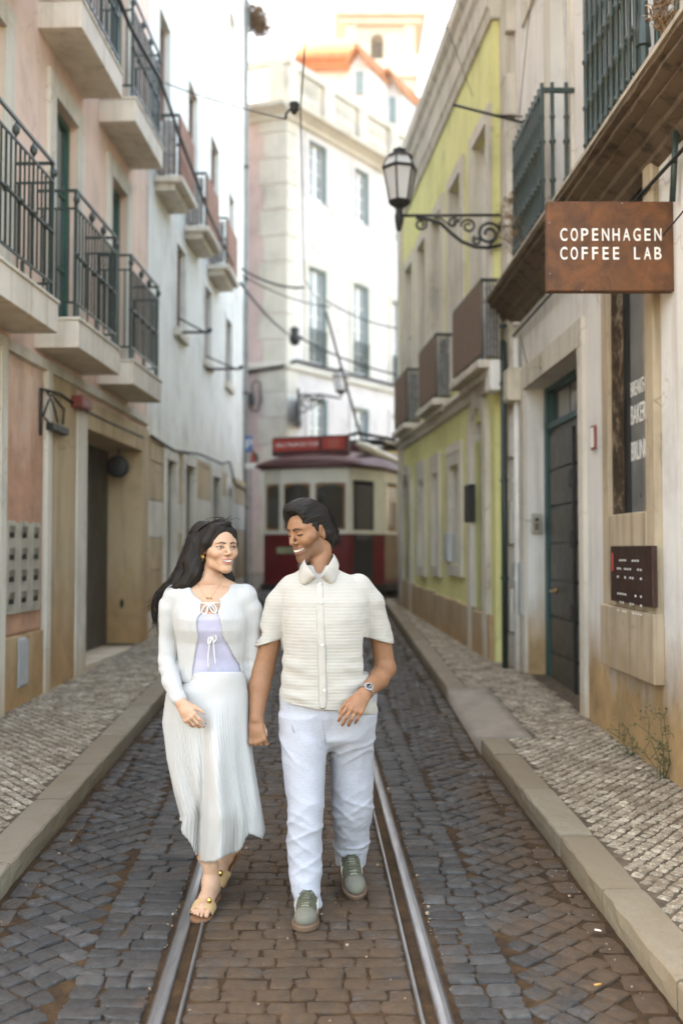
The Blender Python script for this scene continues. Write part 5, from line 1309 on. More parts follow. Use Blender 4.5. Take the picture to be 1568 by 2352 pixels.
# ================================================================ people: smooth solids on a grid, turned into meshes
class Sdf:
    def __init__(s, lo, hi, res):
        s.lo = np.array(lo, dtype=np.float32); s.res = res
        n = np.ceil((np.array(hi) - np.array(lo)) / res).astype(int) + 1
        s.ax = [(s.lo[i] + res * np.arange(n[i])).astype(np.float32) for i in range(3)]
        s.D = np.full(tuple(n), .06, dtype=np.float32)
    def _win(s, lo, hi):
        sl_ = []
        for i in range(3):
            a = max(0, int((lo[i] - s.lo[i]) / s.res)); b = min(len(s.ax[i]), int((hi[i] - s.lo[i]) / s.res) + 2)
            if b <= a: return None
            sl_.append(slice(a, b))
        return tuple(sl_)
    def _xyz(s, w_):
        return s.ax[0][w_[0]][:, None, None], s.ax[1][w_[1]][None, :, None], s.ax[2][w_[2]][None, None, :]
    def _comb(s, w_, d, k, op):
        a = s.D[w_]
        if op == 'sub': d = -d
        if k > 0:
            h = np.clip(k - np.abs(a - d), 0, None) / k
            q = h * h * k * .25
            s.D[w_] = (np.minimum(a, d) - q) if op == 'add' else (np.maximum(a, d) + q)
        else: s.D[w_] = np.minimum(a, d) if op == 'add' else np.maximum(a, d)
    def cap(s, a, b, r1, r2=None, k=.01, op='add', sq=None):
        r2 = r1 if r2 is None else r2
        a = np.array(a, dtype=np.float32); b = np.array(b, dtype=np.float32); m = max(r1, r2) + k + .02
        w_ = s._win(np.minimum(a, b) - m, np.maximum(a, b) + m)
        if w_ is None: return s
        x, y, z = s._xyz(w_); ab = b - a; L = float(ab @ ab) + 1e-12
        px, py, pz = x - a[0], y - a[1], z - a[2]
        h = np.clip((px * ab[0] + py * ab[1] + pz * ab[2]) / L, 0, 1)
        d = np.sqrt((px - h * ab[0]) ** 2 + (py - h * ab[1]) ** 2 + (pz - h * ab[2]) ** 2) - (r1 + (r2 - r1) * h)
        s._comb(w_, d, k, op); return s
    def chain(s, pts, rs, k=.01, op='add'):
        for i in range(len(pts) - 1): s.cap(pts[i], pts[i + 1], rs[i], rs[i + 1], k, op)
        return s
    def ell(s, c, r, k=.01, op='add', R=None):
        c = np.array(c, dtype=np.float32); r = np.array(r, dtype=np.float32); m = float(r.max()) + k + .02
        w_ = s._win(c - m, c + m)
        if w_ is None: return s
        x, y, z = s._xyz(w_); x, y, z = x - c[0], y - c[1], z - c[2]
        if R is not None:
            R = np.array(R, dtype=np.float32)
            x, y, z = [R[0, i] * x + R[1, i] * y + R[2, i] * z for i in range(3)]
        k0 = np.sqrt((x / r[0]) ** 2 + (y / r[1]) ** 2 + (z / r[2]) ** 2)
        k1 = np.sqrt((x / r[0] ** 2) ** 2 + (y / r[1] ** 2) ** 2 + (z / r[2] ** 2) ** 2) + 1e-9
        s._comb(w_, k0 * (k0 - 1) / k1, k, op); return s
    def column(s, tbl, k=.02, op='add', p=2.0, caps=True):
        """vertical body: rows (z, cx, cy, half width, half depth)"""
        t_ = np.array(sorted(tbl), dtype=np.float32); z0, z1 = t_[0, 0], t_[-1, 0]
        mx = (t_[:, 1] + t_[:, 3]).max() + .04; mn = (t_[:, 1] - t_[:, 3]).min() - .04
        my = (t_[:, 2] + t_[:, 4]).max() + .04; mny = (t_[:, 2] - t_[:, 4]).min() - .04
        w_ = s._win((mn, mny, z0 - .05), (mx, my, z1 + .05)); x, y, z = s._xyz(w_)
        zz = z.ravel(); f = lambda i: np.interp(zz, t_[:, 0], t_[:, i]).astype(np.float32)[None, None, :]
        cx, cy, a, b = f(1), f(2), f(3), f(4)
        q = (np.abs((x - cx) / a) ** p + np.abs((y - cy) / b) ** p) ** (1 / p)
        d = (q - 1) * np.minimum(a, b)
        d = np.maximum(d, np.maximum(z0 - z, z - z1))
        s._comb(w_, d, k, op); return s
    def field(s, fn, op='sub', k=0.0):
        w_ = tuple(slice(0, len(a)) for a in s.ax); s._comb(w_, fn(*s._xyz(w_)).astype(np.float32) + 0 * s.D, k, op); return s
    def mesh(s):
        D = s.D; nx, ny, nz = D.shape
        D[0] = D[-1] = .05; D[:, 0] = D[:, -1] = .05; D[:, :, 0] = D[:, :, -1] = .05
        neg = D < 0
        c = np.zeros((nx - 1, ny - 1, nz - 1), np.uint8)
        for i in (0, 1):
            for j in (0, 1):
                for k in (0, 1): c += neg[i:nx - 1 + i, j:ny - 1 + j, k:nz - 1 + k]
        act = (c > 0) & (c < 8)
        ids = np.full(act.shape, -1, np.int32); cells = np.argwhere(act); ids[act] = np.arange(len(cells))
        acc = np.zeros((len(cells), 3), np.float32); cnt = np.zeros(len(cells), np.float32)
        cor = [(i, j, k) for i in (0, 1) for j in (0, 1) for k in (0, 1)]
        ci = cells.T
        for a in range(8):
            for b in range(a + 1, 8):
                A, B = cor[a], cor[b]
                if sum(abs(p - q) for p, q in zip(A, B)) != 1: continue
                da = D[ci[0] + A[0], ci[1] + A[1], ci[2] + A[2]]; db_ = D[ci[0] + B[0], ci[1] + B[1], ci[2] + B[2]]
                m = (da < 0) != (db_ < 0); t_ = np.where(m, da / np.where(m, da - db_, 1), 0)
                for ax in range(3): acc[:, ax] += np.where(m, A[ax] + t_ * (B[ax] - A[ax]), 0)
                cnt += m
        V = (cells + acc / cnt[:, None]) * s.res + s.lo
        F = []
        for ax in range(3):
            sh = [slice(None)] * 3; sh2 = [slice(None)] * 3; sh[ax] = slice(0, -1); sh2[ax] = slice(1, None)
            e = neg[tuple(sh)] != neg[tuple(sh2)]
            o = [i for i in range(3) if i != ax]
            m = e.copy()
            for q in o:
                ed = [slice(None)] * 3; ed[q] = 0; m[tuple(ed)] = False
                ed[q] = -1
                m[tuple(ed)] = False
            P = np.argwhere(m)
            if not len(P): continue
            def cid(d1, d2):
                Q = P.copy(); Q[:, o[0]] -= d1; Q[:, o[1]] -= d2
                return ids[Q[:, 0], Q[:, 1], Q[:, 2]]
            q = np.stack([cid(1, 1), cid(0, 1), cid(0, 0), cid(1, 0)], 1)
            fl = neg[tuple(P.T)]
            if ax == 1: fl = ~fl
            q[~fl] = q[~fl][:, ::-1]
            F.append(q)
        F = np.concatenate(F); F = F[(F >= 0).all(1)]
        return V.astype(np.float32), F
def smooth_v(V, F, it=2, lam=.5):
    for _ in range(it):
        acc = np.zeros_like(V); cnt = np.zeros(len(V), np.float32)
        for a, b in ((0, 1), (1, 2), (2, 3), (3, 0)):
            np.add.at(acc, F[:, a], V[F[:, b]]); np.add.at(acc, F[:, b], V[F[:, a]]); np.add.at(cnt, F[:, a], 1); np.add.at(cnt, F[:, b], 1)
        V = V * (1 - lam) + lam * acc / np.maximum(cnt, 1)[:, None]
    return V.astype(np.float32)
def normals(V, F):
    n = np.cross(V[F[:, 2]] - V[F[:, 0]], V[F[:, 3]] - V[F[:, 1]]); N = np.zeros_like(V)
    for i in range(4): np.add.at(N, F[:, i], n)
    return N / (np.linalg.norm(N, axis=1, keepdims=True) + 1e-12)
def quad_mesh(name, V, F, col=None):
    me = bpy.data.meshes.new(name)
    me.vertices.add(len(V)); me.vertices.foreach_set('co', np.ascontiguousarray(V, np.float32).ravel())
    me.loops.add(F.size); me.loops.foreach_set('vertex_index', np.ascontiguousarray(F, np.int32).ravel())
    k = F.shape[1]
    me.polygons.add(len(F)); me.polygons.foreach_set('loop_start', np.arange(0, F.size, k, dtype=np.int32))
    me.polygons.foreach_set('use_smooth', np.ones(len(F), bool))
    me.update(calc_edges=True)
    if col is not None:
        a = me.color_attributes.new('Col', 'FLOAT_COLOR', 'POINT')
        a.data.foreach_set('color', np.concatenate([col, np.ones((len(col), 1))], 1).astype(np.float32).ravel())
    me.validate(); return me
def vnoise(V, f, amp=1.0, seed=0.0):
    return amp * np.array([mnoise.noise((x * f[0] + seed, y * f[1] + seed * 1.7, z * f[2] - seed)) for x, y, z in V.tolist()], np.float32)
def join_parts(parts):
    V = np.concatenate([p[0] for p in parts]); o = 0; F = []
    for p in parts: F.append(p[1] + o); o += len(p[0])
    C = np.concatenate([p[2] for p in parts]) if len(parts[0]) > 2 else None
    return V, np.concatenate(F), C
def dseg(P, pts):
    """distance of points to a polyline"""
    best = np.full(len(P), 9.0, np.float32)
    pts = np.array(pts, np.float32)
    for a, b in zip(pts, pts[1:]):
        ab = b - a; h = np.clip(((P - a) @ ab) / (ab @ ab + 1e-12), 0, 1)
        best = np.minimum(best, np.linalg.norm(P - a - h[:, None] * ab, axis=1))
    return best
def fseg(P, pts):
    k = np.array((1, .12, 1), np.float32)
    return np.where(P[:, 1] > .02, dseg(P * k, np.array(pts) * k), 9)
def blend(C, m, c): return C * (1 - m[:, None]) + np.array(c, np.float32)[None] * m[:, None]
sstep = lambda a, b, x: (lambda t_: t_ * t_ * (3 - 2 * t_))(np.clip((x - a) / (b - a), 0, 1))
def rot_head(yaw, pitch, roll):
    """columns: the subject's right, forward, up. yaw > 0 turns the face to the viewer's right"""
    y, p, r = map(math.radians, (yaw, pitch, roll))
    base = Matrix(((-1, 0, 0), (0, -1, 0), (0, 0, 1))).to_4x4()
    M = Matrix.Rotation(y, 3, 'Z').to_4x4() @ base @ Matrix.Rotation(p, 4, 'X') @ Matrix.Rotation(r, 4, 'Y')
    return np.array(M.to_3x3())
def head(R, c, sc_, kind, neck, skin, res=.0017):
    """returns V, F, colours in world space plus local frame helper"""
    toL = lambda p: (np.array(p) - np.array(c)) @ R / sc_
    s = Sdf((-.095, -.125, -.20), (.095, .135, .145), res)
    man = kind == 'man'
    s.ell((0, -.012, .040), (.074, .094, .080), .01)
    s.ell((0, .030, .030), (.063, .055, .062), .03)                 # forehead
    s.ell((0, .026, -.028), (.056 if man else .050, .055, .078), .03)
    jw = .045 if man else .0345
    for q in (-1, 1):
        s.cap((q * (jw + .010), -.004, -.040), (q * jw, .008, -.072), .016, .015, .03)
        s.cap((q * jw, .010, -.070), (q * (.014 if man else .009), .066, -.100), .017 if man else .0145, .014 if man else .0125, .028)
        s.ell((q * .037, .058, -.022), (.023, .022, .020), .024)   # cheek, raised in a smile
        s.ell((q * (.058 if man else .054), .030, -.006), (.014, .03, .016), .02)
        s.cap((q * .012, .082, .034), (q * .042, .068, .036), .008 if man else .005, .007 if man else .004, .016)
    s.ell((0, .068, -.101), (.020, .016, .014), .026)              # chin
    s.ell((0, .066, -.062), (.030, .024, .026), .022)              # muzzle
    for q in (-1, 1): s.ell((q * .031, .092, .012), (.016, .013, .012), .014, 'sub')
    nl = .1175 if man else .114
    s.cap((0, .082, .024), (0, nl - .009, -.016), .0065, .0085, .014)
    s.ell((0, nl - .010, -.021), (.0105 if man else .0088, .0105, .0092), .009)
    for q in (-1, 1): s.ell((q * (.0125 if man else .0108), .092, -.025), (.0068 if man else .0058, .0095, .0072), .007)
    for q in (-1, 1): s.ell((q * .006, .0985, -.0335), (.0032, .0045, .003), .002, 'sub')
    # eyes
    for q in (-1, 1):
        s.ell((q * .031, .0705, .012), (.0162, .0145, .0135), .005)
        if man: s.cap((q * .0205, .086, .0065), (q * .041, .079, .0065), .0016, .0016, .002, 'sub')
        else: s.chain([(q * .0185, .0862, .0105), (q * .025, .0885, .0125), (q * .034, .0875, .0130), (q * .0445, .0785, .0130)], [.0022, .0054, .0054, .0018], .0012, 'sub')
    # smile
    ms = 1.17 if man else 1.0
    mz = -.060
    arc = lambda w_, dz, dy: [(t_ * w_, .092 - .020 * t_ * t_ + dy - (abs(t_) ** 3) * .003, mz + dz + .0075 * t_ * t_) for t_ in (-1, -.6, -.25, 0, .25, .6, 1)]
    up, lo = arc(.0305 * ms, .0070, .0005), arc(.0292 * ms, -.0092 * ms, -.0026)
    s.chain(up, [.003, .0045, .0055, .0052, .0055, .0045, .003], .005)
    s.chain(lo, [.003, .0052, .0064, .0066, .0064, .0052, .003], .005)
    slot = arc(.0280 * ms, -.0008, .004)
    for dy_ in (0, -.006, -.011): s.chain([(a, b + dy_, c_) for a, b, c_ in slot], [.0016, .0042 * ms, .0054 * ms, .0057 * ms, .0054 * ms, .0042 * ms, .0016], .001, 'sub')
    
    for q in (-1, 1):                                               # smile folds and ears
        s.chain([(q * .021, .093, -.030), (q * .032, .085, -.047), (q * .037, .074, -.062)], [.0008, .0016, .0008], .008, 'sub')
        Re = np.array(Matrix.Rotation(q * -.40, 3, 'Z') @ Matrix.Rotation(-.2, 3, 'X'))
        s.ell((q * .0745, -.012, -.004), (.0085, .0200, .0330), .006, 'add', Re)
        s.ell((q * .0815, -.008, .001), (.006, .0110, .0200), .004, 'sub', Re)
        s.ell((q * .0735, .004, -.010), (.004, .005, .008), .005)
    for (a, b, r1, r2, k) in neck: s.cap(toL(a), toL(b), r1 / sc_, r2 / sc_, k)
    V, F = s.mesh(); V = smooth_v(V, F, 1, .4)
    zc = lambda z: z if man else np.where(np.asarray(z) < .012, .012 + (np.asarray(z) - .012) * .86, z)
    P = V
    C = np.tile(np.array(skin, np.float32), (len(V), 1))
    C = blend(C, .35 * sstep(.03, .0, np.linalg.norm(P * [1, .6, 1] - [0, .05, -.03], axis=1) * 0 + np.minimum(np.linalg.norm(P - [.038, .072, -.026], axis=1), np.linalg.norm(P - [-.038, .072, -.026], axis=1))), np.array(skin) * (1.05, .80, .74))
    dn = np.linalg.norm(P - [0, nl - .008, -.02], axis=1); C = blend(C, .25 * sstep(.022, .004, dn), np.array(skin) * (1.05, .8, .75))
    blk = (.010, .007, .006)
    dl = np.minimum(fseg(P, up) - .0040, fseg(P, lo) - .0050) + .0042 * (np.abs(P[:, 0]) / (.0285 * ms)) ** 4
    lipc = (.19, .075, .058) if man else (.40, .135, .120)
    C = blend(C, .9 * sstep(.0018, -.001, dl) * (P[:, 1] > .05), lipc)
    ds = dseg(P, slot); C = blend(C, sstep(.0045, .002, ds - .0) * (P[:, 1] < .0905) * 0, blk)
    inner = (P[:, 1] < .0895 - .02 * (P[:, 0] / (.028 * ms)) ** 2) & (np.abs(P[:, 2] - mz - .0035) < .0095 * ms) & (np.abs(P[:, 0]) < .029 * ms) & (P[:, 1] > .05) & (ds < .016)
    C = blend(C, inner.astype(np.float32) * .9, (.05, .012, .01))
    for q in (-1, 1):
        if man: br = [(q * .012, .087, .0315), (q * .026, .085, .0365), (q * .049, .066, .0305)]
        else: br = [(q * .013, .085, .0300), (q * .029, .083, .0345), (q * .050, .063, .0285)]
        d = fseg(P, br); wdt = (.0042 if man else .0027) * (1.15 - .9 * np.clip((np.abs(P[:, 0]) - .022) / .03, 0, 1))
        C = blend(C, .92 * sstep(wdt + .0022, wdt * .6, d), blk)
        if man:
            d = fseg(P, [(q * .0185, .088, .0060), (q * .031, .088, .0045), (q * .044, .076, .0070)]); C = blend(C, .95 * sstep(.0038, .0016, d), blk)
            d = fseg(P, [(q * .019, .087, .0205), (q * .031, .086, .0225), (q * .043, .076, .0190)]); C = blend(C, .4 * sstep(.0035, .001, d), np.array(skin) * .35)
        else:
            d = fseg(P, [(q * .0175, .088, .0118), (q * .024, .0885, .0172), (q * .032, .088, .0185), (q * .041, .081, .0168), (q * .0475, .073, .0145)]); C = blend(C, .95 * sstep(.0034, .0014, d), blk)
            d = fseg(P, [(q * .020, .086, .0085), (q * .030, .087, .0065), (q * .043, .078, .0100)]); C = blend(C, .5 * sstep(.0026, .0010, d), np.array(skin) * .3)
    if man:                                                         # short beard
        nz = vnoise(P, (260, 260, 260)); n2 = vnoise(P, (40, 40, 40), 1, 3)
        jawm = sstep(-.026, -.050, P[:, 2] + .38 * np.clip(.058 - P[:, 1], 0, .07) * -1.15 + .004 * n2) * sstep(-.02, .022, P[:, 1]) * sstep(-.118, -.100, P[:, 2])
        side = sstep(.030, .045, np.abs(P[:, 0])) * sstep(.002, .012, P[:, 1]) * sstep(.034, .02, P[:, 1]) * sstep(.018, -.01, P[:, 2]) * sstep(-.085, -.06, P[:, 2])
        mous = sstep(.006, .001, dseg(P, [(-.028, .085, -.050), (-.01, .096, -.0455), (.01, .096, -.0455), (.028, .085, -.050)]) - .003)
        b_ = np.clip(np.maximum(np.maximum(jawm * .55, side * .58), mous * .42), 0, 1) * (.85 + .15 * nz)
        b_ *= sstep(-.022, -.004, P[:, 2] + .070 + .62 * P[:, 1]); b_ *= 1 - sstep(.0015, -.001, dl); b_ *= sstep(.012, .03, np.abs(P[:, 0]) + np.clip(-P[:, 2] - .075, 0, .1) * 4) * .6 + .4
        C = blend(C, np.clip(b_, 0, .86), (.022, .014, .011))
    V = V.copy(); V[:, 2] = zc(V[:, 2])
    Vw = (V * sc_) @ R.T + np.array(c)
    Lw = lambda p: Vector(tuple((np.array((p[0], p[1], float(zc(p[2]))), float) * sc_) @ R.T + np.array(c)))
    return Vw.astype(np.float32), F, C.astype(np.float32), Lw, dict(slot=slot, mz=mz, ms=ms)
def skin_mat(name, rough=.56):
    t = NT(name)
    a = t.n('ShaderNodeVertexColor'); a.layer_name = 'Col'; p = t.pos()
    c = t.mix(t.ramp(t.noise(p, 60, 4), [(.35, 0.0), (.7, .3)]), a.outputs['Color'], t.mix(1.0, a.outputs['Color'], (.72, .60, .55), 'MULTIPLY'))
    m = t.done(c, rough, 0, t.bump(t.noise(p, 420, 3), .2, .0015), .35)
    t.b.inputs['Subsurface Weight'].default_value = .12; t.b.inputs['Subsurface Radius'].default_value = (.010, .004, .002); t.b.inputs['Subsurface Scale'].default_value = 1.0
    return m
teeth_m = simple('teeth', (.74, .70, .62), .3, 0, .04, 20, 0, 50)
eye_white = simple('eye_white', (.66, .62, .58), .2, 0, .03, 20, 0, 50); iris_m = simple('iris_dark', (.016, .008, .005), .12, 0, .1)
def face_bits(Lw, parent, inf, man, gaze):
    m = MB(); sl_ = inf['slot']
    wid = [.0036, .0046, .0044, .0052, .0060, .0060, .0052, .0044, .0046, .0036]; ms = inf['ms']; wid = [q * 1.12 * ms for q in wid]; x = -sum(wid) / 2
    for w_ in wid:
        xc = x + w_ / 2; t_ = xc / (.0280 * ms); y = .0938 - .0195 * t_ * t_ - .002 * abs(t_) ** 3; z = inf['mz'] + .0030 + .0075 * t_ * t_
        h_ = (.0062 - .0020 * abs(t_)) * ms
        P4 = [(x + .0002, y, z + .005), (x + w_ - .0002, y, z + .005), (x + w_ - .0005, y + .0012, z - h_), (x + .0005, y + .0012, z - h_)]
        m.add([Lw(p) for p in P4] + [Lw((p[0], p[1] - .004, p[2])) for p in P4], [(0, 1, 2, 3), (4, 7, 6, 5), (0, 4, 5, 1), (2, 6, 7, 3), (1, 5, 6, 2), (0, 3, 7, 4)]); x += w_
    tag(m.build('teeth', teeth_m, parent), kind='stuff')
    if man: return
    for q in (-1, 1):
        c = np.array((q * .0312, .0712, .0120)); e = MB(); e.sphere((0, 0, 0), .0122, 16, 12); e.v = [Lw(c + np.array(v)) for v in e.v]
        e = e.build('eye', eye_white, parent, True)
        g = np.array(gaze[0 if q < 0 else 1], float); g /= np.linalg.norm(g); u = np.cross(g, (0, 0, 1)); u /= np.linalg.norm(u); w_ = np.cross(u, g)
        m = MB(); vs_ = [Lw(c + g * .0128)]
        for rr_, hh in ((.0030, .0124), (.0068, .0106)):
            for k in range(14): a = k / 14 * 6.2832; vs_.append(Lw(c + g * hh + (u * math.cos(a) + w_ * math.sin(a)) * rr_))
        m.add(vs_, [(0, 1 + k, 1 + (k + 1) % 14) for k in range(14)] + [(1 + k, 15 + k, 15 + (k + 1) % 14, 1 + (k + 1) % 14) for k in range(14)])
        m.build('iris', iris_m, e, True, fix=False)
def hand(s, wrist, fwd, back, side, L, curls, spread=.10, thumb=(.6, .5, .3), k=.004, fr=1.0, tcurl=.5):
    """add a hand to grid s. fwd: wrist to knuckles, back: out of the back of the hand, side: towards the thumb. returns finger tips"""
    f = Vector(fwd).normalized(); b = Vector(back); b = (b - f * b.dot(f)).normalized(); t_ = Vector(side); t_ = (t_ - f * t_.dot(f) - b * t_.dot(b)).normalized()
    w_ = Vector(wrist); tips = []
    kn = [(.030, .47), (.010, .49), (-.010, .47), (-.029, .43)]; ln = [.40, .45, .41, .32]; rad = [.0088, .0092, .0086, .0074]
    u = L
    for i in range(4):
        o, pl_ = kn[i]; o *= L / .185
        base = w_ + t_ * o * .55 + f * .02 * L; kk = w_ + t_ * o + f * pl_ * L + b * (.004 - .002 * abs(i - 1))
        s.cap(base, kk, .0135 * fr, .0112 * fr, .012)
        p = kk; ang = 0; d0 = (f + t_ * spread * (1.5 - i)).normalized()
        for j, (frac, cu) in enumerate(zip((.46, .30, .24), curls[i])):
            ang += cu; d = d0 * math.cos(ang) - b * math.sin(ang)
            q = p + d * ln[i] * L * frac
            s.cap(p, q, rad[i] * fr * (1 - .08 * j), rad[i] * fr * (.94 - .1 * j), k if j else .006); p = q
        tips.append((p, d, rad[i] * fr * .78))
        s.seg = getattr(s, 'seg', []) + [(kk, kk + (d0 * math.cos(curls[i][0]) - b * math.sin(curls[i][0])) * ln[i] * L * .46, rad[i] * fr)]
    s.ell(w_ + f * .25 * L, (.022 * fr,) * 3, .02)
    p = w_ + f * .12 * L + t_ * .020; a1 = (f * thumb[0] + t_ * thumb[1] - b * thumb[2]).normalized()
    q = p + a1 * .25 * L; s.cap(p, q, .0150 * fr, .0112 * fr, .012)
    a2 = (a1 + (f * .6 - t_ * .5) * tcurl).normalized(); q2 = q + a2 * .17 * L; s.cap(q, q2, .0105 * fr, .0092 * fr, .004)
    a3 = (a2 + (f * .4 - t_ * .6) * tcurl).normalized(); q3 = q2 + a3 * .13 * L; s.cap(q2, q3, .0092 * fr, .0076 * fr, .004)
    tips.append((q3, a3, .0076 * fr)); return tips
def nails(tips, b, parent, mat, rad=1.0):
    for p, d, r in tips:
        n = Vector(b); n = (n - d * n.dot(d)).normalized(); x = d.cross(n)
        m = MB(); c = p + n * r * .55 - d * r * .35; v = []
        for iy in range(4):
            for ix in range(5):
                u, w_ = (ix - 2) / 2, (iy - 1.5) / 1.5
                v.append(c + x * u * r * .62 + d * w_ * r * .8 - n * (u * u * .32 * r + .02 * w_ * w_ * r))
        m.add(v, [(iy * 5 + ix, iy * 5 + ix + 1, iy * 5 + ix + 6, iy * 5 + ix + 5) for iy in range(3) for ix in range(4)])
        m.build('nail', mat, parent, True)
# ================================================================ the man
YM = 4.35
def Mp(x, y, d=0.0): return W(x, y, YM + d)
skin = skin_mat('skin')
man = empty('person', (-.12, YM, gz(YM)), 'man in cream knitted short sleeved shirt and pale trousers, smiling down, holding a hand', 'person', 'couple walking hand in hand')
msk = (.265, .128, .067)
Rm = rot_head(-47, -14, 3); sm_ = 1.01
# place the head so that the near ear sits where the photograph has it
ear_l = np.array((-.0745, -.012, -.004)); cm = np.array(Mp(740, 1222, .03)) - (ear_l * sm_) @ Rm.T
nb, nt_ = Mp(735, 1335, .06), Mp(738, 1262, .075)
hm = head(Rm, cm, sm_, 'man', [(nt_, nb, .045, .053, .02), (nb, Mp(705, 1345, .05), .05, .05, .04), (nb, Mp(765, 1345, .05), .05, .05, .04)], msk)
parts = [hm[:3]]
def plain(s, sk, it=1, dark=None):
    V, F_ = s.mesh(); V = smooth_v(V, F_, it, .4); C = np.tile(np.array(sk, np.float32), (len(V), 1))
    return V, F_, C
# trunk and legs under the clothes
b0 = Mp(745, 1640, .03)
s = Sdf(b0 - Vector((.33, .30, .95)), b0 + Vector((.33, .35, .62)), .008)
s.column([(Mp(0, 1340, .05).z, nb.x, YM + .05, .13, .07), (Mp(0, 1400, 0).z, Mp(745, 0, 0).x, YM + .03, .15, .10), (Mp(0, 1520).z, Mp(747, 0).x, YM + .03, .13, .09), (Mp(0, 1640).z, b0.x, YM + .03, .15, .10)], .03)
s.chain([Mp(700, 1650, .02), Mp(700, 1850, -.06), Mp(707, 2085, -.115)], [.08, .055, .036], .03)
s.chain([Mp(800, 1650, .04), Mp(815, 1840, .10), Mp(803, 2000, .205)], [.08, .055, .036], .03)
parts.append(plain(s, msk))
# right arm (viewer's left) hanging, hand closing round hers
JR = dict(sh=Mp(658, 1372, .05), el=Mp(604, 1540, .06), wr=Mp(589, 1652, -.02))
s = Sdf(Mp(545, 1730, -.20), Mp(690, 1320, .20), .0026)
s.chain([JR['sh'], Mp(629, 1440, .06), JR['el']], [.046, .046, .047], .02)
s.chain([JR['el'], Mp(596, 1575, .035), JR['wr']], [.046, .046, .030], .02)
fw = (Mp(592, 1700, -.05) - JR['wr']).normalized()
tipR = hand(s, JR['wr'] + fw * .006, fw, (-.25, -1, .05), (-.9, .1, -.1), .190, [(.55, .75, .5), (.6, .8, .5), (.65, .85, .5), (.7, .9, .5)], .02, (.7, .35, .55), fr=1.02, tcurl=.5)
parts.append(plain(s, msk))
# left arm (viewer's right) bent across, watch on the wrist
JL = dict(sh=Mp(836, 1374, .06), el=Mp(884, 1535, .10), wr=Mp(843, 1582, -.10))
JL['wr'] = Mp(838, 1592, -.13)
s = Sdf(Mp(770, 1690, -.32), Mp(930, 1320, .22), .0026)
s.chain([JL['sh'], Mp(870, 1440, .08), JL['el']], [.046, .046, .045], .02)
s.chain([JL['el'], Mp(868, 1560, .02), JL['wr']], [.045, .044, .029], .02)
fw = (Mp(812, 1632, -.19) - JL['wr']).normalized()
backL = (.10, -.9, .45)
tipL = hand(s, JL['wr'] + fw * .008, fw, backL, (-.7, .1, .6), .190, [(.35, .45, .3), (.45, .55, .35), (.5, .6, .4), (.55, .65, .4)], .03, (.8, .5, .5), fr=1.0)
ringseg = s.seg[2]
parts.append(plain(s, msk))
V, F_, C = join_parts(parts)
mbody = mesh_obj('body', quad_mesh('body', V, F_, C), skin, man)
face_bits(hm[3], man, hm[4], True, None)
nail_man = simple('nail_tan', (.36, .19, .12), .35, 0, .05)
# ---- hair: swept back, dark
def hair_mat(name, axis, col):
    t = NT(name); tc = t.n('ShaderNodeNewGeometry').outputs['Position']
    mp = t.n('ShaderNodeMapping'); mp.inputs['Rotation'].default_value = axis; mp.inputs['Scale'].default_value = (6, 6, .5); t.l(tc, mp.inputs['Vector'])
    n1 = t.noise(mp.outputs[0], 42, 4, .65)
    c = t.ramp(n1, [(.3, tuple(x * .45 for x in col)), (.55, col), (.8, tuple(x * 2.2 for x in col))])
    return t.done(c, .55, 0, t.bump(n1, .5, .003), .2)
def strands(m, Lw_guides, n, rad, th, seed, jit=.4, npt=9, sides=3):
    rr = random.Random(seed)
    for k in range(n):
        a, q = rr.uniform(0, 6.28), math.sqrt(rr.uniform(.55, 1.0))
        ph, fr_, am = rr.uniform(0, 6.28), rr.uniform(.5, 1.6), rr.uniform(0, jit)
        pts = []; G_ = len(Lw_guides)
        t0, t1 = rr.uniform(0, .25), rr.uniform(.75, 1.0)
        for i in range(npt):
            t_ = (t0 + (t1 - t0) * i / (npt - 1)) * (G_ - 1); j = min(int(t_), G_ - 2); f_ = t_ - j
            c0, r0, x0, y0 = Lw_guides[j]; c1, r1, x1, y1 = Lw_guides[j + 1]
            c = c0.lerp(c1, f_); r = r0 + (r1 - r0) * f_; x = x0.lerp(x1, f_); y = y0.lerp(y1, f_)
            aa = a + am * math.sin(fr_ * i + ph) * .35
            pts.append(c + (x * math.cos(aa) + y * math.sin(aa)) * r * q * 1.0)
        m.tube(pts, [th * (1 - .6 * (i / (npt - 1)) ** 2) for i in range(npt)], sides, False)
hair_m = hair_mat('man_hair', (0, math.radians(75), math.radians(20)), (.010, .008, .0075))
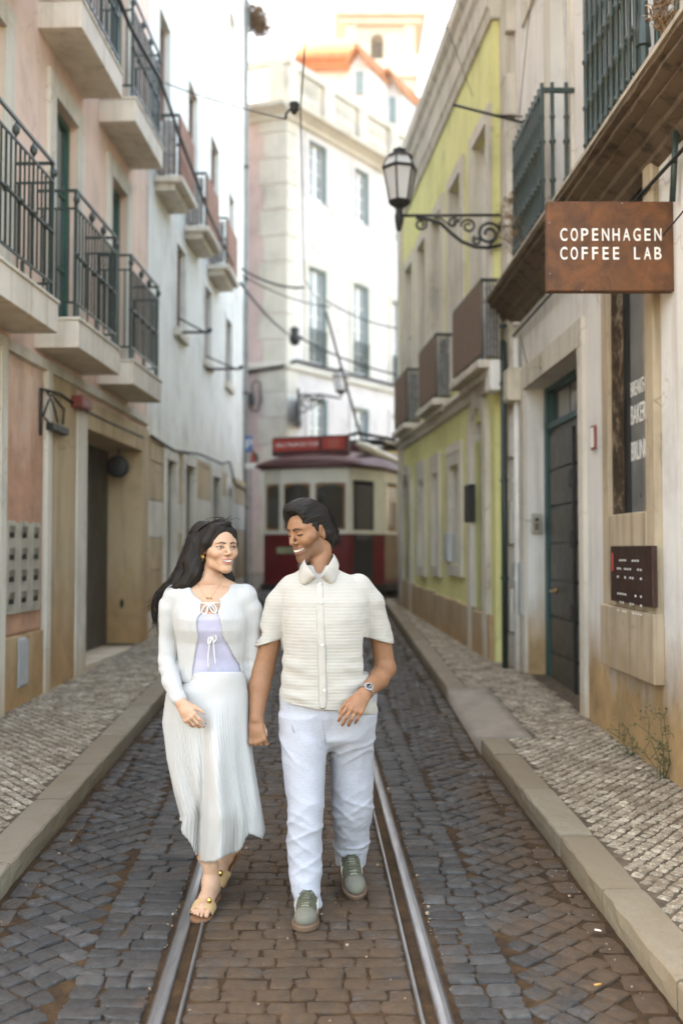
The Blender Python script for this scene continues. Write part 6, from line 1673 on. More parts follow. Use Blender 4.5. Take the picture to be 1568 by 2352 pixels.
def man_hair():
    s = Sdf((-.11, -.16, -.13), (.11, .13, .19), .0022)
    s.ell((0, -.012, .060), (.082, .103, .082), .01)
    s.ell((0, -.055, .015), (.076, .066, .088), .02)
    s.ell((0, .020, .122), (.058, .062, .036), .03)
    s.ell((.01, .062, .122), (.040, .026, .022), .025)
    s.ell((.050, .046, .092), (.022, .030, .032), .02)
    s.ell((-.048, .036, .100), (.022, .034, .026), .02)
    s.cap((0, -.085, -.02), (0, -.092, -.085), .044, .022, .03)
    for x in (-.05, .05): s.cap((x, -.06, -.02), (x * .9, -.075, -.075), .026, .014, .02)
    for x in (-.066, .066): s.cap((x, .012, .03), (x * 1.04, .014, -.012), .012, .005, .012)
    for fz_, fl in ((-.02, .128), (-.045, .132), (-.065, .126)): s.cap((-.045, -.075, fz_ + .02), (-.052, -fl, fz_ - .008), .024, .004, .012); s.cap((.0, -.085, fz_ + .02), (.0, -fl - .002, fz_ - .008), .024, .004, .012)
    # cut clear of the face
    s.ell((0, .116, .010), (.060, .070, .110), .006, 'sub'); s.ell((-.022, .104, .052), (.042, .052, .066), .006, 'sub')
    for q in (-1, 1):
        s.ell((q * .070, .070, -.01), (.036, .052, .056), .008, 'sub'); s.ell((q * .082, -.012, -.008), (.022, .021, .030), .004, 'sub'); s.ell((q * .06, .04, -.075), (.05, .05, .06), .004, 'sub')
    V, F_ = s.mesh(); V = smooth_v(V, F_, 1, .4); N = normals(V, F_)
    th_ = np.arctan2(V[:, 0] * 1.0, V[:, 2] + .02)
    w_ = .0009 * np.sin(th_ * 40 + 4 * vnoise(V, (14, 10, 14))) + vnoise(V, (110, 12, 110), .0020) + vnoise(V, (34, 6, 34), .0022)
    V = V + N * w_[:, None]
    return (V * sm_) @ Rm.T + cm, F_
V, F_ = man_hair()
mh = mesh_obj('hair', quad_mesh('hair', V.astype(np.float32), F_), hair_m, man)
m = MB(); rr = random.Random(4)
Lm = hm[3]
def smooth_line(P4, n=4):
    P4 = [P4[0] * 2 - P4[1]] + P4 + [P4[-1] * 2 - P4[-2]]; out_ = []
    for i in range(1, len(P4) - 2):
        a, b, c, d = P4[i - 1:i + 3]
        for q in range(n):
            t_ = q / n; out_.append(.5 * ((2 * b) + (c - a) * t_ + (2 * a - 5 * b + 4 * c - d) * t_ * t_ + (3 * b - a - 3 * c + d) * t_ ** 3))
    return out_ + [P4[-2]]
for k in range(110, 190):                                             # locks combed back and flicking out at the nape
    x = rr.uniform(-.062, .062); top = k < 110
    ax = abs(x)
    if top: P4 = [(x * .8, .078 - ax * .5, .106 - ax * .25), (x * 1.0, .03, .146 - ax * .42), (x * 1.2, -.045, .140 - ax * .5), (x * 1.25, -.092, .080), (x * 1.1, -.106, .01)]
    else: P4 = [(x * 1.2, -.085, .08), (x * 1.2, -.106, .02), (x * 1.1, -.108, -.04), (x * 1.05, -.105 - rr.uniform(0, .018), -.085 - rr.uniform(0, .025))]
    pts = smooth_line([Lm((p[0] + rr.gauss(0, .002), p[1] + rr.gauss(0, .0015), p[2] + rr.gauss(0, .0025))) for p in P4], 4)
    m.tube(pts, [.0011 * (1 - .6 * i / len(pts)) for i in range(len(pts))], 3, False)
for k in range(16):
    z = rr.uniform(-.09, -.02); x = rr.uniform(-.055, .02)
    a = Lm((x, -.105, z + .03)); b = Lm((x, -.119, z)); c = Lm((x * 1.1 - .004, -.132 - rr.uniform(0, .010), z - .016 + rr.uniform(-.006, .01))); m.tube(smooth_line([a, b, c], 3), [.003, .003, .0025, .002, .0015, .001, .0004], 4, False)
tag(m.build('hair_strands', hair_m, mh, True, fix=False), kind='stuff')
# ---- knitted shirt
t = NT('knit_cream'); p = t.pos()
sx = t.n('ShaderNodeSeparateXYZ'); t.l(p, sx.inputs[0])
rowh = t.math('SINE', t.math('ADD', t.math('MULTIPLY', sx.outputs['Z'], 433), t.math('MULTIPLY', t.noise(p, 5, 3), 2.0)))
row2 = t.math('SINE', t.math('MULTIPLY', sx.outputs['Z'], 108))
st_ = t.math('SINE', t.math('ADD', t.math('MULTIPLY', sx.outputs['X'], 640), t.math('MULTIPLY', row2, 1.5)))
hole = t.ramp(t.math('ADD', t.math('MULTIPLY', t.math('MULTIPLY', rowh, st_), .35), t.math('ADD', t.math('MULTIPLY', row2, .05), t.math('MULTIPLY', t.noise(p, 90, 3), .8))), [(.56, 0.0), (.76, 1.0)])
c = t.mix(t.ramp(t.noise(p, 26, 4), [(.35, 0.0), (.7, .3)]), (.385, .367, .33), (.32, .297, .26))
c = t.mix(t.math('MULTIPLY', hole, .3), c, (.36, .30, .235))
knit = t.done(c, .9, 0, t.bump(t.math('SUBTRACT', t.math('MULTIPLY', t.math('ADD', rowh, t.math('MULTIPLY', row2, .12)), .5), hole), .24, .003), .15)
t.b.inputs['Sheen Weight'].default_value = .25
cream_cloth = simple('cream_cloth', (.385, .362, .325), .85, 0, .08, 30, .3, 300)
cxm = lambda l, r, d: ((Mp(l, 1500, d).x + Mp(r, 1500, d).x) / 2, (Mp(r, 1500, d).x - Mp(l, 1500, d).x) / 2)
rowsS = []
for y, l, r, b, dy in ((1298, 700, 762, .060, .05), (1312, 682, 784, .074, .05), (1330, 658, 822, .088, .048), (1350, 646, 844, .104, .04), (1380, 646, 850, .124, .03), (1420, 648, 850, .136, .022), (1460, 652, 846, .138, .02), (1500, 651, 845, .134, .018), (1540, 648, 849, .132, .018), (1580, 644, 857, .134, .018), (1620, 640, 864, .137, .018), (1665, 637, 869, .140, .018)):
    cx_, a_ = cxm(l, r, dy); rowsS.append((Mp(0, y, dy).z, cx_, YM + dy, a_, b))
s = Sdf((Mp(560, 0).x, YM - .22, Mp(0, 1690).z), (Mp(930, 0, .1).x, YM + .28, Mp(0, 1270).z), .0042)
s.column(rowsS, .01, p=2.3)
s.chain([Mp(674, 1352, .05), Mp(644, 1388, .055), Mp(620, 1478, .06)], [.064, .066, .064], .014)
s.chain([Mp(822, 1352, .05), Mp(847, 1388, .06), Mp(869, 1472, .085)], [.064, .066, .068], .014)
# sleeve mouths and hem are cut straight
def plane_cut(s, p, n, lo, hi):
    n = np.array(Vector(n).normalized(), np.float32)
    w_ = s._win(lo, hi); x, y, z = s._xyz(w_)
    d = (x - p[0]) * n[0] + (y - p[1]) * n[1] + (z - p[2]) * n[2]
    s.D[w_] = np.maximum(s.D[w_], d)
pl_l = Mp(618, 1474, .06); pl_r = Mp(868, 1468, .085)
plane_cut(s, pl_l, (.32, 0, -1), Mp(560, 1560, -.25), Mp(652, 1430, .3))
plane_cut(s, pl_r, (-.30, 0, -1), Mp(838, 1560, -.25), Mp(935, 1430, .3))
s.cap(pl_l + Vector((0, 0, .03)), pl_l - Vector((.0, 0, .05)), .054, .056, .004, 'sub'); s.cap(pl_r + Vector((0, 0, .03)), pl_r - Vector((0, 0, .05)), .057, .059, .004, 'sub')
hl, hr = Mp(638, 1616, -.1), Mp(866, 1646, -.1)
s.field(lambda x, y, z: z - (hl.z + (hr.z - hl.z) * (x - hl.x) / (hr.x - hl.x)) - .0 + 0 * y, 'sub')
# open neck
vL, vR, vB = Mp(706, 1285, -.05), Mp(757, 1285, -.05), Mp(730, 1330, -.1)
s.cap(Mp(732, 1262, .02), Mp(731, 1298, -.03), .057, .050, .006, 'sub'); s.chain([Mp(731, 1296, -.06), Mp(730, 1318, -.12)], [.040, .008], .004, 'sub')
V, F_ = s.mesh(); V = smooth_v(V, F_, 2, .5); N = normals(V, F_)
z_ = V[:, 2]; x_ = V[:, 0]
fold = vnoise(V, (7, 7, 13), .007) + vnoise(V, (20, 20, 36), .0026, 4)
diag = np.sin((z_ * 36 + (x_ - Mp(750, 0).x) * 22) + 2 * vnoise(V, (5, 5, 5), 1, 2)) * .0042
low = sstep(Mp(0, 1470).z, Mp(0, 1570).z, z_)
hemr = np.sin(z_ * 95 + 3 * vnoise(V, (6, 6, 9), 1, 8)) * .0028 * sstep(Mp(0, 1480).z, Mp(0, 1530).z, z_) * sstep(Mp(0, 1640).z, Mp(0, 1590).z, z_) * sstep(.05, .11, np.abs(x_ - Mp(750, 0).x))
rib = np.sin(z_ * 108) * .0002
V = V + N * (fold * (.5 + .5 * low) + diag * low * .6 + hemr + rib)[:, None]
shirt = mesh_obj('shirt', quad_mesh('shirt', V.astype(np.float32), F_), knit, man)
from mathutils.bvhtree import BVHTree
def front_bvh(V, F_): return BVHTree.FromPolygons([tuple(v) for v in V.tolist()], [tuple(f) for f in F_.tolist()])
def on_front(bv, x, y, off=.003, Y=YM):
    """point on the cloth seen at a pixel, lifted off it"""
    d = Vector(ray(x, y)).normalized(); h_ = bv.ray_cast(Vector((0, 0, H)), d)
    p_ = h_[0] if h_[0] is not None else W(x, y, Y); return p_ - d * off
bvs = front_bvh(V, F_)
# collar
def sheet_grid(name, rows_, mat, parent, thick=.003, sub=0):
    v = [p for r in rows_ for p in r]; n = len(rows_[0])
    f = [(i * n + j, i * n + j + 1, (i + 1) * n + j + 1, (i + 1) * n + j) for i in range(len(rows_) - 1) for j in range(n - 1)]
    o = MB().add(v, f).build(name, mat, parent, True, fix=False)
    if thick: md = o.modifiers.new('thick', 'SOLIDIFY'); md.thickness = thick; md.offset = 0
    if sub: md = o.modifiers.new('sub', 'SUBSURF'); md.levels = md.render_levels = sub
    return o
inner = [Mp(727, 1328, -.105), Mp(712, 1308, -.075), Mp(699, 1290, -.02), Mp(700, 1278, .05), Mp(733, 1272, .118), Mp(762, 1270, .085), Mp(768, 1272, .03), Mp(760, 1288, -.03), Mp(747, 1308, -.075), Mp(737, 1327, -.105)]
outer = [on_front(bvs, 722, 1333, .006), on_front(bvs, 690, 1351, .006), on_front(bvs, 686, 1322, .012), Mp(683, 1302, .05), Mp(735, 1296, .142), Mp(778, 1290, .10), on_front(bvs, 780, 1300, .012), on_front(bvs, 774, 1322, .010), on_front(bvs, 767, 1347, .006), on_front(bvs, 741, 1332, .006)]
mid = [a.lerp(b, .5) + Vector((0, -.006, .008)) for a, b in zip(inner, outer)]
sheet_grid('collar', [inner, mid, outer], cream_cloth, shirt, .003, 2)
# placket and buttons
pc = [(732.5, 1336), (733.5, 1360), (734.5, 1400), (736, 1440), (738, 1480), (739.5, 1520), (740.5, 1560), (741, 1600), (741, 1630)]
sheet_grid('placket', [[on_front(bvs, x - 9, y, .0035), on_front(bvs, x, y, .0045), on_front(bvs, x + 9, y, .0035)] for x, y in pc], cream_cloth, shirt, .003, 1)
but_m = simple('shell_button', (.68, .65, .6), .3, 0, .1)
for x, y in ((735, 1341), (737, 1384), (740, 1482), (745, 1586)):
    q = on_front(bvs, x, y, .007); b_ = MB().lathe([(.0062, 0), (.0062, -.002), (.004, -.0026)], q, 12, 'y').build('button', but_m, shirt, True)
for cuff, r_, nrm in ((pl_l, .0645, (.32, 0, -1)), (pl_r, .0685, (-.30, 0, -1))):
    n = Vector(nrm).normalized(); u = n.orthogonal().normalized(); w_ = n.cross(u); m = MB()
    m.tube([cuff + (u * math.cos(k * math.pi / 14) + w_ * math.sin(k * math.pi / 14)) * r_ * .985 - n * .004 for k in range(29)], .0045, 6, False); m.build('cuff', cream_cloth, shirt, True)
# ---- trousers
t = NT('linen_blue'); p = t.pos()
c = t.ramp(t.noise(t.pos((1, 1, 6)), 60, 4), [(.3, (.31, .32, .36)), (.7, (.38, .39, .43))])
linen = t.done(c, .85, 0, t.bump(t.noise(t.pos((1, 1, .2)), 500, 2), .25, .001, t.bump(t.noise(p, 28, 4), .25, .006)), .2)
def trouser_leg(rows_):
    out = []
    for y, l, r, dy, b in rows_:
        a, c = Mp(l, y, dy), Mp(r, y, dy); out.append((a.z, (a.x + c.x) / 2, YM + dy, (c.x - a.x) / 2, b))
    return out
s = Sdf((Mp(620, 0).x, YM - .30, Mp(0, 2120, -.1).z), (Mp(885, 0).x, YM + .46, Mp(0, 1570).z), .005)
s.column(trouser_leg([(1590, 640, 866, .02, .125), (1640, 641, 862, .02, .125), (1690, 648, 856, .02, .10), (1720, 668, 838, .02, .05)]), .045, p=2.2)
s.column(trouser_leg([(1640, 641, 752, .0, .108), (1700, 643, 751, -.01, .108), (1760, 650, 747, -.03, .100), (1850, 660, 743, -.065, .088), (1950, 661, 737, -.085, .082), (2000, 667, 737, -.10, .078), (2040, 673, 735, -.12, .078), (2078, 677, 735, -.13, .082)]), .022, p=2.2)
s.column(trouser_leg([(1640, 750, 862, .03, .108), (1700, 753, 857, .05, .106), (1760, 760, 857, .08, .100), (1850, 767, 853, .10, .09), (1920, 769, 845, .16, .082), (1960, 768, 841, .19, .08), (1984, 768, 838, .205, .08)]), .022, p=2.2)
V, F_ = s.mesh(); V = smooth_v(V, F_, 2, .5); N = normals(V, F_)
zz = V[:, 2]
g1 = lambda y, wd: np.exp(-((zz - Mp(0, y).z) / wd) ** 2)
wob = 2.2 * vnoise(V, (5, 5, 4), 1, 5)
xr = V[:, 0] - Mp(748, 0).x
rdg = lambda f, sd: 1 - 2 * np.abs(vnoise(V, f, 1, sd))
tx, tz = V[:, 0], V[:, 2]
V0 = V; rot = lambda a: np.stack([V0[:, 0] * math.cos(a) + V0[:, 2] * math.sin(a), V0[:, 1], -V0[:, 0] * math.sin(a) + V0[:, 2] * math.cos(a)], 1)
nA, nB = vnoise(rot(.5), (4, 5, 17), 1, 3), vnoise(rot(-.6), (4, 5, 17), 1, 9)
crot = np.clip(1 - 2.4 * np.abs(np.where(xr < 0, nB, nA)), 0, 1) ** 1.5 * .008 * g1(1705, .075)
knee = (np.clip(1 - 2.6 * np.abs(nA), 0, 1) ** 1.5 * .0055 + np.clip(1 - 2.6 * np.abs(nB), 0, 1) ** 1.5 * .0055) * (g1(1880, .13) + .8 * g1(1990, .10))
hemf = np.clip(1 - 2.4 * np.abs(vnoise(rot(.25), (6, 6, 24), 1, 12)), 0, 1) ** 1.5 * .006 * (g1(2050, .04) + g1(1965, .04) * (xr > 0)) + .0035 * np.sin(zz * 100 + wob) * g1(2045, .04)
soft = vnoise(V, (7, 7, 3), .007, 6) + vnoise(V, (22, 22, 9), .0026, 7)
V = V + N * (crot + knee + hemf + soft)[:, None]
trs = mesh_obj('trousers', quad_mesh('trousers', V.astype(np.float32), F_), linen, man)
bvt = front_bvh(V, F_)
m = MB(); m.tube([on_front(bvt, x, y, .0012) for x, y in ((738, 1650), (741, 1672), (745, 1692), (748, 1702))], .002, 5); m.build('fly_seam', linen, trs, True)
m = MB(); m.tube([on_front(bvt, x, y, .0010) for x, y in ((654, 1640), (668, 1662), (676, 1684))], .0018, 5); m.build('pocket_seam', linen, trs, True)
# ---- trainers
suede = simple('olive_suede', (.125, .125, .082), .9, 0, .22, 40, .4, 250)
suede_l = simple('pale_suede', (.215, .21, .165), .9, 0, .15, 40, .4, 250); gum = simple('gum_sole', (.115, .068, .042), .6, 0, .15, 20, .1, 60); lace_m = simple('olive_lace', (.085, .088, .058), .85, 0, .15, 60)
stripe_m = simple('white_leather', (.66, .63, .57), .5, 0, .05)
def trainer(heel, yaw, pitch, label):
    R_s = Matrix.Rotation(math.radians(yaw), 3, 'Z') @ Matrix.Rotation(math.radians(pitch), 3, 'X')   # shoe points to -y
    T = lambda v: Vector(heel) + R_s @ Vector(v)
    s = Sdf((-.07, -.32, -.03), (.07, .06, .16), .0034)
    s.ell((0, -.020, .045), (.037, .045, .052), .02); s.ell((.0, -.13, .040), (.041, .085, .046), .03); s.ell((.004, -.215, .036), (.0465, .062, .036), .02)
    s.cap((0, -.030, .055), (0, -.045, .072), .037, .035, .02); s.cap((0, -.06, .064), (0, -.155, .050), .034, .032, .03)
    s.field(lambda x, y, z: z - .018 + 0 * x + 0 * y, 'sub')
    s.ell((0, -.045, .115), (.025, .034, .028), .006, 'sub')
    V, F_ = s.mesh(); V = smooth_v(V, F_, 1, .4)
    C = np.tile(np.array((.085, .085, .057), np.float32), (len(V), 1))
    Vu, Fu = V, F_
    toe = sstep(-.205, -.222, V[:, 1] - .25 * np.abs(V[:, 0])) ; C = blend(C, toe, (.145, .14, .112))
    shoe = empty('trainer', heel, None, None, None, man); tag(shoe, label)
    Vw = np.array([T(v) for v in V.tolist()], np.float32)
    up = mesh_obj('upper', quad_mesh('upper', Vw, F_, C), None, shoe)
    up.data.materials.append(MATS['suede_col'])
    s = Sdf((-.07, -.32, -.03), (.07, .06, .05), .0034)
    s.chain([(0, -.02, .011), (0, -.10, .011), (.004, -.215, .011)], [.043, .043, .051], .03); s.ell((.004, -.225, .011), (.05, .062, .06), .02)
    w_ = tuple(slice(0, len(a)) for a in s.ax); x, y, z = s._xyz(w_); s.D = np.maximum(s.D, np.maximum(-z, z - .024) + 0 * x + 0 * y)
    V, F_ = s.mesh(); V = smooth_v(V, F_, 1, .4)
    mesh_obj('sole', quad_mesh('sole', np.array([T(v) for v in V.tolist()], np.float32), F_), gum, shoe)
    bl = BVHTree.FromPolygons([tuple(v) for v in Vu.tolist()], [tuple(f) for f in Fu.tolist()])
    def top(x, y, off): 
        h_ = bl.ray_cast(Vector((x, y, .3)), Vector((0, 0, -1)))[0]; return T(h_ + Vector((0, -.3, 1)).normalized() * off) if h_ else T((x, y, .06))
    def flank(q, y, z, off):
        h_ = bl.ray_cast(Vector((q * .2, y, z)), Vector((-q, 0, 0)))[0]; return T(h_ + Vector((q, 0, .3)).normalized() * off) if h_ else T((q * .04, y, z))
    m = MB()
    for k in range(7):
        y_ = -.105 - k * .0145; w2 = .019 + .0012 * k
        m.tube([top(-w2, y_ + .003, .001), top(-w2 * .5, y_ - .003, .0035), top(w2 * .5, y_ - .003, .0035), top(w2, y_ + .003, .001)], .0034, 5)
    for q in (-1, 1):
        m.tube([top(0, -.112, .006), top(q * .016, -.108, .012), top(q * .031, -.116, .009), top(q * .026, -.130, .006), top(0, -.118, .006)], .0026, 5)
        m.tube([top(0, -.114, .006), top(q * .018, -.128, .008), top(q * .030, -.150, .004)], .0024, 5)
    tag(m.build('laces', lace_m, shoe, True), kind='stuff')
    MB().add([top(x, y, .0015) for y in (-.10, -.15, -.205) for x in (-.015, 0, .015)], [(0, 1, 4, 3), (1, 2, 5, 4), (3, 4, 7, 6), (4, 5, 8, 7)]).build('tongue', suede_l, shoe, True, fix=False)
    for q in (-1, 1):
        for k in range(3):
            y0 = -.100 - k * .026; v = []
            for j in range(6):
                f_ = j / 5; z_ = .026 + .040 * f_; yy = y0 + .020 * (f_ - .5)
                v += [flank(q, yy - .0062, z_, .0012), flank(q, yy + .0062, z_, .0012), flank(q, yy - .0062, z_, .003), flank(q, yy + .0062, z_, .003)]
            f = []
            for j in range(5):
                b = 4 * j; f += [(b + 2, b + 3, b + 7, b + 6), (b, b + 4, b + 5, b + 1), (b, b + 2, b + 6, b + 4), (b + 1, b + 5, b + 7, b + 3)]
            MB().add(v, f).build('stripe', stripe_m, shoe)
    return shoe
t = NT('suede_col'); a = t.n('ShaderNodeVertexColor'); a.layer_name = 'Col'; p = t.pos()
t.done(t.mix(t.ramp(t.noise(p, 60, 4), [(.4, 0.0), (.7, .3)]), a.outputs['Color'], (.08, .08, .055)), .9, 0, t.bump(t.noise(p, 320, 3), .4, .001), .2)
f0 = Mp(707, 2090, .04); fz = GP(700, 2143)
trainer(Vector((fz.x + .012, fz.y + .27, gz(fz.y + .25) + .006)), -4, 1.5, 'front trainer planted flat on the setts')
rz = GP(801, 2066)
trainer(Vector((rz.x - .008, rz.y + .245, gz(rz.y) + .105)), 8, 22, 'rear trainer with its heel lifted')
# ---- watch and ring
wt = empty('wristwatch', JL['wr'], None, None, None, man)
ax_ = (JL['wr'] - Vector(JL['el'])).normalized(); wc = JL['wr'] - ax_ * .006
u = Vector(backL); u = (u - ax_ * u.dot(ax_)).normalized(); w_ = ax_.cross(u)
wsteel = simple('watch_steel', (.55, .55, .55), .25, .95, .1)
m = MB(); R1 = .0325
for k in range(26):
    a = 2 * math.pi * k / 26
    if abs(((a + math.pi) % (2 * math.pi)) - math.pi) < .40: continue
    c = wc + (u * math.cos(a) + w_ * math.sin(a)) * R1; tn = -u * math.sin(a) + w_ * math.cos(a); rn = (u * math.cos(a) + w_ * math.sin(a))
    v = [c + tn * (sx_ * .0034) + ax_ * (sy_ * .008) + rn * (sz_ * .0016) for sx_ in (-1, 1) for sy_ in (-1, 1) for sz_ in (-1, 1)]
    m.add(v, [(0, 1, 3, 2), (4, 6, 7, 5), (0, 4, 5, 1), (2, 3, 7, 6), (0, 2, 6, 4), (1, 5, 7, 3)])
tag(m.build('bracelet', wsteel, wt), kind='stuff')
def disc(m, c, n, x, r, h, k=24):
    y = n.cross(x)
    vs_ = [c + (x * math.cos(2 * math.pi * i / k) + y * math.sin(2 * math.pi * i / k)) * r for i in range(k)]
    vs_ += [p_ + n * h for p_ in vs_]
    m.add(vs_, [(i, (i + 1) % k, k + (i + 1) % k, k + i) for i in range(k)] + [tuple(range(k))[::-1], tuple(range(k, 2 * k))]); return m
wn_ = (u * .8 + Vector((0, -1, .2)) * .4).normalized(); wx = wn_.orthogonal().normalized()
disc(MB(), wc + u * .029, wn_, wx, .0195, .010).build('watch_case', wsteel, wt, bevel=.0015)
disc(MB(), wc + u * .029 + wn_ * .0101, wn_, wx, .0150, .0006).build('watch_dial', simple('dial_black', (.012, .013, .015), .2), wt)
m = MB()
for k in range(12):
    a = 2 * math.pi * k / 12; q = wc + u * .029 + wn_ * .0107 + (wx * math.cos(a) + wn_.cross(wx) * math.sin(a)) * .0122; disc(m, q, wn_, wx, .0013, .0004, 6)
tag(m.build('hour_marks', paper, wt), kind='stuff')
m = MB(); q = wc + u * .029 + wn_ * .0109
for a, l in ((.6, .0075), (2.4, .0105)): m.tube([q, q + (wx * math.cos(a) + wn_.cross(wx) * math.sin(a)) * l], .0007, 4)
m.build('watch_hands', paper, wt)
# ================================================================ the woman
YW = 4.40
def Wp(x, y, d=0.0): return W(x, y, YW + d)
woman = empty('person', (-.57, YW, gz(YW)), 'long haired woman in white cardigan and windblown white pleated skirt, smiling at the man', 'person', 'couple walking hand in hand')
wsk = (.47, .285, .190)
Rw_ = rot_head(33, 2, 0); sw = .975
cw = np.array(Wp(521.0, 1257.5, -.06)) - (np.array((0, .080, .012)) * sw) @ Rw_.T
nb, nt_ = Wp(481, 1345, .03), Wp(489, 1285, .035)
hw = head(Rw_, cw, sw, 'woman', [(nt_, nb, .042, .048, .02), (nb, Wp(430, 1368, .03), .045, .04, .03), (nb, Wp(528, 1368, .03), .045, .04, .03)], wsk)
parts = [hw[:3]]
wx = lambda l, r, d: ((Wp(l, 1500, d).x + Wp(r, 1500, d).x) / 2, (Wp(r, 1500, d).x - Wp(l, 1500, d).x) / 2)
def trunk(rows_):
    out = []
    for y, l, r, b, dy in rows_:
        c, a = wx(l, r, dy); out.append((Wp(0, y, dy).z, c, YW + dy, a, b))
    return out
body_rows = [(1338, 440, 520, .05, .035), (1352, 418, 545, .066, .03), (1370, 402, 562, .078, .025), (1395, 402, 563, .092, .012), (1420, 405, 563, .108, 0), (1445, 408, 562, .108, .0), (1475, 413, 559, .094, .008), (1510, 416, 556, .09, .01), (1550, 415, 560, .098, .012), (1590, 408, 566, .105, .015)]
s = Sdf(Wp(345, 1640, -.26), Wp(610, 1320, .22), .0045)
s.column(trunk(body_rows), .01, p=2.1)
s.cap(Wp(400, 1368, .03), Wp(566, 1368, .03), .045, .045, .03)
s.chain([Wp(400, 1372, .03), Wp(384, 1500, .02), Wp(394, 1560, -.08), Wp(412, 1606, -.185)], [.04, .032, .028, .022], .02)
s.chain([Wp(566, 1372, .03), Wp(582, 1500, .03), Wp(580, 1615, .0)], [.04, .032, .024], .02)
parts.append(plain(s, wsk, 2))
# legs and feet
s = Sdf((Wp(420, 0).x, YW - .42, gz(3.9) - .03), (Wp(545, 0).x, YW + .30, Wp(0, 1900).z), .0030)
def foot(s, ankle, heel, ball, toe_dir, ground):
    """bare foot: heel, arch, ball, five toes. returns a frame for the sandal"""
    f = (ball - heel).normalized(); up = Vector((0, 0, 1)); r = f.cross(up).normalized(); up = r.cross(f).normalized()
    s.cap(ankle, heel + up * .028, .031, .027, .02); s.cap(heel + up * .024, heel + f * .05 + up * .028, .027, .026, .02)
    s.cap(ankle - up * .01, heel + f * .12 + up * .036, .030, .022, .03); s.cap(heel + f * .06 + up * .03, ball + up * .018, .026, .018, .03)
    for q, o in ((-.028, .0), (0, .004), (.026, -.008)): s.cap(heel + f * .11 + r * q * .6 + up * .026, ball + r * q + up * .013 + f * o, .016, .0125, .02)
    for q, l, rr_ in ((-.030, .052, .0105), (-.011, .054, .0080), (.005, .047, .0076), (.019, .038, .0072), (.032, .026, .0068)):
        p0 = ball + r * q + up * .010 - f * .005; p1 = ball + r * q * 1.05 + f * l * .6 + up * .013; p2 = ball + r * q * 1.05 + f * l + up * .007
        s.cap(p0, p1, rr_ * 1.05, rr_, .006); s.cap(p1, p2, rr_, rr_ * .9, .003)
    return f, r, up
fF = GP(462, 2118); an1 = Vector((fF.x + .012, 4.30, gz(4.3) + .095))
he1 = Vector((an1.x + .006, an1.y + .045, gz(4.34) + .020)); ba1 = Vector((fF.x - .005, fF.y + .065, gz(fF.y) + .018))
kn1 = Wp(482, 1860, -.06)
s.chain([kn1, Wp(475, 1965, -.06), an1 + Vector((0, 0, .06)), an1], [.046, .037, .030, .030], .02)
fr1 = foot(s, an1, he1, ba1, None, 0)
fR = GP(492, 2046); ba2 = Vector((fR.x + .004, fR.y + .055, gz(fR.y) + .022)); he2 = ba2 + Vector((.062, .125, .090)); an2 = he2 + Vector((-.030, -.025, .075))
s.chain([Wp(510, 1880, .10), an2 + Vector((.012, .0, .12)), an2], [.055, .045, .031], .02)
fr2 = foot(s, an2, he2, ba2, None, 0)
parts.append(plain(s, wsk))
# right hand (viewer's left), relaxed
wrL = Wp(415, 1614, -.20); s = Sdf(Wp(380, 1700, -.36), Wp(480, 1560, -.06), .0022)
fw = (Wp(438, 1650, -.235) - wrL).normalized()
s.cap(Wp(402, 1585, -.135), wrL, .027, .023, .01)
tipW = hand(s, wrL + fw * .004, fw, (-.45, -.8, .25), (.75, -.3, .55), .165, [(.35, .45, .3), (.45, .5, .3), (.5, .55, .35), (.55, .6, .35)], .01, (.85, .5, .25), fr=.84, tcurl=.25)
parts.append(plain(s, wsk))
# left hand (viewer's right) held inside his
wrR = Wp(580, 1648, -.02); s = Sdf(Wp(545, 1760, -.22), Wp(630, 1600, .14), .0022)
fw2 = (Wp(597, 1705, -.06) - wrR).normalized()
s.cap(Wp(578, 1610, .02), wrR, .026, .023, .01)
tipH = hand(s, wrR + fw2 * .004, fw2, (.3, .9, 0), (.9, -.2, 0), .165, [(.4, .9, .5), (.45, .95, .5), (.5, .95, .5), (.55, 1.0, .5)], .015, (.7, .5, .3), fr=.84)
parts.append(plain(s, wsk))
V, F_, C = join_parts(parts)
hb_ = front_bvh(V, F_)
wbody = mesh_obj('body', quad_mesh('body', V, F_, C), skin, woman)
face_bits(hw[3], woman, hw[4], False, [(-.16, 1, .01), (-.10, 1, .01)])
nail_w = simple('nail_grey', (.24, .20, .21), .2, 0, .05); nail_p = simple('nail_pale', (.62, .45, .38), .3, 0, .05)
nails(tipW[:4] + tipW[4:], (-.2, -.9, .3), wbody, nail_w); nails(tipH[:4], (-.3, -.9, -.1), wbody, nail_w)
# his fingers wrap over hers: a joined pair of hands
# ---- camisole
lav = NT('lavender_jersey'); t = lav; p = t.pos()
lav = t.done(t.ramp(t.noise(p, 18, 3), [(.3, (.33, .32, .41)), (.7, (.38, .37, .46))]), .85, 0, t.bump(t.noise(t.pos((.6, .6, 2)), 14, 3), .3, .008), .2)
s = Sdf(Wp(395, 1600, -.2), Wp(580, 1395, .2), .0042)
s.column([(z, c, y, a + .003, b + .003) for z, c, y, a, b in trunk(body_rows)], .01, p=2.1)
zt = Wp(0, 1411, -.1).z; s.field(lambda x, y, z: zt - z + 0 * x + 0 * y, 'sub') if 0 else s.field(lambda x, y, z: (zt - z) + 0 * x + 0 * y, 'sub')
V, F_ = s.mesh(); V = smooth_v(V, F_, 1, .4)
mesh_obj('camisole', quad_mesh('camisole', V, F_), lav, woman)
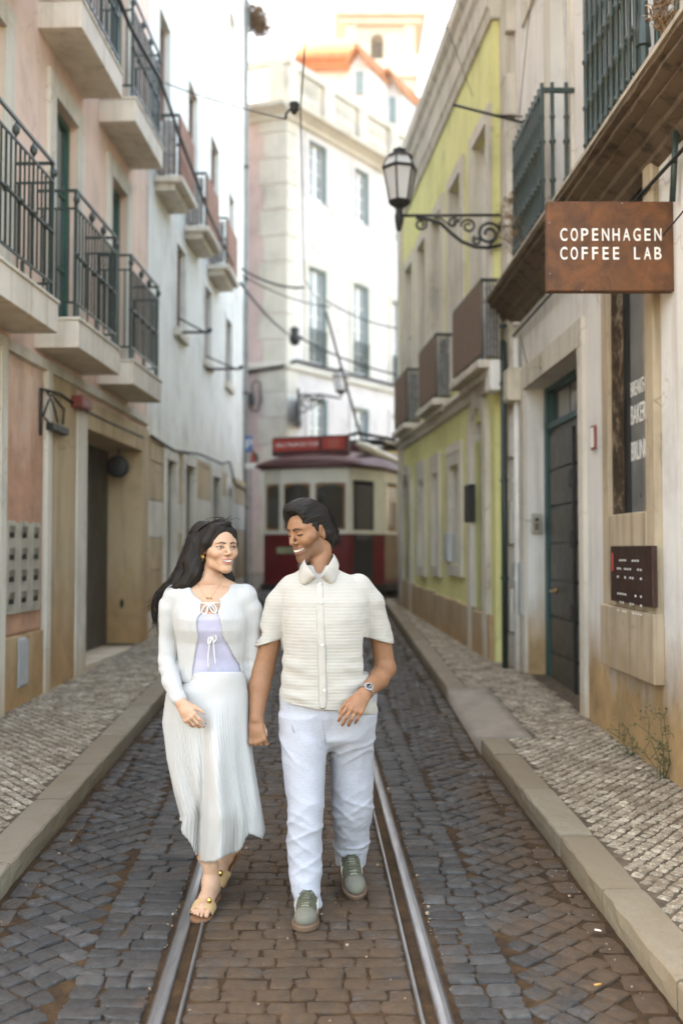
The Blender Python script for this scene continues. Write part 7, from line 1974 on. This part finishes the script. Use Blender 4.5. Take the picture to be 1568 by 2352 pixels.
# ---- cardigan with the front falling open
t = NT('rib_knit'); p = t.pos()
sx = t.n('ShaderNodeSeparateXYZ'); t.l(p, sx.inputs[0])
ribx = t.math('SINE', t.math('ADD', t.math('MULTIPLY', sx.outputs['X'], 950), t.math('MULTIPLY', t.noise(p, 9, 3), 4.0)))
cab = t.math('SINE', t.math('MULTIPLY', sx.outputs['Z'], 620))
c = t.mix(t.ramp(t.noise(p, 40, 4), [(.35, 0.0), (.75, .22)]), (.445, .44, .428), (.37, .366, .355))
ribk = t.done(c, .9, 0, t.bump(t.math('ADD', ribx, t.math('MULTIPLY', t.math('MULTIPLY', ribx, cab), .6)), .4, .0035), .15)
t.b.inputs['Sheen Weight'].default_value = .2
s = Sdf(Wp(335, 1660, -.27), Wp(615, 1320, .24), .0042)
s.column([(z, c, y, a + .012, b + .013) for z, c, y, a, b in trunk(body_rows)], .01, p=2.1)
s.cap(Wp(404, 1370, .03), Wp(562, 1370, .03), .055, .055, .03)
SL1, SR1 = [Wp(412, 1374, .03), Wp(390, 1400, .03), Wp(384, 1470, .03), Wp(383, 1522, .0), Wp(396, 1572, -.11), Wp(411, 1606, -.185)], [.058, .056, .047, .043, .038, .032]
SL2, SR2 = [Wp(556, 1374, .03), Wp(574, 1402, .03), Wp(580, 1470, .04), Wp(582, 1540, .03), Wp(579, 1635, -.0)], [.056, .054, .046, .042, .034]
w_ = s._win((Wp(340, 0).x, YW - .3, Wp(0, 1690).z), (Wp(615, 0).x, YW + .3, Wp(0, 1560).z + .03)); x, y, z = s._xyz(w_)
zc = Wp(0, 1568, -.1).z
s.D[w_] = np.maximum(s.D[w_], (zc + .006 * np.sin(x * 40)) - z + 0 * y)
s.chain(SL1, SR1, .008); s.chain(SL2, SR2, .008)
# neckline scoop and the opening
s.ell(Wp(480, 1333, -.06), (.099, .14, .088), .006, 'sub')
s.cap(Wp(440, 1322, .03), Wp(525, 1322, .03), .045, .045, .01, 'sub')
opn = [(464, 1378), (461, 1398), (463, 1409), (455, 1418), (452, 1434), (457, 1462), (448, 1498), (440, 1545), (438, 1572), (430, 1640), (560, 1640), (556, 1566), (546, 1531), (526, 1490), (509, 1460), (509, 1434), (505, 1418), (500, 1409), (503, 1397), (501, 1378)]
def poly_sdf(pts):
    P2 = [(Wp(x, y, -.10).x, Wp(x, y, -.10).z) for x, y in pts]
    def fn(x, y, z):
        X, Z = np.broadcast_arrays(x[:, 0, :], z[:, 0, :]) if 0 else np.broadcast_arrays(x[:, 0, 0][:, None], z[0, 0, :][None, :])
        d = np.full(X.shape, 9., np.float32); ins = np.zeros(X.shape, bool)
        for (x0, z0), (x1, z1) in zip(P2, P2[1:] + P2[:1]):
            ex, ez = x1 - x0, z1 - z0; h_ = np.clip(((X - x0) * ex + (Z - z0) * ez) / (ex * ex + ez * ez), 0, 1)
            d = np.minimum(d, np.hypot(X - x0 - h_ * ex, Z - z0 - h_ * ez))
            cr = ((z0 > Z) != (z1 > Z)) & (X < (x1 - x0) * (Z - z0) / (z1 - z0 + 1e-12) + x0); ins ^= cr
        d2 = np.where(ins, -d, d)
        return np.maximum(d2[:, None, :], y - (YW - .01) + 0 * x)
    return fn
s.field(poly_sdf(opn), 'sub', .004)
hemz = Wp(0, 1570, -.1).z
zc = Wp(0, 1568, -.1).z
s.field(lambda x, y, z: np.maximum(z - (zc + .012 * np.sin(x * 30)), np.abs(x - Wp(485, 0).x) - .165 + 0 * y), 'sub') if 0 else None
s.field(lambda x, y, z: 9 + 0 * x + 0 * y + 0 * z, 'sub') if 0 else None
V, F_ = s.mesh(); V = smooth_v(V, F_, 2, .5); N = normals(V, F_)
V = V + N * (vnoise(V, (11, 11, 14), .005) + np.sin(V[:, 2] * 120 + 3 * vnoise(V, (9, 9, 9))) .astype(np.float32) * .0022 * sstep(Wp(0, 1480).z, Wp(0, 1540).z, V[:, 2]) * sstep(.10, .14, np.abs(V[:, 0] - Wp(485, 0).x)))[:, None]
card = mesh_obj('cardigan', quad_mesh('cardigan', V.astype(np.float32), F_), ribk, woman)
bvc = front_bvh(V, F_)
white_c = simple('white_cord', (.55, .54, .52), .85, 0, .06, 30, .2, 200)
def edge_pts(pts, off=.004): return [on_front(bvc, x, y, off, YW - .1) for x, y in pts]
Ytie = min(p.y for p in [on_front(bvc, 455, 1390, .004), on_front(bvc, 510, 1390, .004)]) - .004
def tie(name, y0, xl, xr, loops, tails, Yt):
    m = MB(); m.tube([W(x, y0 + q, Yt) for x, q in ((xl, 0), ((xl + xr) / 2, 1), (xr, 0))], .0032, 6)
    m.build(name, white_c, card, True)
    for L in loops: MB().tube(smooth_line([W(x, y, Yt - .006) for x, y in L], 3), .0034, 6).build('bow_loop', white_c, card, True)
    for L in tails: MB().tube(smooth_line([W(x, y, Yt - .005 - .0 * i) for i, (x, y) in enumerate(L)], 3), .0032, 6).build('bow_tail', white_c, card, True)
tie('tie_cord', 1385, 462, 503, [[(480, 1386), (470, 1392), (463, 1406), (470, 1410), (476, 1405), (480, 1387)], [(482, 1386), (490, 1388), (498, 1400), (493, 1408), (484, 1400), (481, 1387)]], [[(479, 1387), (475, 1400), (473, 1420), (474, 1432)], [(483, 1387), (495, 1405), (497, 1424), (493, 1442)]], Ytie)
tie('tie_cord', 1461, 456, 510, [[(487, 1462), (480, 1466), (478, 1478), (484, 1476), (487, 1463)], [(489, 1462), (494, 1458), (497, 1468), (492, 1474), (488, 1463)]], [[(485, 1463), (481, 1480), (478, 1510), (479, 1538)], [(489, 1464), (491, 1485), (493, 1510), (495, 1528)]], Ytie - .008)
tie('tie_cord', 1417, 455, 505, [], [[(477, 1418), (475, 1430), (472, 1446)], [(488, 1418), (492, 1432), (494, 1440), (488, 1450)]], Ytie - .002)
# ---- skirt
t = NT('pleated_chiffon'); p = t.pos()
c = t.mix(t.ramp(t.noise(p, 9, 4), [(.35, 0.0), (.7, .25)]), (.435, .427, .413), (.37, .363, .35))
chif = t.done(c, .8, 0, None, .2); t.b.inputs['Transmission Weight'].default_value = 0
white_knit = simple('waistband', (.42, .407, .383), .85, 0, .05, 30, .2, 200)
pl_n = 92
lt = interp([(1540, 441), (1560, 432), (1592, 380), (1660, 370), (1744, 380), (1824, 398), (1876, 414), (1900, 408), (1985, 400)])
rt = interp([(1540, 556), (1560, 563), (1592, 569), (1688, 574), (1744, 579), (1830, 592), (1906, 604), (1985, 606)])
hemt = interp([(-3.15, 1880), (-2.8, 1890), (-2.5, 1925), (-2.3, 1958), (-2.12, 1979), (-1.9, 1981), (-1.7, 1980), (-1.46, 1966), (-1.2, 1958), (-1.0, 1944), (-.85, 1915), (-.6, 1922), (-.35, 1928), (-.15, 1908), (0, 1905), (.5, 1890), (1.57, 1884), (2.6, 1880), (3.15, 1884)])
NS, NA = 70, 620
v = []
for i in range(NS + 1):
    t_ = i / NS
    for k in range(NA):
        ph = -math.pi + 2 * math.pi * k / NA
        y_ = 1543 + (hemt(ph) - 1543) * t_
        dpt = -.02 + .02 * t_
        l, r = Wp(lt(y_), y_, dpt), Wp(rt(y_), y_, dpt)
        a = (r.x - l.x) / 2; cx_ = (l.x + r.x) / 2; b = .105 + .105 * min(1, t_ * 1.3)
        if y_ > 1880: b *= 1 - .15 * (y_ - 1880) / 100
        fx, fy = math.cos(ph), math.sin(ph)
        amp = min(1, max(0, (t_ - .05) / .35))
        wv = math.sin(pl_n * ph + 1.2 * math.sin(3 * t_ + ph)); wv = wv - .35 * math.sin(2 * pl_n * ph + 2.4 * math.sin(3 * t_ + ph))
        lg = math.exp(-((cx_ + a * fx - Wp(478, y_, dpt).x) / .06) ** 2) * (fy < 0)
        pleat = .0022 * amp * wv * (1 - .75 * lg)
        big = (.022 * math.sin(5 * ph + 3.0 * t_ + .6) + .011 * math.sin(8 * ph - 4.5 * t_ + 1) + .013 * math.sin(13 * ph + 3.5 * t_)) * max(0, t_ - .22) * 1.6
        big += .05 * max(0, t_ - .8) * math.sin(17 * ph + 9 * t_) * 1.2
        edge = 1 - .75 * abs(fx) ** 6
        x = cx_ + (a + (pleat + big * .6) * edge) * fx; y = YW + dpt + (b + pleat + big * .9) * fy
        # the leading leg pushes the front panel forward
        px_ = 784 + F * x / max(y, 1)
        leg = math.exp(-((px_ - 484) / 30.0) ** 2) * max(0, min(1, (t_ - .15) / .35)) * (fy < 0)
        y -= (.075 * leg) * (1 - .5 * max(0, t_ - .6) / .4)
        if fy < 0: y += .12 * math.exp(-((px_ - (462 - 14 * t_)) / 9.0) ** 2) * max(0, t_ - .22) * .7
        q_ = W(784 + (cx_ + a * fx) / (YW + dpt) * F, y_, y); x += q_.x - (cx_ + a * fx); zz_ = q_.z
        v.append((x, y, zz_))
f = [(i * NA + k, i * NA + (k + 1) % NA, (i + 1) * NA + (k + 1) % NA, (i + 1) * NA + k) for i in range(NS) for k in range(NA)]
me = bpy.data.meshes.new('skirt'); me.from_pydata(v, [], f)
skirt = mesh_obj('skirt', me, chif, woman, True)
md = skirt.modifiers.new('thick', 'SOLIDIFY'); md.thickness = .0015
m = MB(); rings = []
for y_, e in ((1540, .004), (1545, .008), (1556, .010), (1568, .008), (1572, .004)):
    l, r = Wp(lt(min(y_, 1556)), y_, -.0), Wp(rt(min(y_, 1556)), y_, -.0)
    rings.append([((l.x + r.x) / 2 + ((r.x - l.x) / 2 + e) * math.cos(2 * math.pi * k / 60), YW - .0 + (.108 + e) * math.sin(2 * math.pi * k / 60), l.z) for k in range(61)])
sheet_grid('waistband', rings, white_knit, skirt, .003)
# ---- sandals
straw = NT('straw_strap'); t = straw; p = t.pos()
wv = t.n('ShaderNodeTexWave', wave_type='BANDS', bands_direction='DIAGONAL', Scale=150, Distortion=2); t.l(p, wv.inputs['Vector'])
straw = t.done(t.ramp(wv.outputs['Fac'], [(.2, (.34, .20, .085)), (.7, (.58, .40, .21))]), .75, 0, t.bump(wv.outputs['Fac'], .5, .002), .3)
leather = simple('tan_leather', (.21, .10, .05), .6, 0, .2, 20, .15, 90); gold = simple('gold', (.62, .38, .12), .22, 1.0, .1)
def sandal(heel, ball, fr, label, gold_side):
    f, r, up = fr
    root = empty('sandal', heel, None, None, None, woman); tag(root, label)
    L0 = (ball - heel).length; out = []
    for t_, w_ in ((-.18, .0), (-.16, .018), (-.08, .030), (.15, .032), (.5, .028), (.8, .040), (1.0, .047), (1.2, .045), (1.36, .030), (1.42, .0)): out.append((t_ * L0, w_))
    pts = [heel + f * a + r * (w_ + .002) for a, w_ in out] + [heel + f * a - r * w_ for a, w_ in out[::-1]]
    pts2 = [p_ - up * .002 for p_ in pts]; n = len(pts)
    MB().add(pts2 + [p_ - up * .010 for p_ in pts2], [(k, (k + 1) % n, n + (k + 1) % n, n + k) for k in range(n)] + [tuple(range(n)), tuple(range(n, 2 * n))]).build('sole', leather, root)
    for q in (-1, 1):
        rows_ = []
        for i in range(9):
            a = math.pi * i / 8; e = 1 + .12 * math.sin(a)
            cpt = ball - f * .012 + r * math.cos(a) * .049 + up * (math.sin(a) ** .7 * .038 - .002)
            wd = .031 - .010 * math.exp(-((i - 2.5) / 1.2) ** 2); tw = q * .010 * math.cos(a)
            rows_.append([cpt + f * (u_ * wd + tw) + up * (.003 * q * math.sin(a * 2) - .012 * u_ * math.sin(a)) for u_ in (-1, -.4, .4, 1)])
        sheet_grid('strap', rows_, straw, root, .004, 1)
    k_ = ball - f * .014 + r * gold_side * .026 + up * .042
    MB().sphere(k_, (.010, .010, .016), 14, 10).build('gold_bead', gold, root, True)
    return root
sandal(he1 - fr1[2] * .004, ba1 - fr1[2] * .002, fr1, 'front sandal planted beside the rail', -1)
sandal(he2 - fr2[2] * .004, ba2 - fr2[2] * .002, fr2, 'rear sandal rolling off its toe', -1)
f, r, up = fr1
nails([(ba1 + r * q * 1.05 + f * l + up * .010, f, rr_ * .8) for q, l, rr_ in ((-.030, .052, .0105), (-.011, .054, .0080), (.005, .047, .0076), (.019, .038, .0072), (.032, .026, .0068))], up, wbody, nail_p)
# ---- jewellery
Lw = hw[3]
m = MB(); rr = random.Random(2)
for k in range(11): q = Lw((.081 + rr.gauss(0, .001), .002 + rr.gauss(0, .004), -.030 + rr.gauss(0, .005))); m.sphere(q, .0026, 8, 5)
for k in range(9): q = Lw((.080, -.004 + .010 * math.cos(k * .7), -.030 + .010 * math.sin(k * .7))); m.sphere(q, .0022, 8, 5)
m.build('earring', gold, woman, True)
m = MB()
chn = [(452, 1336), (460, 1352), (470, 1366), (480, 1374), (490, 1366), (500, 1350), (510, 1334)]
m.tube(smooth_line([on_front(hb_, x, y, .0015, YW - .05) for x, y in chn], 4), .0006, 4)
for k in range(6): m.sphere(on_front(hb_, 474 + k * 2.6, 1373 + (k % 2) * 2, .003, YW - .05), .0026, 6, 4)
m.build('necklace', gold, woman, True)
# ---- hair
hair_w = hair_mat('woman_hair', (0, math.radians(-30), 0), (.011, .008, .007))
s = Sdf(Wp(335, 1400, -.16), Wp(565, 1180, .24), .0032)
LW = lambda p: np.array(Lw(p))
Rl = Rw_
s.ell(LW((0, -.014, .046)), np.array((.084, .106, .090)) * sw, .01, 'add', Rl)
s.ell(LW((0, -.05, -.01)), np.array((.086, .085, .11)) * sw, .03, 'add', Rl)
G1 = [(468, 1228, .09, .064), (454, 1265, .10, .060), (436, 1300, .09, .054), (416, 1330, .075, .042), (394, 1352, .06, .024), (372, 1372, .05, .010)]
s.chain([Wp(x, y, d) for x, y, d, r in G1], [r for *_, r in G1], .02)
G2 = [(455, 1250, .03, .052), (446, 1290, .02, .050), (450, 1315, .0, .042), (430, 1338, -.005, .030), (404, 1348, .0, .018)]
s.chain([Wp(x, y, d) for x, y, d, r in G2], [r for *_, r in G2], .02)
G3 = [(498, 1290, .11, .05), (512, 1320, .10, .040), (527, 1332, .085, .022), (533, 1345, .08, .008)]
s.chain([Wp(x, y, d) for x, y, d, r in G3], [r for *_, r in G3], .02)
s.chain([LW((-.005, .062, .118)), LW((.045, .050, .098)), LW((.074, .026, .040)), LW((.082, .008, -.01))], [.014, .020, .022, .02], .02); s.chain([LW((-.008, .062, .118)), LW((-.050, .052, .084)), LW((-.068, .036, .030)), LW((-.072, .022, -.03))], [.009, .010, .008, .006], .012)
s.ell(LW((.0, .120, .008)), np.array((.056, .062, .106)) * sw, .006, 'sub', Rl); s.ell(LW((.022, .105, .03)), np.array((.038, .05, .058)) * sw, .006, 'sub', Rl)
s.ell(LW((.042, .092, -.02)), np.array((.030, .050, .075)) * sw, .006, 'sub', Rl); s.ell(LW((.062, .045, -.062)), np.array((.034, .052, .062)) * sw, .006, 'sub', Rl); s.ell(LW((-.040, .095, -.02)), np.array((.030, .045, .078)) * sw, .006, 'sub', Rl)
s.ell(LW((.083, .0, -.018)), np.array((.018, .016, .022)) * sw, .004, 'sub', Rl)
s.cap(Wp(486, 1300, -.03), Wp(482, 1350, -.06), .045, .06, .006, 'sub')
V, F_ = s.mesh(); V = smooth_v(V, F_, 1, .4); N = normals(V, F_)
ca, sa = math.cos(.5), math.sin(.5); Vr = np.stack([V[:, 0] * ca + V[:, 2] * -sa, V[:, 1], V[:, 0] * sa + V[:, 2] * ca], 1)
V = V + N * (vnoise(Vr, (110, 110, 8), .0024) + vnoise(Vr, (36, 36, 4), .0022))[:, None]
wh_ = mesh_obj('hair', quad_mesh('hair', V.astype(np.float32), F_), hair_w, woman)
m = MB(); rr = random.Random(12)
def guide_strands(G, n, th, spread, ext, seed):
    rr = random.Random(seed)
    for k in range(n):
        a = rr.uniform(0, 6.28); q = rr.uniform(.7, 1.06); pts = []; e = rr.uniform(0, ext)
        for i, (x, y, d, r) in enumerate(G):
            c = Wp(x, y, d); aa = a + .3 * math.sin(i * 1.3 + k)
            pts.append(c + Vector((math.cos(aa), math.sin(aa), .35 * math.sin(aa * 2))) * r * q * spread)
        dv = (pts[-1] - pts[-2]).normalized(); pts.append(pts[-1] + (dv + Vector((rr.gauss(0, .5), rr.gauss(0, .3), rr.gauss(0, .4)))) * e)
        fine = smooth_line(pts, 4); n_ = len(fine); m.tube(fine, [th * (1 - .75 * (i / n_) ** 2) for i in range(n_)], 3, False)
guide_strands(G1, 240, .0013, 1.0, .05, 1); guide_strands(G2, 150, .0012, 1.0, .03, 2); guide_strands(G3, 60, .0012, 1.0, .03, 3)
G4 = [(448, 1240, .10, .05), (432, 1290, .09, .048), (408, 1330, .08, .04), (384, 1352, .07, .034), (366, 1372, .06, .03), (356, 1400, .06, .02), (356, 1425, .06, .012)]
guide_strands(G4, 90, .0013, .9, .05, 4)
for k in range(70):                                              # fine strands over the crown and wind-lifted wisps
    x = rr.uniform(-.05, .05); q = rr.uniform(1.0, 1.05)
    P4 = [Lw((x * .4, .078, .108 + rr.uniform(0, .01))), Lw((x * 1.2, .02 * q, .140 * q - abs(x) * .4)), Lw((x * 1.6, -.06 * q, .110 * q - abs(x) * .5)), Lw((x * 1.7 + .01, -.12, .03)), Lw((x * 1.6 + .02, -.14, -.06))]
    m.tube(smooth_line(P4, 4), [.0009] * 17, 3, False)
for k in range(22):
    b = Lw((rr.uniform(-.03, .05), rr.uniform(-.03, .07), .128)); m.tube(smooth_line([b, b + Vector((rr.uniform(-.02, .03), 0, .018)), b + Vector((rr.uniform(.0, .06), 0, rr.uniform(.0, .03)))], 4), [.0006] * 9, 3, False)
tag(m.build('hair_strands', hair_w, wh_, True, fix=False), kind='stuff')
# ring on his bent hand
a, b, r_ = ringseg; q = a.lerp(b, .55); d_ = (b - a).normalized(); u = d_.orthogonal().normalized(); w_ = d_.cross(u); m = MB()
m.tube([q + (u * math.cos(k * math.pi / 8) + w_ * math.sin(k * math.pi / 8)) * r_ * .98 for k in range(17)], .0016, 5, False); m.build('ring', simple('ring_gold', (.62, .5, .32), .22, .95, .05), man, True)
# ================================================================ small litter on the street
def ground_bit(name, mat, build, px, label, cat, w_=.006):
    g = GP(*px); m = MB(); build(m, Vector((g.x, g.y, gz(g.y, w_)))); return tag(m.build(name, mat, None, True), label, cat)
butt = simple('cigarette_paper', (.62, .56, .47), .8, 0, .1)
butt_o = simple('cigarette_filter', (.55, .28, .08), .8, 0, .1)
def stick(a, l, r): return lambda m, g: m.tube([g + Vector((0, 0, r)), g + Vector((math.cos(a) * l, math.sin(a) * l, r))], r, 7)
ground_bit('cigarette_butt', butt_o, stick(.3, .028, .004), (1364, 2272), 'orange cigarette butt on the setts near the bottom right', 'cigarette butt', .010)
ground_bit('cigarette_butt', butt, stick(2.6, .026, .004), (1380, 2143), 'pale cigarette butt lying against the cafe kerb', 'cigarette butt', .004)
ground_bit('paper_scrap', butt, lambda m, g: m.box(g.x - .02, g.x + .015, g.y - .012, g.y + .012, g.z, g.z + .004, .004), (1468, 1808), 'small white paper scrap on the pale pavement by the green weed', 'paper scrap', .115)
def wire_scrap(m, g):
    P3 = [g + Vector(v) for v in ((0, 0, .004), (.05, .03, .01), (.075, -.01, .012), (.055, -.05, .006), (.03, -.02, .01), (.07, .06, .02))]
    m.tube(smooth_line(P3, 5), .0016, 5)
ground_bit('wire_scrap', simple('pale_string', (.5, .47, .42), .6), wire_scrap, (24, 1990), 'bent scrap of pale wire beside the left kerb', 'wire scrap', .004)
m = MB(); rr = random.Random(31)
for k in range(420):
    y = rr.uniform(3.2, 8); u = rr.choice((rr.uniform(.51, .54), rr.uniform(-.54, -.51), rr.gauss(1.15, .06), rr.gauss(-1.18, .05), rr.uniform(-.38, .38)))
    r = rr.uniform(.0015, .005) if k > 20 else rr.uniform(.006, .011)
    m.sphere((XC(y) + u, y, gz(y, .002) + r * .4), (r, r * 1.2, r * .7), 5, 3)
tag(m.build('gravel', simple('pale_gravel', (.28, .22, .16), .9, 0, .4, 40), None), 'scattered pale grit in the street joints', kind='stuff')
# ================================================================ thin sunlit haze over the old town
hm_ = bpy.data.materials.new('haze'); hm_.use_nodes = True; hn = hm_.node_tree; hn.nodes.clear()
pv = hn.nodes.new('ShaderNodeVolumePrincipled'); pv.inputs['Color'].default_value = (.94, .95, .97, 1); pv.inputs['Density'].default_value = .0006; pv.inputs['Anisotropy'].default_value = .3
ho = hn.nodes.new('ShaderNodeOutputMaterial'); hn.links.new(pv.outputs[0], ho.inputs['Volume'])
tag(MB().box(-190, 190, -60, 420, -3.5, 62).build('haze', hm_), 'thin pale haze over the whole street', kind='stuff')
